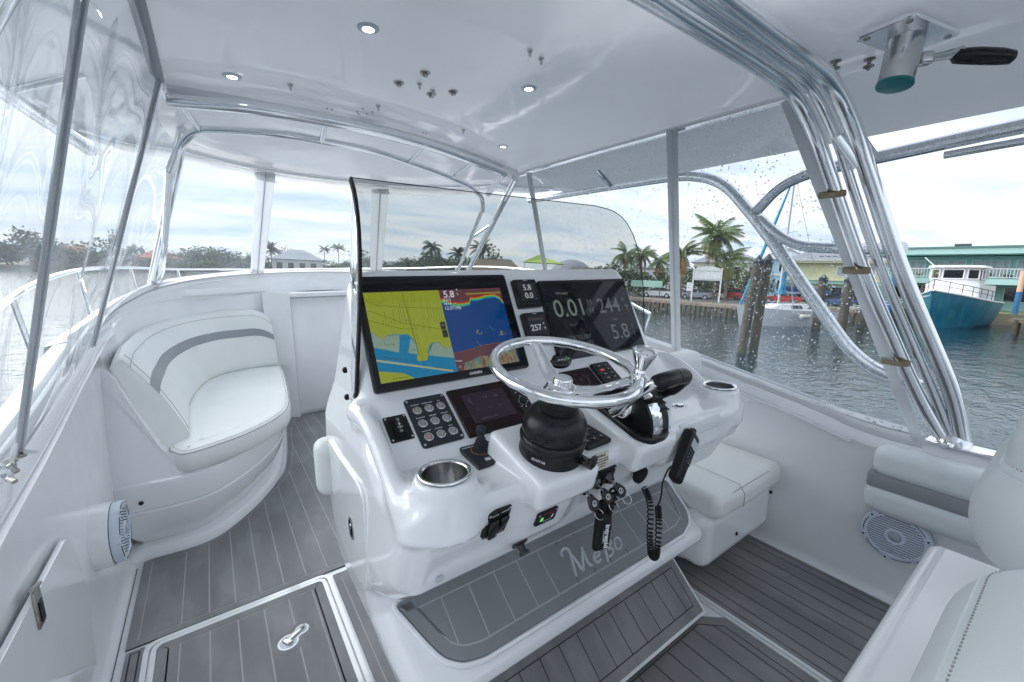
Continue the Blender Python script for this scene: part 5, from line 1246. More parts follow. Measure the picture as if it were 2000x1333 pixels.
def gauge(lab, s0, lines, extra):
    global OD
    o = thing('instrument_display', lab, 'display', (1.05, 1.35, 1.3 + s0 * .3), 0, 'square instrument displays between the plotters'); OD = Vector(o.location)
    M0_ = L_(DM(1.050, s0))
    MB().prism(rrect(0.116, 0.122, 0.006), -0.01, 0.013, M0_, bevel=0.005).build('housing', 'black_satin', o)
    MB().prism(rrect(0.088, 0.082, 0.003), 0.013, 0.0136, M0_ @ tr(0, 0.007)).build('screen', 'scr_dark', o)
    for k in range(5): MB().prism(rrect(0.0125, 0.0075, 0.0035), 0.013, 0.0146, M0_ @ tr(-0.036 + 0.018 * k, -0.047)).build('key', 'black_plastic', o); text('-', .010, M0_ @ tr(-0.036 + 0.018 * k, -0.047, .0150), 'print_white', o)
    text('GARMIN', .0055, M0_ @ tr(0, 0.0535, .0138), 'print_white', o)
    for s_, x, y, sz, m_ in lines: text(s_, sz, M0_ @ tr(x, y, .0141), m_, o, bold=.0003)
    if extra:
        MB().box((0, .032, .0139), (.078, .0012, .0004), M0_).build('scale_bar', 'scr_orange', o)
        for k in range(6): MB().box((-.034 + .0136 * k, .027, .0139), (.003, .008, .0004), M0_).build('scale_tick', 'scr_dim2', o)
gauge('small square display reading 5.8 over 0.0, upper of the pair between plotters', 0.300, [('5.8', .0, .022, .034, 'scr_text'), ('0.0', .0, -.013, .034, 'scr_text')], False)
gauge('small square display reading 257 degrees, lower of the pair between plotters', 0.155, [('257', -.010, -.006, .036, 'scr_text'), ('\u00b0', .031, .004, .02, 'scr_text'), ('T', .034, -.012, .014, 'scr_text')], True)

# ------------------------------------------------------------------ dash slope: switches and screens
SU = Vector((0, math.cos(SL), math.sin(SL)))
def SM(x, y, lift=0.0):
    """frame on the dash slope at plan position x, y"""
    z = 1.11 + (y - 1.19) * math.tan(SL); n_ = Vector((1, 0, 0)).cross(SU); return frame(Vector((x, y, z)) + n_ * (lift + 0.001), (1, 0, 0), SU)
def screw(M, parent, r=0.0048, m_='steel'):
    o = MB().lathe([(r, 0), (r * .9, r * .35), (r * .5, r * .5), (0, r * .3)], 10, M).build('screw', m_, parent); return o
sp = thing('switch_panel', 'slate plate with nine round steel push buttons on the port dash', 'switch panel', (0.5195, 1.145, 1.08)); OD = Vector(sp.location)
M0 = L_(SM(0.5195, 1.1465))
MB().prism(rrect(0.138, 0.182, 0.012), -0.004, 0.005, M0, bevel=0.0015).build('plate', 'panel_slate', sp)
names = [['BILGE PUMP', 'BILGE PUMP', 'BILGE PUMP'], ['WASHDOWN', 'LIVEWELL', 'HORN'], ['NAV', 'COURTESY', 'ACC 2']]
labels3 = [['BILGE PUMP', 'UNDERWATER', 'NAV'], ['BILGE PUMP', 'SPREADER', 'FWD BAIT'], ['BILGE PUMP', 'COURTESY', 'ACC 2']]
for r_ in range(3):
    for c_ in range(3):
        x, y = -0.040 + 0.040 * c_, 0.042 - 0.050 * r_; Mb = M0 @ tr(x, y, 0.005)
        bt = MB().lathe([(0.0152, 0), (0.0150, 0.0025), (0.0125, 0.0042), (0.0098, 0.0042), (0.0094, 0.003)], 24, Mb, cap=False).build('button', 'steel', sp)
        MB().lathe([(0.0094, 0.0028), (0.0088, 0.003)], 20, Mb, cap=False).build('halo_ring', 'print_black', bt)
        MB().lathe([(0.0084, 0.0028), (0.0080, 0.0046), (0.0, 0.0050)], 20, Mb, cap=False).build('button_cap', 'button_red' if (r_, c_) == (2, 0) else 'button_face', bt)
        MB().prism(rrect(0.030, 0.0075, 0.003), 0.0, 0.0006, Mb @ tr(0.001, 0.0215)).build('label_strip', 'print_black', bt)
        text(labels3[r_][c_], 0.0052, Mb @ tr(0.001, 0.0215, .0010), 'print_white', bt)
for sx in (-1, 1):
    for sy in (-1, 1): screw(M0 @ tr(sx * 0.060, sy * 0.081, 0.005), sp)
aw = thing('anchor_switch', 'black anchor windlass rocker switch with arrow and anchor marks, port end of dash', 'switch', (0.4065, 1.145, 1.08)); OD = Vector(aw.location)
M0 = L_(SM(0.4065, 1.1445))
MB().prism(rrect(0.070, 0.090, 0.004), -0.004, 0.004, M0, bevel=0.001).build('plate', 'black_plastic', aw)
MB().prism(rrect(0.036, 0.066, 0.005), 0.004, 0.012, M0, bevel=0.002).build('switch_frame', 'black_plastic', aw)
ra = MB().rbox((0, 0, 0.0145), (0.026, 0.054, 0.010), 0.003, 2, M0 @ rot('X', 4)).build('rocker', 'black_satin', aw)
an = MB()
for pts in ([(0, .008), (0, -.007)], [(-.007, -.003), (-.005, -.007), (0, -.0085), (.005, -.007), (.007, -.003)], [(-.004, .0045), (.004, .0045)]): an.tube([M0 @ rot('X', 4) @ Vector((a, b, .0196)) for a, b in pts], .0008, 4)
an.lathe([(.0018, .0194), (.0010, .0202)], 10, M0 @ rot('X', 4) @ tr(0, .0098), cap=False); tag(an.build('anchor_symbol', 'print_white', aw), kind='stuff')
for s_ in (-1, 1):
    MB().tube([M0 @ rot('X', 4) @ Vector((a, b * s_, .0196)) for a, b in ((-.004, .018), (0, .0235), (.004, .018), (.0018, .018), (.0018, .0155), (-.0018, .0155), (-.0018, .018))], .0006, 4, closed=True).build('arrow_symbol', 'print_white', aw)
for sx in (-1, 1):
    for sy in (-1, 1): screw(M0 @ tr(sx * 0.029, sy * 0.038, 0.004), aw, .0042)
md = thing('engine_display', 'black glass engine display with a knob keypad on its right, beside the push buttons', 'display', (0.74, 1.145, 1.08)); OD = Vector(md.location)
M0 = L_(SM(0.742, 1.146))
MB().prism(rrect(0.284, 0.190, 0.006), -0.004, 0.008, M0, bevel=0.003).build('housing', 'black_plastic', md)
MB().prism(rrect(0.226, 0.182, 0.004), 0.008, 0.0088, M0 @ tr(-0.026, 0)).build('cover_glass', 'glass_maroon', md)
MB().prism(rrect(0.165, 0.118, 0.002), 0.0088, 0.0092, M0 @ tr(-0.020, 0.004)).build('screen', 'scr_purple', md)
for s_, x, y, z_ in (('0', -.06, .035, .02), ('0.0', .0, .04, .014), ('RPM', .04, .035, .009), ('0', -.05, -.005, .012), ('12.4', .0, -.005, .012), ('81', .04, -.005, .012), ('GEN  FUEL  TRIP', -.02, -.042, .009)): text(s_, z_, M0 @ tr(x - .02, y, .0095), 'scr_lowtext', md)
MB().lathe([(.015, .008), (.014, .016), (.011, .018), (0, .018)], 20, M0 @ tr(.113, -.01)).build('knob', 'black_satin', md); MB().lathe([(.0165, .008), (.0165, .0085), (.0155, .0088)], 24, M0 @ tr(.113, -.01), cap=False).build('knob_ring', 'print_grey', md)
for dx, dy in ((0, .022), (0, -.025), (.018, -.005), (-.017, -.02), (.012, -.045), (-.008, .04)): MB().lathe([(.0025, .008), (.0022, .0092), (0, .0095)], 8, M0 @ tr(.113 + dx, -.01 + dy)).build('key_mark', 'print_white', md)
for sx in (-1, 1): screw(M0 @ tr(sx * 0.09 - .02, -.0875, 0.008), md, .004)
r2 = thing('radio_display', 'dark maroon glass display with a round gauge graphic behind the wheel', 'display', (1.165, 1.165, 1.09)); OD = Vector(r2.location)
M0 = L_(SM(1.168, 1.166))
MB().prism(rrect(0.172, 0.112, 0.005), -0.004, 0.010, M0, bevel=0.003).build('housing', 'black_plastic', r2)
MB().prism(rrect(0.158, 0.098, 0.003), 0.010, 0.0107, M0).build('cover_glass', 'glass_maroon', r2)
MB().lathe([(0.034, .0108), (.0325, .0110)], 36, M0 @ tr(-0.002, -.004), cap=False).build('dial_ring', 'scr_lowtext', r2); text('0', .022, M0 @ tr(-.002, -.004, .0112), 'scr_lowtext', r2)
vh = thing('radio_keypad', 'black keypad with one red button beside the maroon display', 'keypad', (1.315, 1.165, 1.09)); OD = Vector(vh.location)
M0 = L_(SM(1.318, 1.172))
MB().prism(rrect(0.104, 0.116, 0.010), -0.004, 0.016, M0, bevel=0.005).build('housing', 'black_satin', vh)
for r_ in range(4):
    for c_ in range(2):
        red = (r_, c_) == (1, 0); MB().rbox((-.019 + .038 * c_, .034 - .022 * r_, .0175), (.030, .013, .004), .0015, 1, M0).build('key', 'red_plastic' if red else 'panel_slate', vh)
        text(('SOS', '16', 'DIST', 'HI', 'SCAN', 'CH', 'MENU', 'CLR')[r_ * 2 + c_], .0055, M0 @ tr(-.019 + .038 * c_, .034 - .022 * r_, .0200), 'print_white', vh)
cpz = thing('compass', 'low black oval dome compass with pale card under the right plotter', 'compass', (1.135, 1.255, 1.165))
Mz = rot('X', 30)
MB().lathe([(.060, -.03), (.060, .002), (.056, .008), (.046, .010)], 32, Mz, sy=.62, cap=False).build('bezel', 'black_gloss', cpz, smooth=50)
MB().lathe([(.046, .009), (.040, .020), (.022, .027), (0, .029)], 28, Mz, sy=.62, cap=False).build('dome', 'black_gloss', cpz, smooth=70)
for k in range(5): MB().box((-.026 + .013 * k, -.018, .024), (.006, .004, .004), Mz).build('card_mark', 'print_white' if k != 3 else 'scr_green', cpz)

# ------------------------------------------------------------------ flat dash: joystick, keypad, cup holders
tp = thing('thruster_joystick', 'slate square panel with ribbed rubber joystick beside port cup holder', 'joystick', (0.60, 0.985, 1.003))
cr = R(-1)
M0 = tr(0, 0, 0) @ rot('X', 3)
MB().prism([tuple(p)[:2] for p in round_path([(-.056, -.066, 0), (.046, -.064, 0), (.054, .062, 0), (-.046, .066, 0), (-.056, -.066, 0)], .01)][:-1], -.004, .009, M0, bevel=.002).build('plate', 'panel_slate', tp)
MB().lathe([(.030, .009), (.029, .0095), (.028, .0095)], 30, M0 @ tr(0.002, .018), cap=False).build('dial_ring', 'scr_orange', tp)
bellow = [(.0255, .009), (.026, .014), (.022, .017), (.0235, .022), (.0195, .025), (.021, .030), (.0165, .033), (.0178, .038), (.0138, .041), (.0145, .046), (.0105, .049), (.0095, .060), (.0135, .066), (.0150, .074), (.0125, .083), (.006, .087), (0, .088)]
MB().lathe(bellow, 24, M0 @ tr(0.002, .018)).build('stick', 'panel_slate', tp, smooth=30)
MB().prism(rrect(.016, .014, .002), .009, .011, M0 @ tr(-.010, -.040)).build('power_key', 'lens_grey', tp); MB().lathe([(.0055, .009), (.005, .0105), (0, .0108)], 12, M0 @ tr(.016, -.036)).build('status_lamp', 'print_white', tp)
MB().box((.038, -.056, .0095), (.018, .0035, .0006), M0).build('maker_mark', 'print_white', tp); text('THRUSTER', .009, M0 @ tr(-.022, .050, .0096), 'print_white', tp)
for (cx, cy), lab in zip(CUPS, ('stainless cup holder in the rounded port corner of the dash', 'stainless cup holder with black mesh insert in the starboard corner of the dash')):
    o = thing('cup_holder', lab, 'cup holder', (cx, cy, 1.056), 0, 'cup holders at the dash corners')
    MB().lathe([(.0655, 0.001), (.0655, .004), (.0625, .0065), (.0575, .0055), (.0545, .001)], 40, cap=False).build('rim', 'chrome', o, smooth=70)
    MB().lathe([(.0548, .002), (.0545, -.03), (.0535, -.0845), (.050, -.088), (0, -.088)], 36, cap=False).build('well', 'steel', o, smooth=50)
    if cx > 1: MB().lathe([(.0540, -.012), (0, -.010)], 30, cap=False).build('mesh_insert', 'speaker_dark', o)
kp = thing('autopilot_keypad', 'black keypad with grey screen between wheel column and throttle', 'keypad', (0.93, 0.915, 1.004), R(2)); M0 = rot('X', 8) @ tr(0, 0, .004)
MB().prism(rrect(.112, .158, .008), -.012, .014, M0, bevel=.004).build('housing', 'black_satin', kp)
MB().prism(rrect(.084, .048, .003), .014, .0146, M0 @ tr(0, .046)).build('screen', 'lens_grey', kp)
for r_ in range(3):
    for c_ in range(3): MB().lathe([(.0115, .014), (.011, .0160), (0, .0165)], 14, M0 @ tr(-.032 + .032 * c_, .0 - .026 * r_), sy=.75).build('key', 'black_plastic', kp); text('<>^v+-OKM'[r_ * 3 + c_], .010, M0 @ tr(-.032 + .032 * c_, .0 - .026 * r_, .0168), 'print_white', kp)

# ------------------------------------------------------------------ steering wheel and column
WT = 12.1
wh = thing('steering_wheel', 'polished steel steering wheel with finger grips and a spinner knob', 'steering wheel', (0.725, 0.779, 1.292))
Mw = rot('X', WT)
NR = 96; vs = []; fs = []; nr = 14
for i in range(NR):
    a = 2 * math.pi * i / NR; rr = 0.0148
    for k in range(nr):
        b = 2 * math.pi * k / nr; inner = max(0.0, -math.sin(b)); bump = 1 - 0.16 * inner * (0.5 + 0.5 * math.cos(a * 24))
        vs.append(((0.186 + rr * bump * math.cos(b)) * math.cos(a), (0.186 + rr * bump * math.cos(b)) * math.sin(a), rr * bump * math.sin(b)))
for i in range(NR):
    for k in range(nr): fs.append((i * nr + k, ((i + 1) % NR) * nr + k, ((i + 1) % NR) * nr + (k + 1) % nr, i * nr + (k + 1) % nr))
MB().add(vs, fs, Mw).build('rim', 'chrome', wh, smooth=180)
for a in (78, 198, 318):
    ca, sa = math.cos(R(a)), math.sin(R(a)); pa = []
    rows_ = []
    for t, z, w in ((0.02, -.058, .030), (.05, -.056, .027), (.09, -.046, .022), (.13, -.026, .020), (.16, -.010, .019), (.18, -.002, .020)):
        for (du, dz) in ((-1, 0), (-.6, .0045), (.6, .0045), (1, 0), (.6, -.003), (-.6, -.003)):
            rows_.append(Vector((ca * t - sa * w * du, sa * t + ca * w * du, z + dz)))
    f_ = [(i * 6 + k, i * 6 + (k + 1) % 6, (i + 1) * 6 + (k + 1) % 6, (i + 1) * 6 + k) for i in range(5) for k in range(6)]
    MB().add(rows_, f_, Mw).build('spoke', 'chrome', wh, smooth=60, fix=True)
MB().lathe([(.040, -.075), (.043, -.066), (.042, -.056), (.034, -.050), (.027, -.049)], 32, Mw).build('hub', 'chrome', wh, smooth=60)
MB().lathe([(.026, -.050), (.026, -.034), (.023, -.030), (0, -.029)], 24, Mw).build('hub_cap', 'chrome', wh, smooth=40)
Mk = Mw @ tr(0.186 * math.cos(R(318)), 0.186 * math.sin(R(318)), 0.008) @ Matrix.Diagonal((1.3, 1.3, 1.12, 1))
MB().lathe([(.011, 0), (.012, .012), (.010, .017), (.013, .026), (.020, .045), (.0235, .056), (.0240, .060), (.0235, .063), (.020, .066), (.017, .068), (0, .0685)], 20, Mk).build('spinner_knob', 'chrome', wh, smooth=28)
MB().lathe([(.0175, -.02), (.0175, .0), (.012, .004)], 16, Mk).build('knob_clamp', 'chrome', wh)
sc = thing('steering_column', 'black rubber domed tilt column with lever under the steering wheel', 'steering column', (0.725, 0.835, 1.035))
Mc = Matrix.Translation(Vector((0.725, 0.779, 1.292)) - Vector((0.725, 0.835, 1.035))) @ rot('X', WT)
MB().lathe([(.090, -.275), (.090, -.252), (.088, -.248), (.088, -.226), (.0865, -.222)], 40, Mc).build('base_ring', 'black_satin', sc, smooth=35)
MB().lathe([(.0865, -.224), (.0915, -.217), (.0925, -.205), (.089, -.198), (.0855, -.196), (.0885, -.188), (.0895, -.172), (.085, -.152), (.074, -.134), (.062, -.124), (.054, -.120)], 44, Mc).build('rubber_dome', 'black_satin', sc, smooth=40)
MB().lathe([(.052, -.122), (.052, -.104), (.0495, -.102), (.0495, -.074), (.046, -.067), (.030, -.064)], 36, Mc).build('neck', 'black_plastic', sc, smooth=35)
for k in range(8):
    a = R(45 * k + 10); MB().lathe([(.0042, -.067), (.004, -.063), (0, -.0625)], 8, Mc @ tr(.036 * math.cos(a), .036 * math.sin(a))).build('cap_screw', 'black_gloss', sc)
MB().rbox((0.018, -.104, -.243), (.030, .050, .016), .005, 2, Mc @ rot('Z', 14)).rbox((0.018, -.122, -.232), (.036, .014, .026), .005, 2, Mc @ rot('Z', 14)).build('tilt_lever', 'black_gloss', sc)
text('SEASTAR', .010, Mc @ rot('Z', -62) @ tr(0, -.0902, -.238) @ rot('X', 90), 'print_white', sc)

# ------------------------------------------------------------------ throttle
th = thing('throttle_control', 'black and chrome single binnacle throttle with U-shaped grip handle', 'throttle', (1.083, 0.855, 1.062))
Mt = rot('X', 18)
def yzprism(poly, x0, x1, name, m_, bevel=0.0, smooth=40):
    """profile in (y, z) carried across x"""
    Mx = Mt @ Matrix(((0, 0, 1, 0), (1, 0, 0, 0), (0, 1, 0, 0), (0, 0, 0, 1)))
    MB().prism(poly, x0, x1, Mx, bevel=bevel).build(name, m_, th, smooth=smooth, fix=True)
dsh = [(-.118, 0.0), (-.112, .030), (-.095, .062), (-.065, .090), (-.028, .104), (.012, .100), (.045, .082), (.075, .052), (.098, .022), (.11, 0.0)]
dshs = [tuple(p)[:2] for p in spline([(a, b, 0) for a, b in dsh], 4)]
MB().prism(rrect(.150, .265, .05), -.02, .010, Mt, bevel=.004).build('base_plate', 'black_satin', th)
yzprism(dshs + [(.11, -.01), (-.118, -.01)], -.034, .062, 'body', 'black_satin', bevel=.008)
for x0, x1, m_, nm, lift in ((-.026, .020, 'chrome', 'chrome_band', .0022),):
    vs = []; cy_, cz_ = 0.0, 0.02
    for (y, z) in dshs:
        L__ = math.hypot(y - cy_, z - cz_) or 1; y2, z2 = y + (y - cy_) / L__ * lift, z + (z - cz_) / L__ * lift
        vs += [Mt @ Vector((x0, y2 * 1, z2)), Mt @ Vector(((x0 + x1) / 2, y2 + (y - cy_) / L__ * .004, z2 + (z - cz_) / L__ * .004)), Mt @ Vector((x1, y2, z2))]
    fs = [(i * 3 + k, i * 3 + k + 1, (i + 1) * 3 + k + 1, (i + 1) * 3 + k) for i in range(len(dshs) - 1) for k in range(2)]
    MB().add(vs, fs).build(nm, m_, th, smooth=60, fix=True)
for k in range(6):
    r_, c_ = divmod(k, 2); MB().rbox((.030 + .019 * c_, -.088 + .017 * r_, .074 + .0125 * r_), (.017, .015, .006), .002, 1, Mt @ tr(0, 0, 0)).build('trim_key', 'panel_slate', th)
MB().lathe([(.0065, 0), (.006, .002), (0, .002)], 14, Mt @ frame((.055, -.1175, .020), (1, 0, 0), (0, .2, 1))).build('maker_badge', 'print_grey', th)
MB().prism([(-.003, 0), (.003, 0), (0, .008)], 0, .001, Mt @ frame((-.003, -.121, .012), (1, 0, 0), (0, .2, 1))).build('centre_mark', 'print_black', th)
# chrome arm from the port pivot up to the grip, grip bar, black arm down the starboard side
pv = Vector((-.055, .0, .045))
MB().lathe([(.040, -.030), (.040, .006), (.034, .014), (.020, .018), (0, .019)], 28, Mt @ Matrix.Translation(pv) @ rot('Y', -90)).build('pivot_boss', 'chrome', th, smooth=50)
def bar(path, ws, tk, name, m_):
    """flat tapered bar in the (y, z) plane at fixed x offsets"""
    vs_ = []; P_ = [Vector(p) for p in path]
    for i, p in enumerate(P_):
        t_ = (P_[min(i + 1, len(P_) - 1)] - P_[max(i - 1, 0)]).normalized(); s__ = Vector((1, 0, 0)).cross(t_).normalized(); x_ = t_.cross(s__)
        for a in range(10):
            an = 2 * math.pi * a / 10; ca_, sa_ = math.cos(an), math.sin(an); vs_.append(Mt @ (p + s__ * ws[i] * math.copysign(abs(ca_) ** .7, ca_) + Vector((1, 0, 0)) * tk * math.copysign(abs(sa_) ** .7, sa_)))
    n_ = 10; f_ = [(i * n_ + k, i * n_ + (k + 1) % n_, (i + 1) * n_ + (k + 1) % n_, (i + 1) * n_ + k) for i in range(len(P_) - 1) for k in range(n_)]
    f_ += [tuple(range(n_))[::-1], tuple(range(len(vs_) - n_, len(vs_)))]
    MB().add(vs_, f_).build(name, m_, th, smooth=60, fix=True)
bar([(-.072, .018, .020), (-.072, .0, .050), (-.074, -.032, .105), (-.074, -.062, .150), (-.070, -.080, .178), (-.064, -.088, .192)], [.022, .026, .019, .015, .016, .012], .011, 'chrome_arm', 'chrome')
MB().tube([Mt @ Vector(p) for p in ((-.064, -.085, .185), (-.055, -.085, .187), (-.01, -.085, .189), (.030, -.085, .190), (.036, -.085, .190))], [.012, .0235, .0255, .0250, .024], 18).build('grip', 'black_satin', th, smooth=50)
MB().tube([Mt @ Vector(p) for p in round_path([(.036, -.085, .190), (.098, -.084, .186), (.104, -.055, .120), (.078, -.005, .055)], .028, 6)], [.0250] * 7 + [.0235] * 6 + [.020] * 3, 14).build('black_arm', 'black_satin', th, smooth=50)

# ------------------------------------------------------------------ lower aft face of the console
AN = Vector((0, -math.sin(R(70)), -math.cos(R(70)))).normalized()
AU = Vector((0, -math.cos(R(70)), math.sin(R(70))))
def AM(x, y, z, lift=0.0): return frame(Vector((x, y, z)) + AN * lift, (1, 0, 0), AU)
rs = thing('rocker_panel', 'black twin rocker switch panel under the port cup holder', 'switch panel', (0.545, 0.805, 0.92)); OD = Vector(rs.location)
M0 = L_(surf(0.535, 0.905, 0.004))
MB().prism(rrect(.076, .088, .005), -.012, .004, M0, bevel=.001).build('plate', 'black_plastic', rs)
for sx in (-1, 1):
    MB().rbox((sx * .0165, -.010, .008), (.028, .058, .012), .004, 2, M0 @ rot('X', 5 * sx)).build('rocker', 'black_gloss', rs); text('TRIM TAB' if sx < 0 else 'PORT STBD', .0052, M0 @ tr(sx * .017, .034, .0046), 'print_white', rs)
for sx in (-1, 1):
    for sy in (-1, 1): screw(M0 @ tr(sx * .033, sy * .038, .004), rs, .004)
bg = thing('battery_switch', 'small black gauge plate with green and white lamps under the wheel pod', 'gauge', (0.71, 0.80, 0.86)); OD = Vector(bg.location)
M0 = L_(surf(0.700, 0.860, 0.004))
MB().prism(rrect(.072, .050, .004), -.012, .004, M0, bevel=.001).build('plate', 'black_plastic', bg)
MB().box((-.018, -.004, .0046), (.008, .014, .001), M0 @ rot('Z', -10)).build('green_lamp', 'led_green', bg); MB().box((.020, .002, .0046), (.005, .014, .001), M0 @ rot('Z', -10)).build('white_lamp', 'print_white', bg); text('BATTERY', .006, M0 @ tr(0, .017, .0045), 'red_plastic', bg)
for k in range(4): MB().lathe([(.0022, .004), (.002, .005), (0, .005)], 8, M0 @ tr(-.008 + .007 * k, -.012)).build('lamp_dot', 'print_grey', bg)
for sx in (-1, 1): screw(M0 @ tr(sx * .031, .020, .004), bg, .004)
kl = thing('kill_switch', 'small black engine cut-off switch with red clip below the gauge plate', 'switch', (0.66, 0.90, 0.735)); OD = Vector(kl.location)
M0 = L_(surf(0.665, 0.745, 0.0))
MB().lathe([(.026, 0), (.026, .006), (.012, .010), (.010, .026), (.016, .028), (.016, .036), (0, .038)], 20, M0).build('switch_body', 'black_gloss', kl); MB().rbox((.006, -.012, .024), (.010, .022, .008), .002, 1, M0).build('clip', 'red_plastic', kl)
wl_ = thing('warning_label', 'cream printed WARNING label above the ignition switches', 'label', (0.895, 0.80, 0.985)); OD = Vector(wl_.location)
M0 = L_(surf(0.885, 0.973, 0.003))
MB().prism(rrect(.092, .050, .002), -.004, .0006, M0).build('sheet', 'label_cream', wl_); MB().prism(rrect(.080, .010, .001), .0006, .0009, M0 @ tr(0, .017)).build('header', 'scr_cream', wl_) if False else None
text('\u25b2 WARNING', .011, M0 @ tr(0, .0165, .0010), 'print_black', wl_)
for k, s_ in enumerate(('ENGINE EXHAUST FUMES CAN KILL', 'OPERATE ONLY WITH BLOWER ON', 'KEEP CLEAR OF PROPELLERS', 'READ OWNERS MANUAL')): text(s_, .0056, M0 @ tr(0, .006 - .008 * k, .0010), 'print_black', wl_)
ip = thing('ignition_switch', 'black plate with three ignition key switches below the warning label', 'ignition switch', (0.89, 0.815, 0.915)); OD = Vector(ip.location)
MIG = surf(0.890, 0.905, 0.003); M0 = L_(MIG)
MB().prism(rrect(.180, .066, .006), -.014, .005, M0, bevel=.0015).build('plate', 'black_satin', ip)
KEYS = (-.055, 0.0, .055)
for x in KEYS: MB().lathe([(.022, .005), (.022, .010), (.018, .018), (.013, .022), (.012, .026), (0, .026)], 20, M0 @ tr(x, 0)).build('key_switch', 'black_gloss', ip, smooth=40)
for sx in (-1, 1):
    for sy in (-1, 1): screw(M0 @ tr(sx * .083, sy * .026, .005), ip, .004)
klab = ('black ignition key with round badge, nearest the wheel column, over the key float', 'black ignition key with round badge, middle of the three', 'black ignition key with round badge, nearest the microphone clip')
for x, lb in zip(KEYS, klab):
    Mk0 = MIG @ tr(x, 0, 0.026); o = thing('ignition_key', lb, 'key', tuple(Mk0.translation), 0, 'ignition keys')
    Mk = Matrix.Translation(-Vector(o.location)) @ Mk0 @ rot('Z', -14)
    MB().box((0, 0, .008), (.008, .003, .022), Mk).build('blade', 'steel', o)
    hb = [(-.008, 0), (.008, 0), (.019, .026), (.016, .043), (0, .050), (-.016, .043), (-.019, .026)]
    sw = {-.055: 16, 0.0: 24, .055: 30}[x]; c_, s_ = math.cos(R(sw)), math.sin(R(sw))
    Mb = Matrix.Translation(-Vector(o.location)) @ frame(Mk0 @ Vector((0, 0, .014)), (-c_, -.10, -s_), (s_, -.42, -c_))
    MB().prism([tuple(p)[:2] for p in round_path([(a, b, 0) for a, b in hb] + [(hb[0][0], hb[0][1], 0)], .006)][:-1], -.004, .005, Mb, bevel=.002).build('bow', 'black_gloss', o, fix=True)
    MB().lathe([(.0085, .0049), (.0085, .0056), (.0068, .0060)], 18, Mb @ tr(0, .026), cap=False).build('badge', 'print_white', o)
    MB().tube([Mb @ Vector(q) for q in ((-.003, .021, .006), (-.001, .030, .006), (.003, .031, .006), (.003, .024, .006))], .0009, 4).build('badge_mark', 'print_white', o)
    MB().tube([Mb @ tr(0, .052, 0) @ Vector((math.cos(a) * .014, .010 + math.sin(a) * .014, math.sin(a) * .005)) for a in [2 * math.pi * k / 20 for k in range(20)]], .0011, 5, closed=True).build('split_ring', 'steel', o)
def float_tag(lab, x, y, z, tilt, front):
    o = thing('key_float', lab, 'key float', (x, y, z), 0); M = rot('Z', -8) @ rot('Y', tilt)
    def f(X, Y, Z):
        w = .026 + .004 * np.clip(-Z / .1, 0, 1); return smax(sd_box(X, Y, Z, (0, 0, -.060), (.0285, .011, .052), .009), np.abs(X) - w - np.clip((Z + .10), -1, .0) * 0, .004)
    b_ = sdf_obj('foam_body', f, (-.04, -.02, -.125), (.04, .02, .0), .004, 'rubber', o); b_.matrix_local = M
    MB().tube([(0, 0, -.012), (0, -.004, .010), (0.004, -.002, .030)], .0035, 6, M=M).build('cord', 'rubber', o)
    MB().rbox((0, 0, -.006), (.030, .014, .014), .004, 2, M).build('cord_clamp', 'black_plastic', o)
    if front:
        Mx = M @ tr(.010, -.0113, -.066) @ rot('X', 90) @ rot('Z', -90); text('intrepid', .024, Mx, 'print_white', o, bold=.0007, shear=.15); text('POWERBOATS', .006, Mx @ tr(0, -.013), 'print_white', o)
    return o
float_tag('black foam key float lettered intrepid in white, hanging from the keys', 0.868, 0.755, 0.835, 4, True)
float_tag('plain black foam key float half hidden behind the lettered one', 0.905, 0.790, 0.850, -2, False)
cb = thing('kill_lanyard', 'short curled black lanyard hanging beside the key floats', 'lanyard', (0.935, 0.775, 0.86))
MB().tube([(.012 * math.cos(a * 1.0) + .0 - a * .0006, .012 * math.sin(a), .02 - a * .0022) for a in [k * .35 for k in range(110)]][:60], .0042, 6).build('coil', 'rubber', cb); MB().tube([(-.012, -.004, -.026), (-.030, -.008, -.05)], .008, 8).build('clip', 'rubber', cb)

# microphone handset, its round clip and the coiled cord
mc = thing('radio_handset', 'black radio handset with keypad hanging at the starboard end of the dash', 'handset', (1.262, 0.755, 0.905))
Mm = rot('Y', 50) @ rot('X', -10) @ Matrix.Scale(1.1, 4)
def f_mic(X, Y, Z):
    w = .024 + .010 * np.clip((Z + .02) / .10, -.3, 1); return smax(sd_box(X, Y, Z, (0, 0, .0), (.036, .018, .088), .013), np.abs(X) - w, .008)
b_ = sdf_obj('body', f_mic, (-.045, -.026, -.10), (.045, .026, .10), .004, 'black_plastic', mc); b_.matrix_local = Mm
MB().lathe([(.013, .084), (.012, .096), (.010, .104), (.004, .107), (0, .107)], 14, Mm @ tr(.004, .004)).build('knob', 'rubber', mc)
MB().prism(rrect(.040, .030, .002), 0, .001, Mm @ frame((0.002, -.0182, .048), (1, 0, 0), (0, 0, 1))).build('screen', 'lens_grey', mc)
for r_ in range(4):
    for c_ in range(3): MB().rbox((-.013 + .013 * c_, -.0185, .020 - .013 * r_), (.010, .003, .009), .001, 1, Mm).build('key', 'panel_slate', mc); text('123456789*0#'[r_ * 3 + c_], .006, Mm @ frame((-.013 + .013 * c_, -.0202, .020 - .013 * r_), (1, 0, 0), (0, 0, 1)), 'print_grey', mc)
for k in range(5): MB().box((0, -.0184, -.045 - .006 * k), (.026, .0012, .002), Mm).build('speaker_slot', 'print_black', mc)
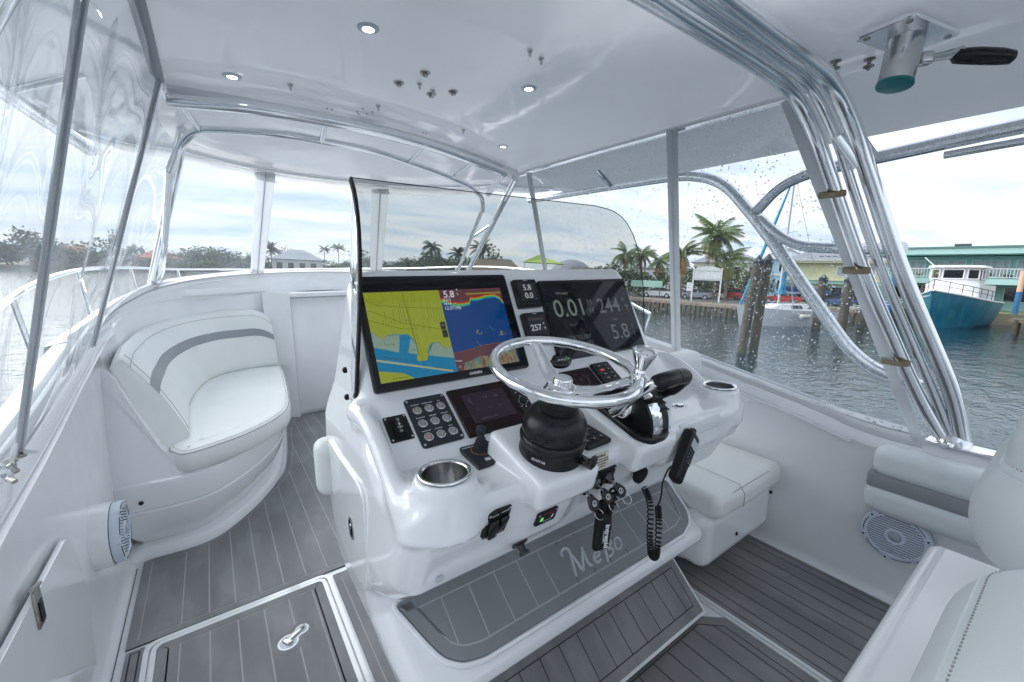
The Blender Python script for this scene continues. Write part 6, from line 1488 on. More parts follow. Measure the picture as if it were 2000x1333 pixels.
mcl = tag(MB().lathe([(.030, 0), (.032, .006), (.030, .016), (.018, .021), (0, .022)], 24, rot('X', 90) @ rot('X', 12)).lathe([(.012, -.02), (.012, .0)], 12, rot('X', 90)).build('microphone_clip', 'rubber'), 'round black rubber microphone clip left of the hanging handset', 'clip'); mcl.location = tuple(surf(1.118, 0.860, 0.012).translation)
co = thing('coiled_cord', 'coiled black cord looping from the microphone clip up to the handset', 'cord', (1.14, 0.78, 0.72))
def helix(path, r, turns, n_):
    P_ = spline(path, 20); out = []
    for k in range(n_):
        t = k / (n_ - 1) * (len(P_) - 1); i = min(int(t), len(P_) - 2); p = P_[i].lerp(P_[i + 1], t - i); d_ = (P_[i + 1] - P_[i]).normalized(); s_ = d_.cross(Vector((0, 1, 0.01))).normalized(); u_ = s_.cross(d_); a = 2 * math.pi * turns * k / (n_ - 1)
        out.append(p + s_ * r * math.cos(a) + u_ * r * math.sin(a))
    return out
MB().tube(helix([(-.022, .02, .095), (-.014, .0, .04), (-.020, -.01, -.06), (-.012, -.015, -.135), (.008, -.018, -.155), (.022, -.015, -.13), (.026, -.01, -.03), (.030, 0, .02)], .0095, 46, 620), .0026, 5).build('coil', 'rubber', co, smooth=180)
MB().tube(spline([(.030, 0, .02), (.044, .0, .05), (.048, .0, .10), (.070, .0, .135), (.088, -.002, .150)], 8), .0030, 6).build('lead', 'rubber', co)

# ------------------------------------------------------------------ helm seats, bottom right
hb = thing('leaning_post', 'white fibreglass leaning post box that carries the two helm seats', 'seat base', (1.0, 0.0, 0))
def f_post(X, Y, Z): return sd_box(X, Y, Z, (0, -.28, .34), (.80, .49, .35), .035)
sdf_obj('seat_box', f_post, (-.85, -.82, -.05), (.85, .26, .74), .014, 'gelcoat', hb)
def helm_seat(lab, loc, k):
    o = thing('helm_chair', lab, 'seat', loc, 0, 'helm seats on the leaning post')
    def puff(name, c, h, r, vox=.010, phi=None):
        crown = .055 if name == 'front_bolster' else .02
        b_ = sdf_obj(name, lambda X, Y, Z: sd_box(X, Y, Z - crown * np.clip(1 - ((X - c[0]) / h[0]) ** 2, 0, 1) * np.clip(1 - ((Y - c[1]) / h[1]) ** 2, 0, 1) * (Z > c[2]), c, h, r), tuple(c[i] - h[i] - .03 for i in range(3)), tuple(c[i] + h[i] + (.03 if i < 2 else .09) for i in range(3)), vox, 'vinyl_cool', o)
        if phi:
            def ring_pts(ph, n_=12):
                q = r * math.sin(R(ph)); y = c[1] + h[1] - r + r * math.cos(R(ph))
                return [Vector((c[0] + a_, y, c[2] + b2_)) for a_, b2_ in rrect(2 * (h[0] - r + q), 2 * (h[2] - r + q), q, n_)]
            def even(P_, step):
                out, acc = [], 0.0
                for a_, b2_ in zip(P_, P_[1:] + P_[:1]):
                    L__ = (b2_ - a_).length
                    while acc < L__: out.append(a_.lerp(b2_, acc / max(L__, 1e-6))); acc += step
                    acc -= L__
                return out
            def top_ring(ph, n_=12):
                q = r * math.sin(R(ph)); z = c[2] + h[2] - r + r * math.cos(R(ph))
                return [Vector((a_b.x + c[0], a_b.y + c[1], z + crown * max(0, 1 - (a_b.x / h[0]) ** 2) * max(0, 1 - (a_b.y / h[1]) ** 2))) for a_b in even([Vector((u_, v_, 0)) for u_, v_ in rrect(2 * (h[0] - r + q), 2 * (h[1] - r + q), q, n_)], .02)]
            MB().tube(top_ring(50), .0036, 6, closed=True).build('top_welt', 'vinyl_cool', b_)
            st2 = MB(); rp3 = even(top_ring(44, 26), .011)
            for i in range(0, len(rp3)): st2.box(tuple(rp3[i]), (.0042, .0042, .0022))
            tag(st2.build('top_stitching', 'stitch', b_, smooth=None), kind='stuff')
        return b_
    w_ = .40 if k == 0 else .34
    puff('front_bolster', (0, -.22, .08), (w_, .22, .165), .155, phi=62)
    puff('seat_pad', (0, -.46, .02), (w_ - .03, .24, .06), .05)
    puff('backrest', (0, -.62, .28 + k * .03), (w_ - .02, .12, .26 + k * .05), .11, phi=55)
    if k: puff('bolster_roll', (.02, -.16, .235), (w_ - .04, .12, .11), .10, phi=60)
    return o
helm_seat('pale vinyl helm seat filling the bottom right corner, nearest the camera', (0.88, 0.095, 0.762), 0)
helm_seat('pale vinyl helm seat at the right edge, farther of the two, against the starboard side', (1.76, 0.125, 0.86), 1)
# ------------------------------------------------------------------ outside: the boat lists a little, so the level world is turned against it
LEVEL = Matrix.Translation((0, 0, 1.55)) @ Matrix.Rotation(R(2.5), 4, 'Y') @ Matrix.Translation((0, 0, -3.6))
def pol(b, d_): return (math.sin(R(b)) * d_, math.cos(R(b)) * d_)
def put(o, x, y, z=0.0, rz=0.0): o.matrix_world = LEVEL @ Matrix.Translation((x, y, z)) @ Matrix.Rotation(R(rz), 4, 'Z'); return o
GZ = 1.35                                    # quay level above the water
wt = tag(MB().add([(-3000, -3000, 0), (3000, -3000, 0), (3000, 3000, 0), (-3000, 3000, 0)], [(0, 1, 2, 3)]).build('water', 'water', smooth=None), kind='structure'); put(wt, 0, 0, 0)
quay_line = [(47.0, 150), (46.6, 60), (46.3, 22), (57.5, 20.5), (57.5, 15.0), (75, 14.5), (75, 3.2), (61.5, 2.6), (62, -60)]
gp = quay_line + [(900, -60), (900, 150)]
gl = tag(MB().prism(gp if area(gp) > 0 else gp[::-1], -1.0, GZ).build('ground', 'land', smooth=None), kind='structure'); put(gl, 0, 0)
MB().prism([(50, 24), (60, 24), (80, 27), (80, 70), (50, 70)], GZ + .01, GZ + .03).build('car_park', 'asphalt', gl, smooth=None)
fsx = [pol(-60, 230), pol(-30, 225), pol(-12, 238), pol(-2, 300), pol(10, 330), pol(20, 320), pol(27, 190), pol(29.5, 165)]
fp = fsx + [pol(29.5, 1500), pol(5, 1500), pol(-60, 1500)]
fl = tag(MB().prism(fp if area(fp) > 0 else fp[::-1], -1.0, 1.3).build('far_shore', 'land', smooth=None), kind='structure'); put(fl, 0, 0)
# sheet-pile quay wall with concrete cap and rubble
def wall_run(a, b, lab):
    o = thing('sea_wall', lab, 'sea wall'); A, B = Vector((*a, 0)), Vector((*b, 0)); L__ = (B - A).length; ang = math.degrees(math.atan2(B.y - A.y, B.x - A.x)); put(o, a[0], a[1], 0, ang)
    n_ = min(int(L__ / 0.62), 90); stp_ = L__ / n_
    me = MB().prism([(0, -.28), (.18, -.28), (.26, -.10), (.44, -.10), (.52, -.28), (.6, -.28), (.6, .3), (0, .3)], -1.0, 0.95).mesh('pile_sheet', 'sheet_pile')
    for i in range(n_):
        c_ = link(bpy.data.objects.new('pile_sheet', me), o); c_.location = (i * stp_, -.12, random.uniform(-.04, .04)); c_.scale = (stp_ / .6, random.uniform(.8, 1.2), 1)
    MB().rbox((L__ / 2, .05, 1.13), (L__, .8, .36), .05, 1).build('cap_beam', 'rubble', o)
    rb = MB(); rr = random.Random(int(L__))
    for k in range(int(L__ * 3)): rb.sphere((rr.uniform(0, L__), rr.uniform(-.25, .5), 1.30), (rr.uniform(.15, .5), rr.uniform(.1, .3), rr.uniform(.05, .16)), 6)
    tag(rb.build('rubble', 'rubble', o, smooth=None), kind='stuff')
wall_run((46.6, 60), (46.3, 22), 'ribbed brown sheet-pile sea wall with rubble top behind the sailboat bow')
wall_run((46.3, 22), (57.5, 20.5), 'short return of the sheet-pile sea wall behind the sailboat')
wall_run((57.5, 20.5), (57.5, 15.0), 'ribbed sheet-pile sea wall between sailboat and blue trawler')
wall_run((61.5, 2.6), (62, -30), 'sheet-pile sea wall at the far right beside the dock')

# ------------------------------------------------------------------ vegetation
def leaves(mb_, rnd, c, rad, count, size, mis):
    """many small leaf-clump faces through an uneven crown"""
    lobes = [(Vector((rnd.gauss(0, .42), rnd.gauss(0, .42), rnd.gauss(0.05, .38))), rnd.uniform(.32, .62)) for _ in range(15)]
    for _ in range(count):
        lc, lr = rnd.choice(lobes); v = Vector((rnd.gauss(0, 1), rnd.gauss(0, 1), rnd.gauss(0, 1))).normalized() * lr * rnd.uniform(.35, 1.0)
        p = Vector((c[0] + (lc.x + v.x) * rad[0], c[1] + (lc.y + v.y) * rad[1], c[2] + (lc.z + v.z) * rad[2]))
        s_ = size * rnd.uniform(.5, 1.3); a = Vector((rnd.gauss(0, 1), rnd.gauss(0, 1), rnd.gauss(0, .6))).normalized(); b = a.cross(Vector((rnd.gauss(0, 1), rnd.gauss(0, 1), rnd.gauss(0, 1)))).normalized()
        mb_.add([p - a * s_, p + b * s_ * .45, p + a * s_ * .9, p - b * s_ * .5], [(0, 1, 2, 3)], None, rnd.choice(mis))
def tree(lab, b, D, h, w, mats, seed, base=GZ, count=900, name='broad_tree', group=None, low=.12, size=None):
    rnd = random.Random(seed); o = thing(name, lab, 'tree', (0, 0, 0), 0, group); x, y = pol(b, D); put(o, x, y, base, rnd.uniform(0, 360))
    t_ = MB().tube([(0, 0, -.2), (.05 * w, 0, h * .25), (.02 * w, .03 * w, h * .6)], [h * .035, h * .026, h * .012], 8)
    for k in range(5):
        a = rnd.uniform(0, 6.28); t_.tube([(.03 * w, 0, h * rnd.uniform(.25, .4)), (math.cos(a) * w * .22, math.sin(a) * w * .22, h * .55), (math.cos(a) * w * .36, math.sin(a) * w * .36, h * .75)], [h * .013, h * .010, h * .005], 5)
    t_.build('trunk', 'bark', o); c_ = MB(); leaves(c_, rnd, (0, 0, h * (.5 + low * .5)), (w * .5, w * .5, h * (.5 - low * .5)), count, size or w * .045, list(range(len(mats))))
    c_.build('crown', mats, o, smooth=None); return o
def bush(lab, b, D, h, w, mats, seed, group, base=GZ):
    rnd = random.Random(seed); o = thing('hedge_bush', lab, 'bush', (0, 0, 0), 0, group); x, y = pol(b, D); put(o, x, y, base)
    c_ = MB(); leaves(c_, rnd, (0, 0, h * .48), (w * .5, w * .4, h * .5), 700, w * .05, list(range(len(mats)))); c_.build('foliage', mats, o, smooth=None)
    MB().tube([(0, 0, -.1), (0, 0, h * .5)], [.12, .05], 6).build('stem', 'bark', o)
def frond_mesh(seed, L__, droop, m_, wid=1.0):
    rnd = random.Random(seed); mb_ = MB(); pts = []
    for k in range(11):
        t = k / 10; pts.append(Vector((L__ * t * (1 - .18 * t * droop), 0, L__ * (.34 * t - (.42 + .42 * droop) * t * t))))
    mb_.tube(pts, [.035 * (1 - .85 * k / 10) + .006 for k in range(11)], 4)
    for k in range(2, 44):
        t = k / 44; i = min(int(t * 10), 9); p = pts[i].lerp(pts[i + 1], t * 10 - i); d_ = (pts[i + 1] - pts[i]).normalized(); ln = L__ * .30 * math.sin(math.pi * min(t * .92 + .08, 1)) ** .6 * wid * rnd.uniform(.85, 1.1)
        for sg in (-1, 1):
            dr = (d_ * .55 + Vector((0, sg, 0)) * .8 + Vector((0, 0, -.45 - .3 * rnd.random()))).normalized(); w_ = L__ * .012
            mb_.add([p - d_ * w_, p + d_ * w_, p + dr * ln * .6 + d_ * w_ * .8, p + dr * ln, p + dr * ln * .6 - d_ * w_ * .8], [(0, 1, 2, 3, 4)])
    return mb_.mesh('frond', m_, None)
FR = [frond_mesh(k, 2.6, .3 + .35 * (k % 3), 'leaf_palm' if k < 4 else ('leaf_yellow' if k == 4 else 'leaf_dead')) for k in range(6)]
FRF = [frond_mesh(10 + k, 2.3, .2 + .3 * k, 'leaf_dark') for k in range(2)]
def palm(lab, b, D, h, r, seed, n_=20, dead=3, base=GZ, lean=.6, meshes=FR, group=None):
    rnd = random.Random(seed); o = thing('palm_tree', lab, 'palm', (0, 0, 0), 0, group); x, y = pol(b, D); put(o, x, y, base)
    lx, ly = rnd.uniform(-lean, lean), rnd.uniform(-lean, lean); top = Vector((lx, ly, h - r * .35))
    MB().tube(spline([(0, 0, -.2), (lx * .2, ly * .2, h * .4), tuple(top)], 6), [.26 - .011 * k for k in range(13)], 8).build('trunk', 'bark', o)
    for k in range(n_ + dead):
        me = meshes[rnd.randrange(0, 4 if len(meshes) > 2 else 2)] if k < n_ else meshes[-1 if rnd.random() < .7 else -2]
        f_ = link(bpy.data.objects.new('frond', me), o); el = R(rnd.uniform(-25, 62)) if k < n_ else R(rnd.uniform(-70, -40)); s_ = r / 2.6 * rnd.uniform(.85, 1.12)
        f_.matrix_local = Matrix.Translation(top) @ Matrix.Rotation(2 * math.pi * (k * .381 + rnd.random() * .1), 4, 'Z') @ Matrix.Rotation(-el, 4, 'Y') @ Matrix.Rotation(R(rnd.uniform(-20, 20)), 4, 'X') @ Matrix.Scale(s_, 4)
    return o
palm('tall full coconut palm behind the white two-post sign', 61.2, 66, 10.2, 4.0, 1, 26, 5)
palm('smaller coconut palm left of the white sign beside the curtain strap', 57.3, 62, 7.0, 3.2, 2, 18, 4)
palm('young palm whose crown merges into the hedge right of the sign', 62.4, 64, 6.6, 3.2, 3, 16, 6)
palm('palm seen through the right end of the windscreen, left one of two', 50.3, 74, 7.6, 3.0, 4, 18, 4)
palm('palm seen through the right end of the windscreen, right one of two', 52.4, 72, 7.4, 2.8, 5, 16, 4)
palm('shaggy palm just right of the windscreen edge', 54.6, 70, 6.2, 2.6, 6, 14, 5)
palm('palm rising above the tree line behind the plotter, through the windscreen', 24.8, 150, 13.2, 4.6, 7, 18, 2, meshes=FRF)
palm('palm at the right end of the tree line beside the aluminium legs', 31.6, 125, 11.6, 4.6, 8, 18, 2, meshes=FRF)
palm('low palm in the middle of the windscreen tree line', 28.3, 140, 10.4, 4.2, 9, 16, 2, meshes=FRF)
palm('thin fan palm standing alone beyond the bow, left of the windscreen', 11.8, 260, 15.0, 4.2, 10, 16, 0, meshes=FRF, lean=.2)
palm('fan palm partly hidden by the left edge of the windscreen', 13.4, 255, 16.0, 5.0, 11, 16, 0, meshes=FRF, lean=.3)
palm('bushy palm beside the grey roof on the far shore', 6.1, 250, 13.5, 6.0, 12, 22, 0, meshes=FRF)
palm('palm just inside the left edge of the windscreen', 15.6, 240, 14.0, 5.5, 13, 20, 0, meshes=FRF)
FM, FD = ['leaf_mid', 'leaf_dark'], ['leaf_dark', 'leaf_mid', 'leaf_dark']
g_far = 'trees on the far shore'
far_spec = [(-16.5, 238, 12, 20), (-14.2, 240, 9, 16), (-12.2, 245, 14, 15), (-9.6, 250, 9, 16), (-7.6, 255, 16, 11), (-6.2, 260, 10, 14), (-2.2, 285, 11.5, 17), (-0.6, 290, 13.5, 16), (0.9, 300, 12.6, 18), (2.4, 310, 9.8, 15), (3.8, 320, 11.5, 12), (5.2, 325, 8.8, 16), (7.9, 300, 15.5, 15), (9.6, 310, 15.0, 14), (11.0, 320, 8.2, 18), (12.8, 320, 8.0, 18), (14.4, 315, 9.0, 16), (17.2, 290, 14.5, 14), (19.0, 300, 8.5, 14), (20.4, 260, 9.8, 12), (21.9, 215, 10.4, 12), (23.3, 165, 10.8, 11), (24.6, 160, 11.2, 11), (26.3, 155, 10.2, 11), (27.8, 150, 9.8, 10), (29.6, 145, 9.4, 11), (31.2, 140, 9.6, 10), (32.9, 132, 9.6, 9)]
ords = ['first', 'second', 'third', 'fourth', 'fifth', 'sixth', 'seventh', 'eighth', 'ninth', 'tenth', 'eleventh', 'twelfth', 'thirteenth', 'fourteenth']
for k, (b, D, h, w) in enumerate(far_spec):
    if k < 6: lab = 'hazy tree on the far shore seen through the wavy port curtain, %s from the left' % ords[k]
    elif k < 12: lab = 'green tree on the far shore between orange-roofed house and first bow strap, %s from left' % ords[k - 6]
    elif k < 17: lab = 'tree on the far shore between first bow strap and windscreen, %s from left' % ords[k - 12]
    else: lab = 'dark tree in the windscreen tree line above the chart plotter, %s from left' % ords[k - 17]
    tree(lab, b, D, h, w, FM if k % 2 else FD, 100 + k, base=1.2, count=1000, group=g_far, size=w * .052, low=.0)
for k in range(9):
    b = -3.6 + 2.35 * k; bush('low %s hedge clump along the far waterline' % ('leafy', 'rounded', 'dark', 'loose', 'broad', 'patchy', 'dense', 'thin', 'wide')[k], b, 262 + 5 * k, 5.0, 17, FD, 300 + k, 'hedge along the far waterline', base=1.0)
for k, (b, D, h, w) in enumerate(((49.2, 70, 4.6, 6), (51.0, 68, 4.4, 6), (53.0, 66, 4.0, 5.5), (55.6, 72, 5.0, 6), (58.8, 70, 5.2, 6.5), (60.5, 72, 4.6, 6), (62.6, 70, 5.4, 6), (64.6, 74, 5.6, 5.5), (66.2, 76, 4.8, 5))):
    bush('%s green shrub in the hedge behind the parked cars, %s from the left' % (('dark', 'dense', 'glossy', 'yellowing', 'tall', 'round', 'ragged', 'thick', 'small')[k], ords[k]), b, D, h, w, ['leaf_mid', 'leaf_dark', 'leaf_yellow'] if k in (3, 6) else FM, 400 + k, 'hedge behind the car park')

# ------------------------------------------------------------------ buildings
def facade(o, x0, x1, z0, z1, y, m_, name='wall', d_=.3): return MB().box(((x0 + x1) / 2, y + d_ / 2, (z0 + z1) / 2), (x1 - x0, d_, z1 - z0)).build(name, m_, o, smooth=None)
def window(o, x0, x1, z0, z1, y, frame_m='sign_white', pane='house_glass', mull=1):
    f_ = MB(); t = .10
    for (a, b, c, e) in ((x0 - t, x1 + t, z1, z1 + t), (x0 - t, x1 + t, z0 - t, z0), (x0 - t, x0, z0, z1), (x1, x1 + t, z0, z1)): f_.box(((a + b) / 2, y - .04, (c + e) / 2), (b - a, .12, e - c))
    for k in range(1, mull + 1): xm = x0 + (x1 - x0) * k / (mull + 1); f_.box((xm, y - .03, (z0 + z1) / 2), (.07, .08, z1 - z0))
    w_ = f_.build('window', frame_m, o, smooth=None); MB().box(((x0 + x1) / 2, y - .005, (z0 + z1) / 2), (x1 - x0, .02, z1 - z0)).build('pane', pane, w_, smooth=None)
def hip_roof(o, x0, x1, y0, y1, z0, z1, m_, ov=.5, ridge=.5):
    x0 -= ov; x1 += ov; y0 -= ov; y1 += ov; yc = (y0 + y1) / 2; r_ = min((y1 - y0) / 2, (x1 - x0) / 2) * ridge * 2
    return MB().add([(x0, y0, z0), (x1, y0, z0), (x1, y1, z0), (x0, y1, z0), (x0 + r_, yc, z1), (x1 - r_, yc, z1)], [(0, 1, 5, 4), (1, 2, 5), (2, 3, 4, 5), (3, 0, 4), (3, 2, 1, 0)]).build('roof', m_, o, smooth=None)
def face(b, D): x, y = pol(b, D); return x, y, -b                       # local -y looks back at the boat
# teal waterfront building
tb = thing('teal_building', 'long two-storey teal building with balcony behind the blue trawler', 'building'); put(tb, 88, 5, GZ, -90 + 4)
g = lambda h: h - GZ
facade(tb, -16, 14, 0, g(8.7), 0, 'teal_wall', d_=9)
MB().box((-1, 3.2, g(9.25)), (32, 13.0, .85)).build('fascia', 'teal_trim', tb, smooth=None); MB().box((-1, 3.2, g(9.75)), (32.4, 13.4, .22)).build('roof_edge', 'teal_roof', tb, smooth=None)
MB().box((-1, -1.6, g(5.15)), (30, 3.2, .75)).build('balcony_deck', 'teal_trim', tb, smooth=None)
for k in range(7): window(tb, -14.5 + 4.1 * k, -14.5 + 4.1 * k + 3.4, g(5.75), g(8.1), -.02, 'teal_trim', 'curtain', 1)
for k in range(5): window(tb, -14 + 5.6 * k, -14 + 5.6 * k + 4.6, g(2.6), g(4.45), -.02, 'teal_trim', 'house_glass', 2)
rl_ = MB().box((-1, -3.1, g(6.85)), (30, .09, .09)).box((-1, -3.1, g(5.75)), (30, .07, .07)).build('balcony_rail', 'sign_white', tb, smooth=None)
bm_ = MB().box((0, 0, .55), (.05, .05, 1.1)).mesh('baluster', 'sign_white', None)
for k in range(100): c_ = link(bpy.data.objects.new('baluster', bm_), rl_); c_.location = (-15.8 + .3 * k, -3.1, g(5.75))
rnd = random.Random(77); pb = MB()
for k in range(16): leaves(pb, rnd, (-13 + 1.7 * k, -2.6, g(5.95)), (.55, .3, .45), 40, .18, [0, 1])
tag(pb.build('balcony_planting', ['leaf_mid', 'leaf_dark'], tb, smooth=None), kind='stuff')
for x_ in (-7.5, 7.0): MB().box((x_, -.5, g(10.1)), (1.6, 1.6, .5)).build('roof_unit', 'rail_dark', tb, smooth=None)
for b, D, h, lab in ((77.5, 66, 9.0, 'tall peach and blue timber pile beside the teal building, left one'), (85.75, 76, 6.3, 'peach and blue timber pile at the right edge of the picture')):
    o = thing('painted_pile', lab, 'pile'); x, y = pol(b, D); put(o, x, y, 0, -b + 3); MB().tube([(0, 0, h * .62), (0, 0, h)], .24, 10).build('upper_pile', 'peach', o); MB().tube([(0, 0, -1), (0, 0, h * .62)], .25, 10).build('lower_pile', 'post_blue', o)
# yellow building
yb = thing('yellow_building', 'pale yellow two-storey building with grey roof behind the pilings', 'building'); x, y, rz = face(71.8, 74); put(yb, x, y, GZ, rz)
facade(yb, -4.6, 6.2, 0, g(7.1), 0, 'yellow_wall', d_=9)
hip_roof(yb, -4.6, 6.2, 0, 9, g(7.25), g(10.4), 'grey_roof', .9, .6)
MB().box((.8, -.65, g(7.2)), (12.4, .25, .4)).build('gutter', 'cream_trim', yb, smooth=None); MB().box((.8, -.3, g(4.35)), (11, .6, .45)).build('floor_band', 'teal_trim', yb, smooth=None)
MB().box((.8, -.4, g(4.62)), (11.2, .8, .10)).build('ledge', 'cream_trim', yb, smooth=None)
for x0, x1 in ((1.4, 3.4), (4.2, 5.4)): window(yb, x0, x1, g(5.3), g(6.5), -.02, 'sign_white', 'curtain', 1)
for x0, x1 in ((-3.6, -1.0), (-.2, 2.2), (3.0, 5.4)): window(yb, x0, x1, g(1.7), g(3.7), -.02, 'teal_trim', 'house_glass', 1)
rnd = random.Random(5); ev = MB()
for k in range(9): ev.box((-.6 + .75 * k, .4, g(7.75)), (.5, .5, .45))
tag(ev.build('roof_vents', 'rail_dark', yb, smooth=None), kind='stuff')
bh = thing('blue_house', 'pale blue house between sailboat mast and yellow building', 'building'); x, y, rz = face(67.3, 90); put(bh, x, y, GZ, rz)
facade(bh, -2.6, 4.5, 0, g(8.3), 0, 'blue_wall', d_=8); hip_roof(bh, -2.6, 4.5, 0, 8, g(8.3), g(10.6), 'pale_roof', .5, .6); MB().box((1, -.05, g(5.6)), (7.2, .14, .3)).build('string_course', 'sign_white', bh, smooth=None)
for x0 in (-1.6, .4, 2.4): window(bh, x0, x0 + .8, g(6.2), g(7.5), -.02, 'sign_white', 'house_glass', 0); window(bh, x0, x0 + .8, g(3.2), g(4.6), -.02, 'sign_white', 'house_glass', 0)
gh = thing('grey_roofed_house', 'cream house with grey hip roof behind the tall palm and pilings', 'building'); x, y, rz = face(62.6, 100); put(gh, x, y, GZ, rz)
facade(gh, -7, 6, 0, g(8.0), 0, 'cream_trim', d_=9); hip_roof(gh, -7, 6, 0, 9, g(8.0), g(11.0), 'grey_roof', .8, .6)
for x0 in (-5.5, -2.5, .5, 3.5): window(gh, x0, x0 + 1.4, g(5.4), g(7.2), -.02, 'sign_white', 'house_glass', 0)
g3 = thing('roofed_villa', 'grey-roofed villa behind the palms right of the windscreen', 'building'); x, y, rz = face(55.0, 100); put(g3, x, y, GZ, rz)
facade(g3, -6, 6, 0, g(6.6), 0, 'white_wall', d_=9); hip_roof(g3, -6, 6, 0, 9, g(6.6), g(9.4), 'pale_roof', .8, .7)
for x0 in (-4.5, -1, 2.5): window(g3, x0, x0 + 1.6, g(3.6), g(5.6), -.02, 'sign_white', 'house_glass', 0)
for b, D, w, h, r_, wm, rm, lab in ((-4.0, 280, 20, 5.2, 9.0, 'pink_wall', 'red_roof', 'pink house with orange-red roof on the far shore'), (8.8, 270, 26, 7.5, 13.2, 'white_wall', 'pale_roof', 'white house with big pale grey roof between bow strap and windscreen'), (-10.5, 250, 22, 5.0, 8.5, 'pink_wall', 'red_roof', 'hazy red-roofed house seen through the port curtain')):
    o = thing('shore_house', lab, 'house'); x, y, rz = face(b, D); put(o, x, y, 1.2, rz); facade(o, -w / 2, w / 2, 0, h, 0, wm, d_=w * .6); hip_roof(o, -w / 2, w / 2, 0, w * .6, h, r_, rm, 1.0, .6)
    for k in range(4): window(o, -w / 2 + w * (.1 + .22 * k), -w / 2 + w * (.1 + .22 * k) + w * .11, h * .3, h * .75, -.03, 'sign_white', 'house_glass', 0)
# thatched huts and canopies
for b0, b1, D, zr, lab in ((29.5, 36.6, 96, 7.3, 'long brown thatched roof left of the lime canopy'), (42.0, 48.6, 92, 5.9, 'long brown thatched roof right of the lime canopy')):
    o = thing('thatched_hut', lab, 'hut'); bm2 = (b0 + b1) / 2; x, y, rz = face(bm2, D); put(o, x, y, GZ, rz); w = D * R(b1 - b0); zr -= GZ
    hip_roof(o, -w / 2, w / 2, 0, 6, zr - 2.6, zr, 'thatch', .6, .35)
    rnd = random.Random(int(b0)); fr_ = MB()
    for k in range(200): xx = rnd.uniform(-w / 2, w / 2); fr_.add([(xx, -.6, zr - 2.5), (xx + .12, -.6, zr - 2.5), (xx + .06 + rnd.uniform(-.1, .1), -.75, zr - 2.5 - rnd.uniform(.2, .6))], [(0, 1, 2)])
    for k in range(150): xx = rnd.uniform(-w / 2 + 2, w / 2 - 2); fr_.add([(xx, 3, zr - .1), (xx + .16, 3, zr - .1), (xx + .08, 3, zr + rnd.uniform(.1, .35))], [(0, 1, 2)])
    tag(fr_.build('thatch_fringe', 'thatch', o, smooth=None), kind='stuff')
    for k in range(6): MB().tube([(-w / 2 + .5 + (w - 1) * k / 5, .2, 0), (-w / 2 + .5 + (w - 1) * k / 5, .2, zr - 2.5)], .12, 6).build('post', 'bark', o)
lc = thing('lime_canopy', 'lime green pointed canopy between the thatched roofs', 'canopy'); x, y, rz = face(39.4, 86); put(lc, x, y, GZ, rz)
MB().add([(-3.6, -2.5, 5.15), (4.6, -2.5, 5.0), (4.6, 3, 5.0), (-3.6, 3, 5.15), (-.6, 0, 6.75), (1.2, 0, 6.0)], [(0, 1, 5, 4), (1, 2, 5), (2, 3, 4, 5), (3, 0, 4)]).build('fabric', 'lime_canvas', lc, smooth=None)
for sx in (-3.4, 4.4):
    for sy in (-2.3, 2.8): MB().tube([(sx, sy, 0), (sx, sy, 5.05)], .07, 6).build('post', 'sign_white', lc)
gd = thing('grey_dome_tent', 'low grey domed tent roof right of the lime canopy', 'tent'); x, y, rz = face(43.4, 110); put(gd, x, y, GZ, rz)
MB().lathe([(5.2, 4.0), (4.6, 5.2), (3.0, 6.4), (1.0, 7.0), (0, 7.05)], 20, cap=False).build('dome', 'grey_roof', gd); MB().lathe([(5.1, 0), (5.1, 4.0)], 20, cap=False).build('wall', 'white_wall', gd)
ms = thing('mint_sign', 'flat mint green sign board low in the hedge behind the windscreen', 'sign'); x, y, rz = face(53.2, 63); put(ms, x, y, GZ, rz); MB().rbox((0, 0, 1.9), (4.2, .12, .9), .03, 1).build('board', 'sign_mint', ms)
for sx in (-1.8, 1.8): MB().box((sx, .1, .9), (.12, .12, 1.8)).build('post', 'bark', ms)
# white two-post sign
sg = thing('post_sign', 'blank white arched sign board on two white posts at the quay', 'sign'); x, y, rz = face(60.2, 56); put(sg, x, y, GZ, rz)
for sx in (-1.52, 1.52): MB().rbox((sx, 0, 2.05), (.16, .16, 4.1), .02, 1).build('post', 'sign_white', sg)
arc_ = [(-1.42, 2.6), (1.42, 2.6), (1.42, 3.8)] + [(1.42 * math.cos(R(a)), 3.8 + .48 * math.sin(R(a))) for a in range(15, 180, 15)] + [(-1.42, 3.8)]
MB().prism(arc_, -.05, .05, Matrix(((1, 0, 0, 0), (0, 0, -1, 0), (0, 1, 0, 0), (0, 0, 0, 1)))).build('board', 'sign_white', sg)
for z_ in (2.75, 3.75): MB().box((0, -.07, z_), (2.84, .03, .06)).build('moulding', 'print_grey', sg)
nb = thing('notice_board', 'small white notice box on a post beside the arched sign', 'sign'); x, y, rz = face(58.3, 56.5); put(nb, x, y, GZ, rz); MB().rbox((0, 0, 1.75), (.62, .3, 1.05), .03, 1).build('box', 'sign_white', nb); MB().box((0, .1, .6), (.1, .1, 1.2)).build('post', 'bark', nb)

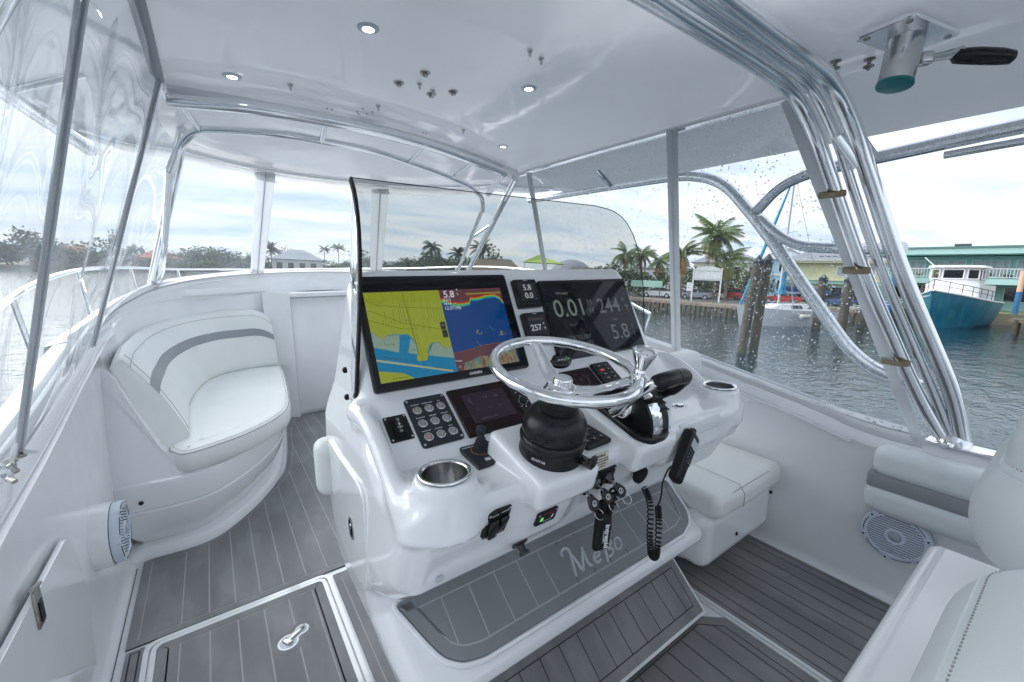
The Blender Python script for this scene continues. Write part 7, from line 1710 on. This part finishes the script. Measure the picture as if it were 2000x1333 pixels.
# ------------------------------------------------------------------ cars
def car(lab, b, D, colr, ang, suv=False):
    o = thing('parked_car', lab, 'car', (0, 0, 0), 0, 'cars parked behind the quay'); x, y = pol(b, D); put(o, x, y, GZ, -b + ang); m_ = 'car_' + colr; h = .25 if suv else 0
    body = [(-2.25, .32), (-2.3, .60), (-2.2, .88 + h * .6), (-1.5, .95 + h * .6), (.75, .97 + h * .6), (1.55, .86 + h * .5), (2.2, .70 + h * .5), (2.28, .45), (2.2, .28), (-2.1, .26)]
    cabn = [(-1.75, .93), (-1.15, 1.34), (-.6, 1.43), (.15, 1.42), (.65, 1.28), (1.25, .92)] if not suv else [(-2.1, 1.0), (-1.9, 1.62), (-1.0, 1.72), (.2, 1.70), (.75, 1.45), (1.2, 1.02)]
    Mx = Matrix(((1, 0, 0, 0), (0, 0, -1, 0), (0, 1, 0, 0), (0, 0, 0, 1)))
    def sh(poly, w, nm, mm, bev): MB().prism([tuple(p)[:2] for p in round_path([(a, c, 0) for a, c in poly] + [(poly[0][0], poly[0][1], 0)], .12, 3)][:-1], -w, w, Mx, bevel=0).build(nm, mm, o, smooth=30, fix=True)
    sh(body[::-1], .86, 'body', m_, .05); sh(cabn[::-1], .72, 'glasshouse', 'car_glass', .04)
    MB().rbox((-.4 if not suv else -.75, 0, (1.425 if not suv else 1.70)), (1.25 if not suv else 2.0, 1.36, .07), .03, 2).build('roof_panel', m_, o)
    for sx in (-1.38, 1.42):
        for sy in (-1, 1): wh_ = MB().lathe([(.33, -.1), (.33, .08), (.22, .1)], 16, Matrix.Translation((sx, sy * .80, .33)) @ rot('X', -90 * sy)).build('wheel', 'tyre', o); MB().lathe([(.21, .09), (.19, .12), (0, .11)], 12, Matrix.Translation((sx, sy * .80, .33)) @ rot('X', -90 * sy)).build('rim', 'steel', wh_)
    for sy in (-1, 1): MB().rbox((-2.24, sy * .66, .78 + h * .5), (.14, .30, .16), .04, 1).build('tail_light', 'tail_light', o); MB().rbox((2.16, sy * .64, .64 + h * .4), (.16, .32, .14), .04, 1).build('headlight', 'head_light', o)
    MB().box((-2.29, 0, .68), (.03, .5, .12)).build('number_plate', 'sign_white', o); return o
car('white sedan seen between windscreen edge and curtain strap', 54.6, 65, 'white', 180 - 8)
car('white car half hidden behind the upright curtain strap', 57.0, 67, 'white', 10)
car('beige sedan parked under the arched white sign', 60.6, 68, 'beige', 172)
car('red sport utility car right of the beige sedan', 62.9, 70, 'red', 150, True)
car('red car parked behind the beige sedan', 61.4, 77, 'red', 20)
car('silver car left of the arched white sign', 58.8, 66, 'silver', 200)
car('red car behind the blue sailboat canvas', 68.3, 67, 'red', 170)
car('dark car between the two dark pilings', 72.0, 68, 'dark', 190, True)
car('dark blue car right of the second piling', 73.6, 66, 'blue', 175)
car('dark sport utility car beside the aluminium arch', 75.2, 67, 'dark', 10, True)

# ------------------------------------------------------------------ pilings, dock and boats
def piling(lab, b, D, h, r, lean, wrap=True):
    o = thing('timber_piling', lab, 'piling', (0, 0, 0), 0, 'timber mooring pilings'); x, y = pol(b, D); put(o, x, y, 0, -b); lx = lean * h
    MB().tube([(0, 0, -1.2), (lx * .5, 0, h * .5), (lx, 0, h - .35)], [r * 1.05, r, r * .96], 14).build('shaft', 'pile_wood', o, smooth=60)
    MB().lathe([(r * 1.05, h - .55), (r * 1.08, h - .34), (0, h)], 12, tr(lx, 0), cap=False).build('cap', 'pile_cap', o, smooth=20)
    if wrap: MB().tube([(lx * (.66 + .01 * k) + r * 1.04 * math.cos(k * .7), r * 1.04 * math.sin(k * .7), h * .66 + .012 * k) for k in range(28)], .025, 4).build('rope', 'dock_wood', o)
piling('dark timber piling with pointed cap, left one of the near pair', 64.75, 25.2, 5.15, .235, .06)
piling('dark timber piling with pointed cap, right one of the near pair', 65.9, 25.7, 5.25, .235, .045)
piling('dark piling in front of the yellow building, nearer the wing frame', 71.75, 46, 4.75, .33, .01, False)
piling('dark piling in front of the yellow building, nearer the arch', 73.95, 44, 4.65, .32, .01, False)
piling('short piling just left of the slanting strap', 75.6, 50, 2.6, .3, 0, False)
dk = thing('dock', 'wooden dock on timber posts at the right edge beside the trawler', 'dock'); put(dk, 60.5, 4.6, 0, -90)
pm = MB().box((0, 0, 0), (.34, 2.2, .09)).mesh('plank', 'dock_wood', None)
for k in range(34): c_ = link(bpy.data.objects.new('plank', pm), dk); c_.location = (.2 + .38 * k, 0, 1.35)
for k in range(10): MB().tube([(.4 + 1.3 * k, -1.0, -1), (.4 + 1.3 * k, -1.0, 1.3)], .16, 8).build('post', 'pile_wood', dk); MB().tube([(.4 + 1.3 * k, 1.0, -1), (.4 + 1.3 * k, 1.0, 1.3)], .16, 8).build('post', 'pile_wood', dk)
MB().box((6.4, -1.05, 1.2), (13, .12, .25)).build('stringer', 'dock_wood', dk)

def hull(L__, B, fb_bow, fb_mid, fb_st, rake, flare, full=.62, n_=26):
    """boat hull: bow at +x; returns station rows from keel to sheer"""
    rows_ = []
    for i in range(n_):
        t = i / (n_ - 1); x = -L__ / 2 + L__ * t
        s_ = 1 - max(0, (t - full) / (1 - full)) ** 2.1 - .12 * max(0, (.25 - t) / .25) ** 2; s_ = max(s_, .004)
        fb = fb_mid + (fb_bow - fb_mid) * max(0, (t - .35) / .65) ** 1.8 + (fb_st - fb_mid) * max(0, (.35 - t) / .35) ** 1.6
        r_ = rake * max(0, (t - .8) / .2) ** 1.5; row = []
        for k in range(9):
            f_ = k / 8; z = -.6 + (fb + .6) * f_; bw = B / 2 * s_ * (.55 + .45 * f_ ** .6) * (1 - flare * (1 - f_) * (t ** 3)); row.append((x + r_ * f_, bw, z))
        rows_.append(row)
    return rows_
def hull_mesh(rows_, m_, split=None):
    n_ = len(rows_); k_ = len(rows_[0]); mb_ = MB(); vs_ = []
    for sgn in (1, -1):
        for r in rows_: vs_ += [(p[0], p[1] * sgn, p[2]) for p in r]
    f_, mi = [], []
    for s_ in range(2):
        o_ = s_ * n_ * k_
        for i in range(n_ - 1):
            for j in range(k_ - 1):
                q = (o_ + i * k_ + j, o_ + (i + 1) * k_ + j, o_ + (i + 1) * k_ + j + 1, o_ + i * k_ + j + 1); f_.append(q if s_ else q[::-1]); mi.append(0 if split is None or rows_[i][j + 1][2] > split else 1)
    for i in range(n_ - 1): a, b = i * k_ + k_ - 1, n_ * k_ + i * k_ + k_ - 1; f_.append((a, a + k_, b + k_, b)); mi.append(2 if split is not None else 1)
    f_.append(tuple(range(k_)) + tuple(n_ * k_ + k for k in range(k_ - 1, -1, -1))); mi.append(0)
    mb_.v, mb_.f, mb_.m = vs_, f_, mi; return mb_
# white sailboat, bow to the left
sbt = thing('sailboat', 'white sailboat with furled blue sails moored behind the pilings', 'sailboat'); put(sbt, 43.6, 17.0, 0, 163)
rows_ = hull(10.4, 3.2, 1.75, 1.45, 1.35, .7, .4, .45); hull_mesh(rows_, None).build('hull', ['sail_white', 'boat_white'], sbt, smooth=50, fix=True)
def slab(pts_lo, pts_hi, nm, m_, par): n_ = len(pts_lo); return MB().add(pts_lo + pts_hi, [tuple(range(n_))[::-1], tuple(range(n_, 2 * n_))] + [(i, (i + 1) % n_, n_ + (i + 1) % n_, n_ + i) for i in range(n_)]).build(nm, m_, par, smooth=40, fix=True)
slab([(-3.6, -1.1, 1.4), (3.0, -.8, 1.5), (3.4, 0, 1.5), (3.0, .8, 1.5), (-3.6, 1.1, 1.4)], [(-3.4, -.9, 1.98), (1.6, -.65, 1.95), (2.6, 0, 1.75), (1.6, .65, 1.95), (-3.4, .9, 1.98)], 'cabin_trunk', 'boat_white', sbt)
for sy in (-1, 1):
    for x0, x1 in ((-2.4, -1.2), (-.9, .4)): MB().add([(x0, sy * 1.02, 1.60), (x1, sy * .92, 1.62), (x1 - .1, sy * .80, 1.88), (x0 + .15, sy * .88, 1.90)], [(0, 1, 2, 3), (3, 2, 1, 0)]).build('cabin_window', 'smoked', sbt)
MB().tube([(1.0, 0, 1.6), (1.0, 0, 13.5)], .10, 10).build('mast', 'mast', sbt); MB().tube([(.9, 0, 3.0), (-4.0, 0, 3.1)], .08, 8).build('boom', 'mast', sbt)
MB().tube([(1.0, 0, 3.35), (0, 0, 3.38), (-2, 0, 3.35), (-3.9, 0, 3.28)], [.30, .26, .2, .14], 10).build('furled_mainsail', 'canvas_blue', sbt)
MB().tube([(5.5, 0, 1.85), (3.2, 0, 7.6), (1.05, 0, 13.2)], [.11, .14, .06], 8).build('furled_jib', 'canvas_sky', sbt); MB().tube([(.8, .02, 5.6), (.78, .02, 2.9)], [.20, .34], 8).build('sail_cover', 'canvas_sky', sbt)
slab([(-4.2, -1.2, 3.0), (-1.6, -1.2, 2.9), (-1.6, 1.2, 2.9), (-4.2, 1.2, 3.0)], [(-4.0, -.9, 3.35), (-1.8, -.9, 3.3), (-1.8, .9, 3.3), (-4.0, .9, 3.35)], 'bimini', 'canvas_blue', sbt)
for p, q in (((5.6, 0, 1.8), (1, 0, 13.4)), ((-4.9, 0, 1.5), (1, 0, 13.4)), ((1, 1.5, 1.5), (1, 0, 8.5)), ((1, -1.5, 1.5), (1, 0, 8.5)), ((1, 1.5, 1.5), (1, .5, 8.5)), ((1, -1.5, 1.5), (1, -.5, 8.5))): MB().tube([p, q], .018, 4).build('stay', 'mast', sbt)
MB().tube([(1, -.9, 8.4), (1, .9, 8.4)], .04, 6).build('spreader', 'mast', sbt)
for sy in (-1, 1):
    MB().tube([(5.6, 0, 2.4), (4.2, sy * .9, 2.25), (2, sy * 1.4, 2.15), (-4.5, sy * 1.3, 2.0)], .016, 5).build('lifeline', 'mast', sbt)
    for x_ in (4.2, 2.2, 0.2, -1.8, -3.8): MB().tube([(x_, sy * (1.45 if x_ < 3 else .9), 1.45), (x_, sy * (1.42 if x_ < 3 else .9), 2.15)], .02, 5).build('stanchion', 'mast', sbt)
fn = thing('boat_fender', 'cream cylindrical fender hanging on the side of the sailboat', 'fender'); put(fn, 42.6, 15.0, 0, 163); MB().tube([(-.6, 0, 1.0), (-.5, 0, 1.0), (.45, 0, 1.0), (.55, 0, 1.0)], [.06, .2, .2, .06], 12).build('body', 'fender', fn); MB().tube([(-.6, 0, 1.0), (-.7, .1, 1.5)], .02, 4).build('line', 'print_white', fn)
# blue trawler
bt_ = thing('blue_trawler', 'teal blue wooden trawler with white wheelhouse moored at the right', 'trawler'); put(bt_, 65.5, 9.2, 0, 177)
rows_ = hull(15, 5.6, 3.7, 2.7, 2.4, 1.0, .45, .45); hull_mesh(rows_, None, .25).build('hull', ['hull_blue', 'hull_blue_deep', 'boat_white'], bt_, smooth=60, fix=True)
for sgn in (1, -1): MB().tube([(r[-1][0], r[-1][1] * sgn, r[-1][2] + .03) for r in rows_], .09, 6).build('gunwale_cap', 'boat_white', bt_)
def house(x0, x1, w0, w1, z0, z1, nm, m_): return slab([(x0, -w0, z0), (x1 - .6, -w0, z0), (x1, -w0 * .5, z0), (x1, w0 * .5, z0), (x1 - .6, w0, z0), (x0, w0, z0)], [(x0 + .1, -w1, z1), (x1 - .7, -w1, z1), (x1 - .12, -w1 * .5, z1), (x1 - .12, w1 * .5, z1), (x1 - .7, w1, z1), (x0 + .1, w1, z1)], nm, m_, bt_)
house(-5.0, 3.0, 2.1, 2.0, 2.4, 4.45, 'deck_house', 'boat_white'); house(-.6, 2.4, 1.85, 1.75, 4.45, 6.15, 'wheelhouse', 'boat_white')
slab([(-1.2, -2.15, 6.15), (2.0, -2.15, 6.15), (2.9, -1.1, 6.15), (2.9, 1.1, 6.15), (2.0, 2.15, 6.15), (-1.2, 2.15, 6.15)], [(-1.1, -2.0, 6.38), (1.9, -2.0, 6.38), (2.7, -1.0, 6.38), (2.7, 1.0, 6.38), (1.9, 2.0, 6.38), (-1.1, 2.0, 6.38)], 'wheelhouse_roof', 'boat_white', bt_)
def wpane(p0, p1, z0, z1, nm='wheelhouse_window'):
    a, b = Vector(p0), Vector(p1); d_ = (b - a).normalized(); n_ = Vector((d_.y, -d_.x, 0)); q = [Vector((*(a + n_ * .03)[:2], z0)), Vector((*(b + n_ * .03)[:2], z0)), Vector((*(b + n_ * .0)[:2], z1)), Vector((*(a + n_ * .0)[:2], z1))]
    fr2 = MB(); 
    for i in range(4): fr2.tube([q[i] + n_ * .03, q[(i + 1) % 4] + n_ * .03], .06, 6)
    w_ = fr2.build(nm, 'boat_white', bt_); MB().add([p + n_ * .02 for p in q], [(0, 1, 2, 3), (3, 2, 1, 0)]).build('pane', 'house_glass', w_)
wpane((2.42, -.78, 0), (2.42, .78, 0), 5.0, 5.95); wpane((1.92, -1.75, 0), (2.36, -1.02, 0), 5.0, 5.95); wpane((2.36, 1.02, 0), (1.92, 1.75, 0), 5.0, 5.95); wpane((.7, -1.88, 0), (1.65, -1.88, 0), 5.0, 5.95); wpane((1.65, 1.88, 0), (.7, 1.88, 0), 5.0, 5.95); wpane((-.4, -1.88, 0), (.5, -1.88, 0), 5.0, 5.95); wpane((.5, 1.88, 0), (-.4, 1.88, 0), 5.0, 5.95)
for sgn in (1, -1):
    rr_ = [r for r in rows_ if r[0][0] > -1.5]
    for dz, rad in ((1.05, .035), (.60, .025)): MB().tube([(r[-1][0] - .1, r[-1][1] * sgn * .96, r[-1][2] + dz) for r in rr_], rad, 5).build('deck_rail', 'rail_dark', bt_)
    for r in rr_[::2]: MB().tube([(r[-1][0] - .1, r[-1][1] * sgn * .96, r[-1][2]), (r[-1][0] - .1, r[-1][1] * sgn * .96, r[-1][2] + 1.05)], .03, 5).build('rail_post', 'rail_dark', bt_)
text('LADY RUTH', .55, Matrix.Translation((3.04, 0, 3.9)) @ Matrix(((0, 0, 1, 0), (1, 0, 0, 0), (0, 1, 0, 0), (0, 0, 0, 1))), 'rail_dark', bt_) if False else None
for k in range(2): MB().tube([(7.6, 0, 3.3), (9.5 + k * 2, -2.5 - k, 2.2), (12 + k * 2, -5.5, 1.5)], .035, 5).build('mooring_line', 'print_white', bt_)
MB().tube([(.5, -1.9, 6.3), (-.8, -3.2, 7.4)], .04, 5).build('antenna', 'boat_white', bt_)
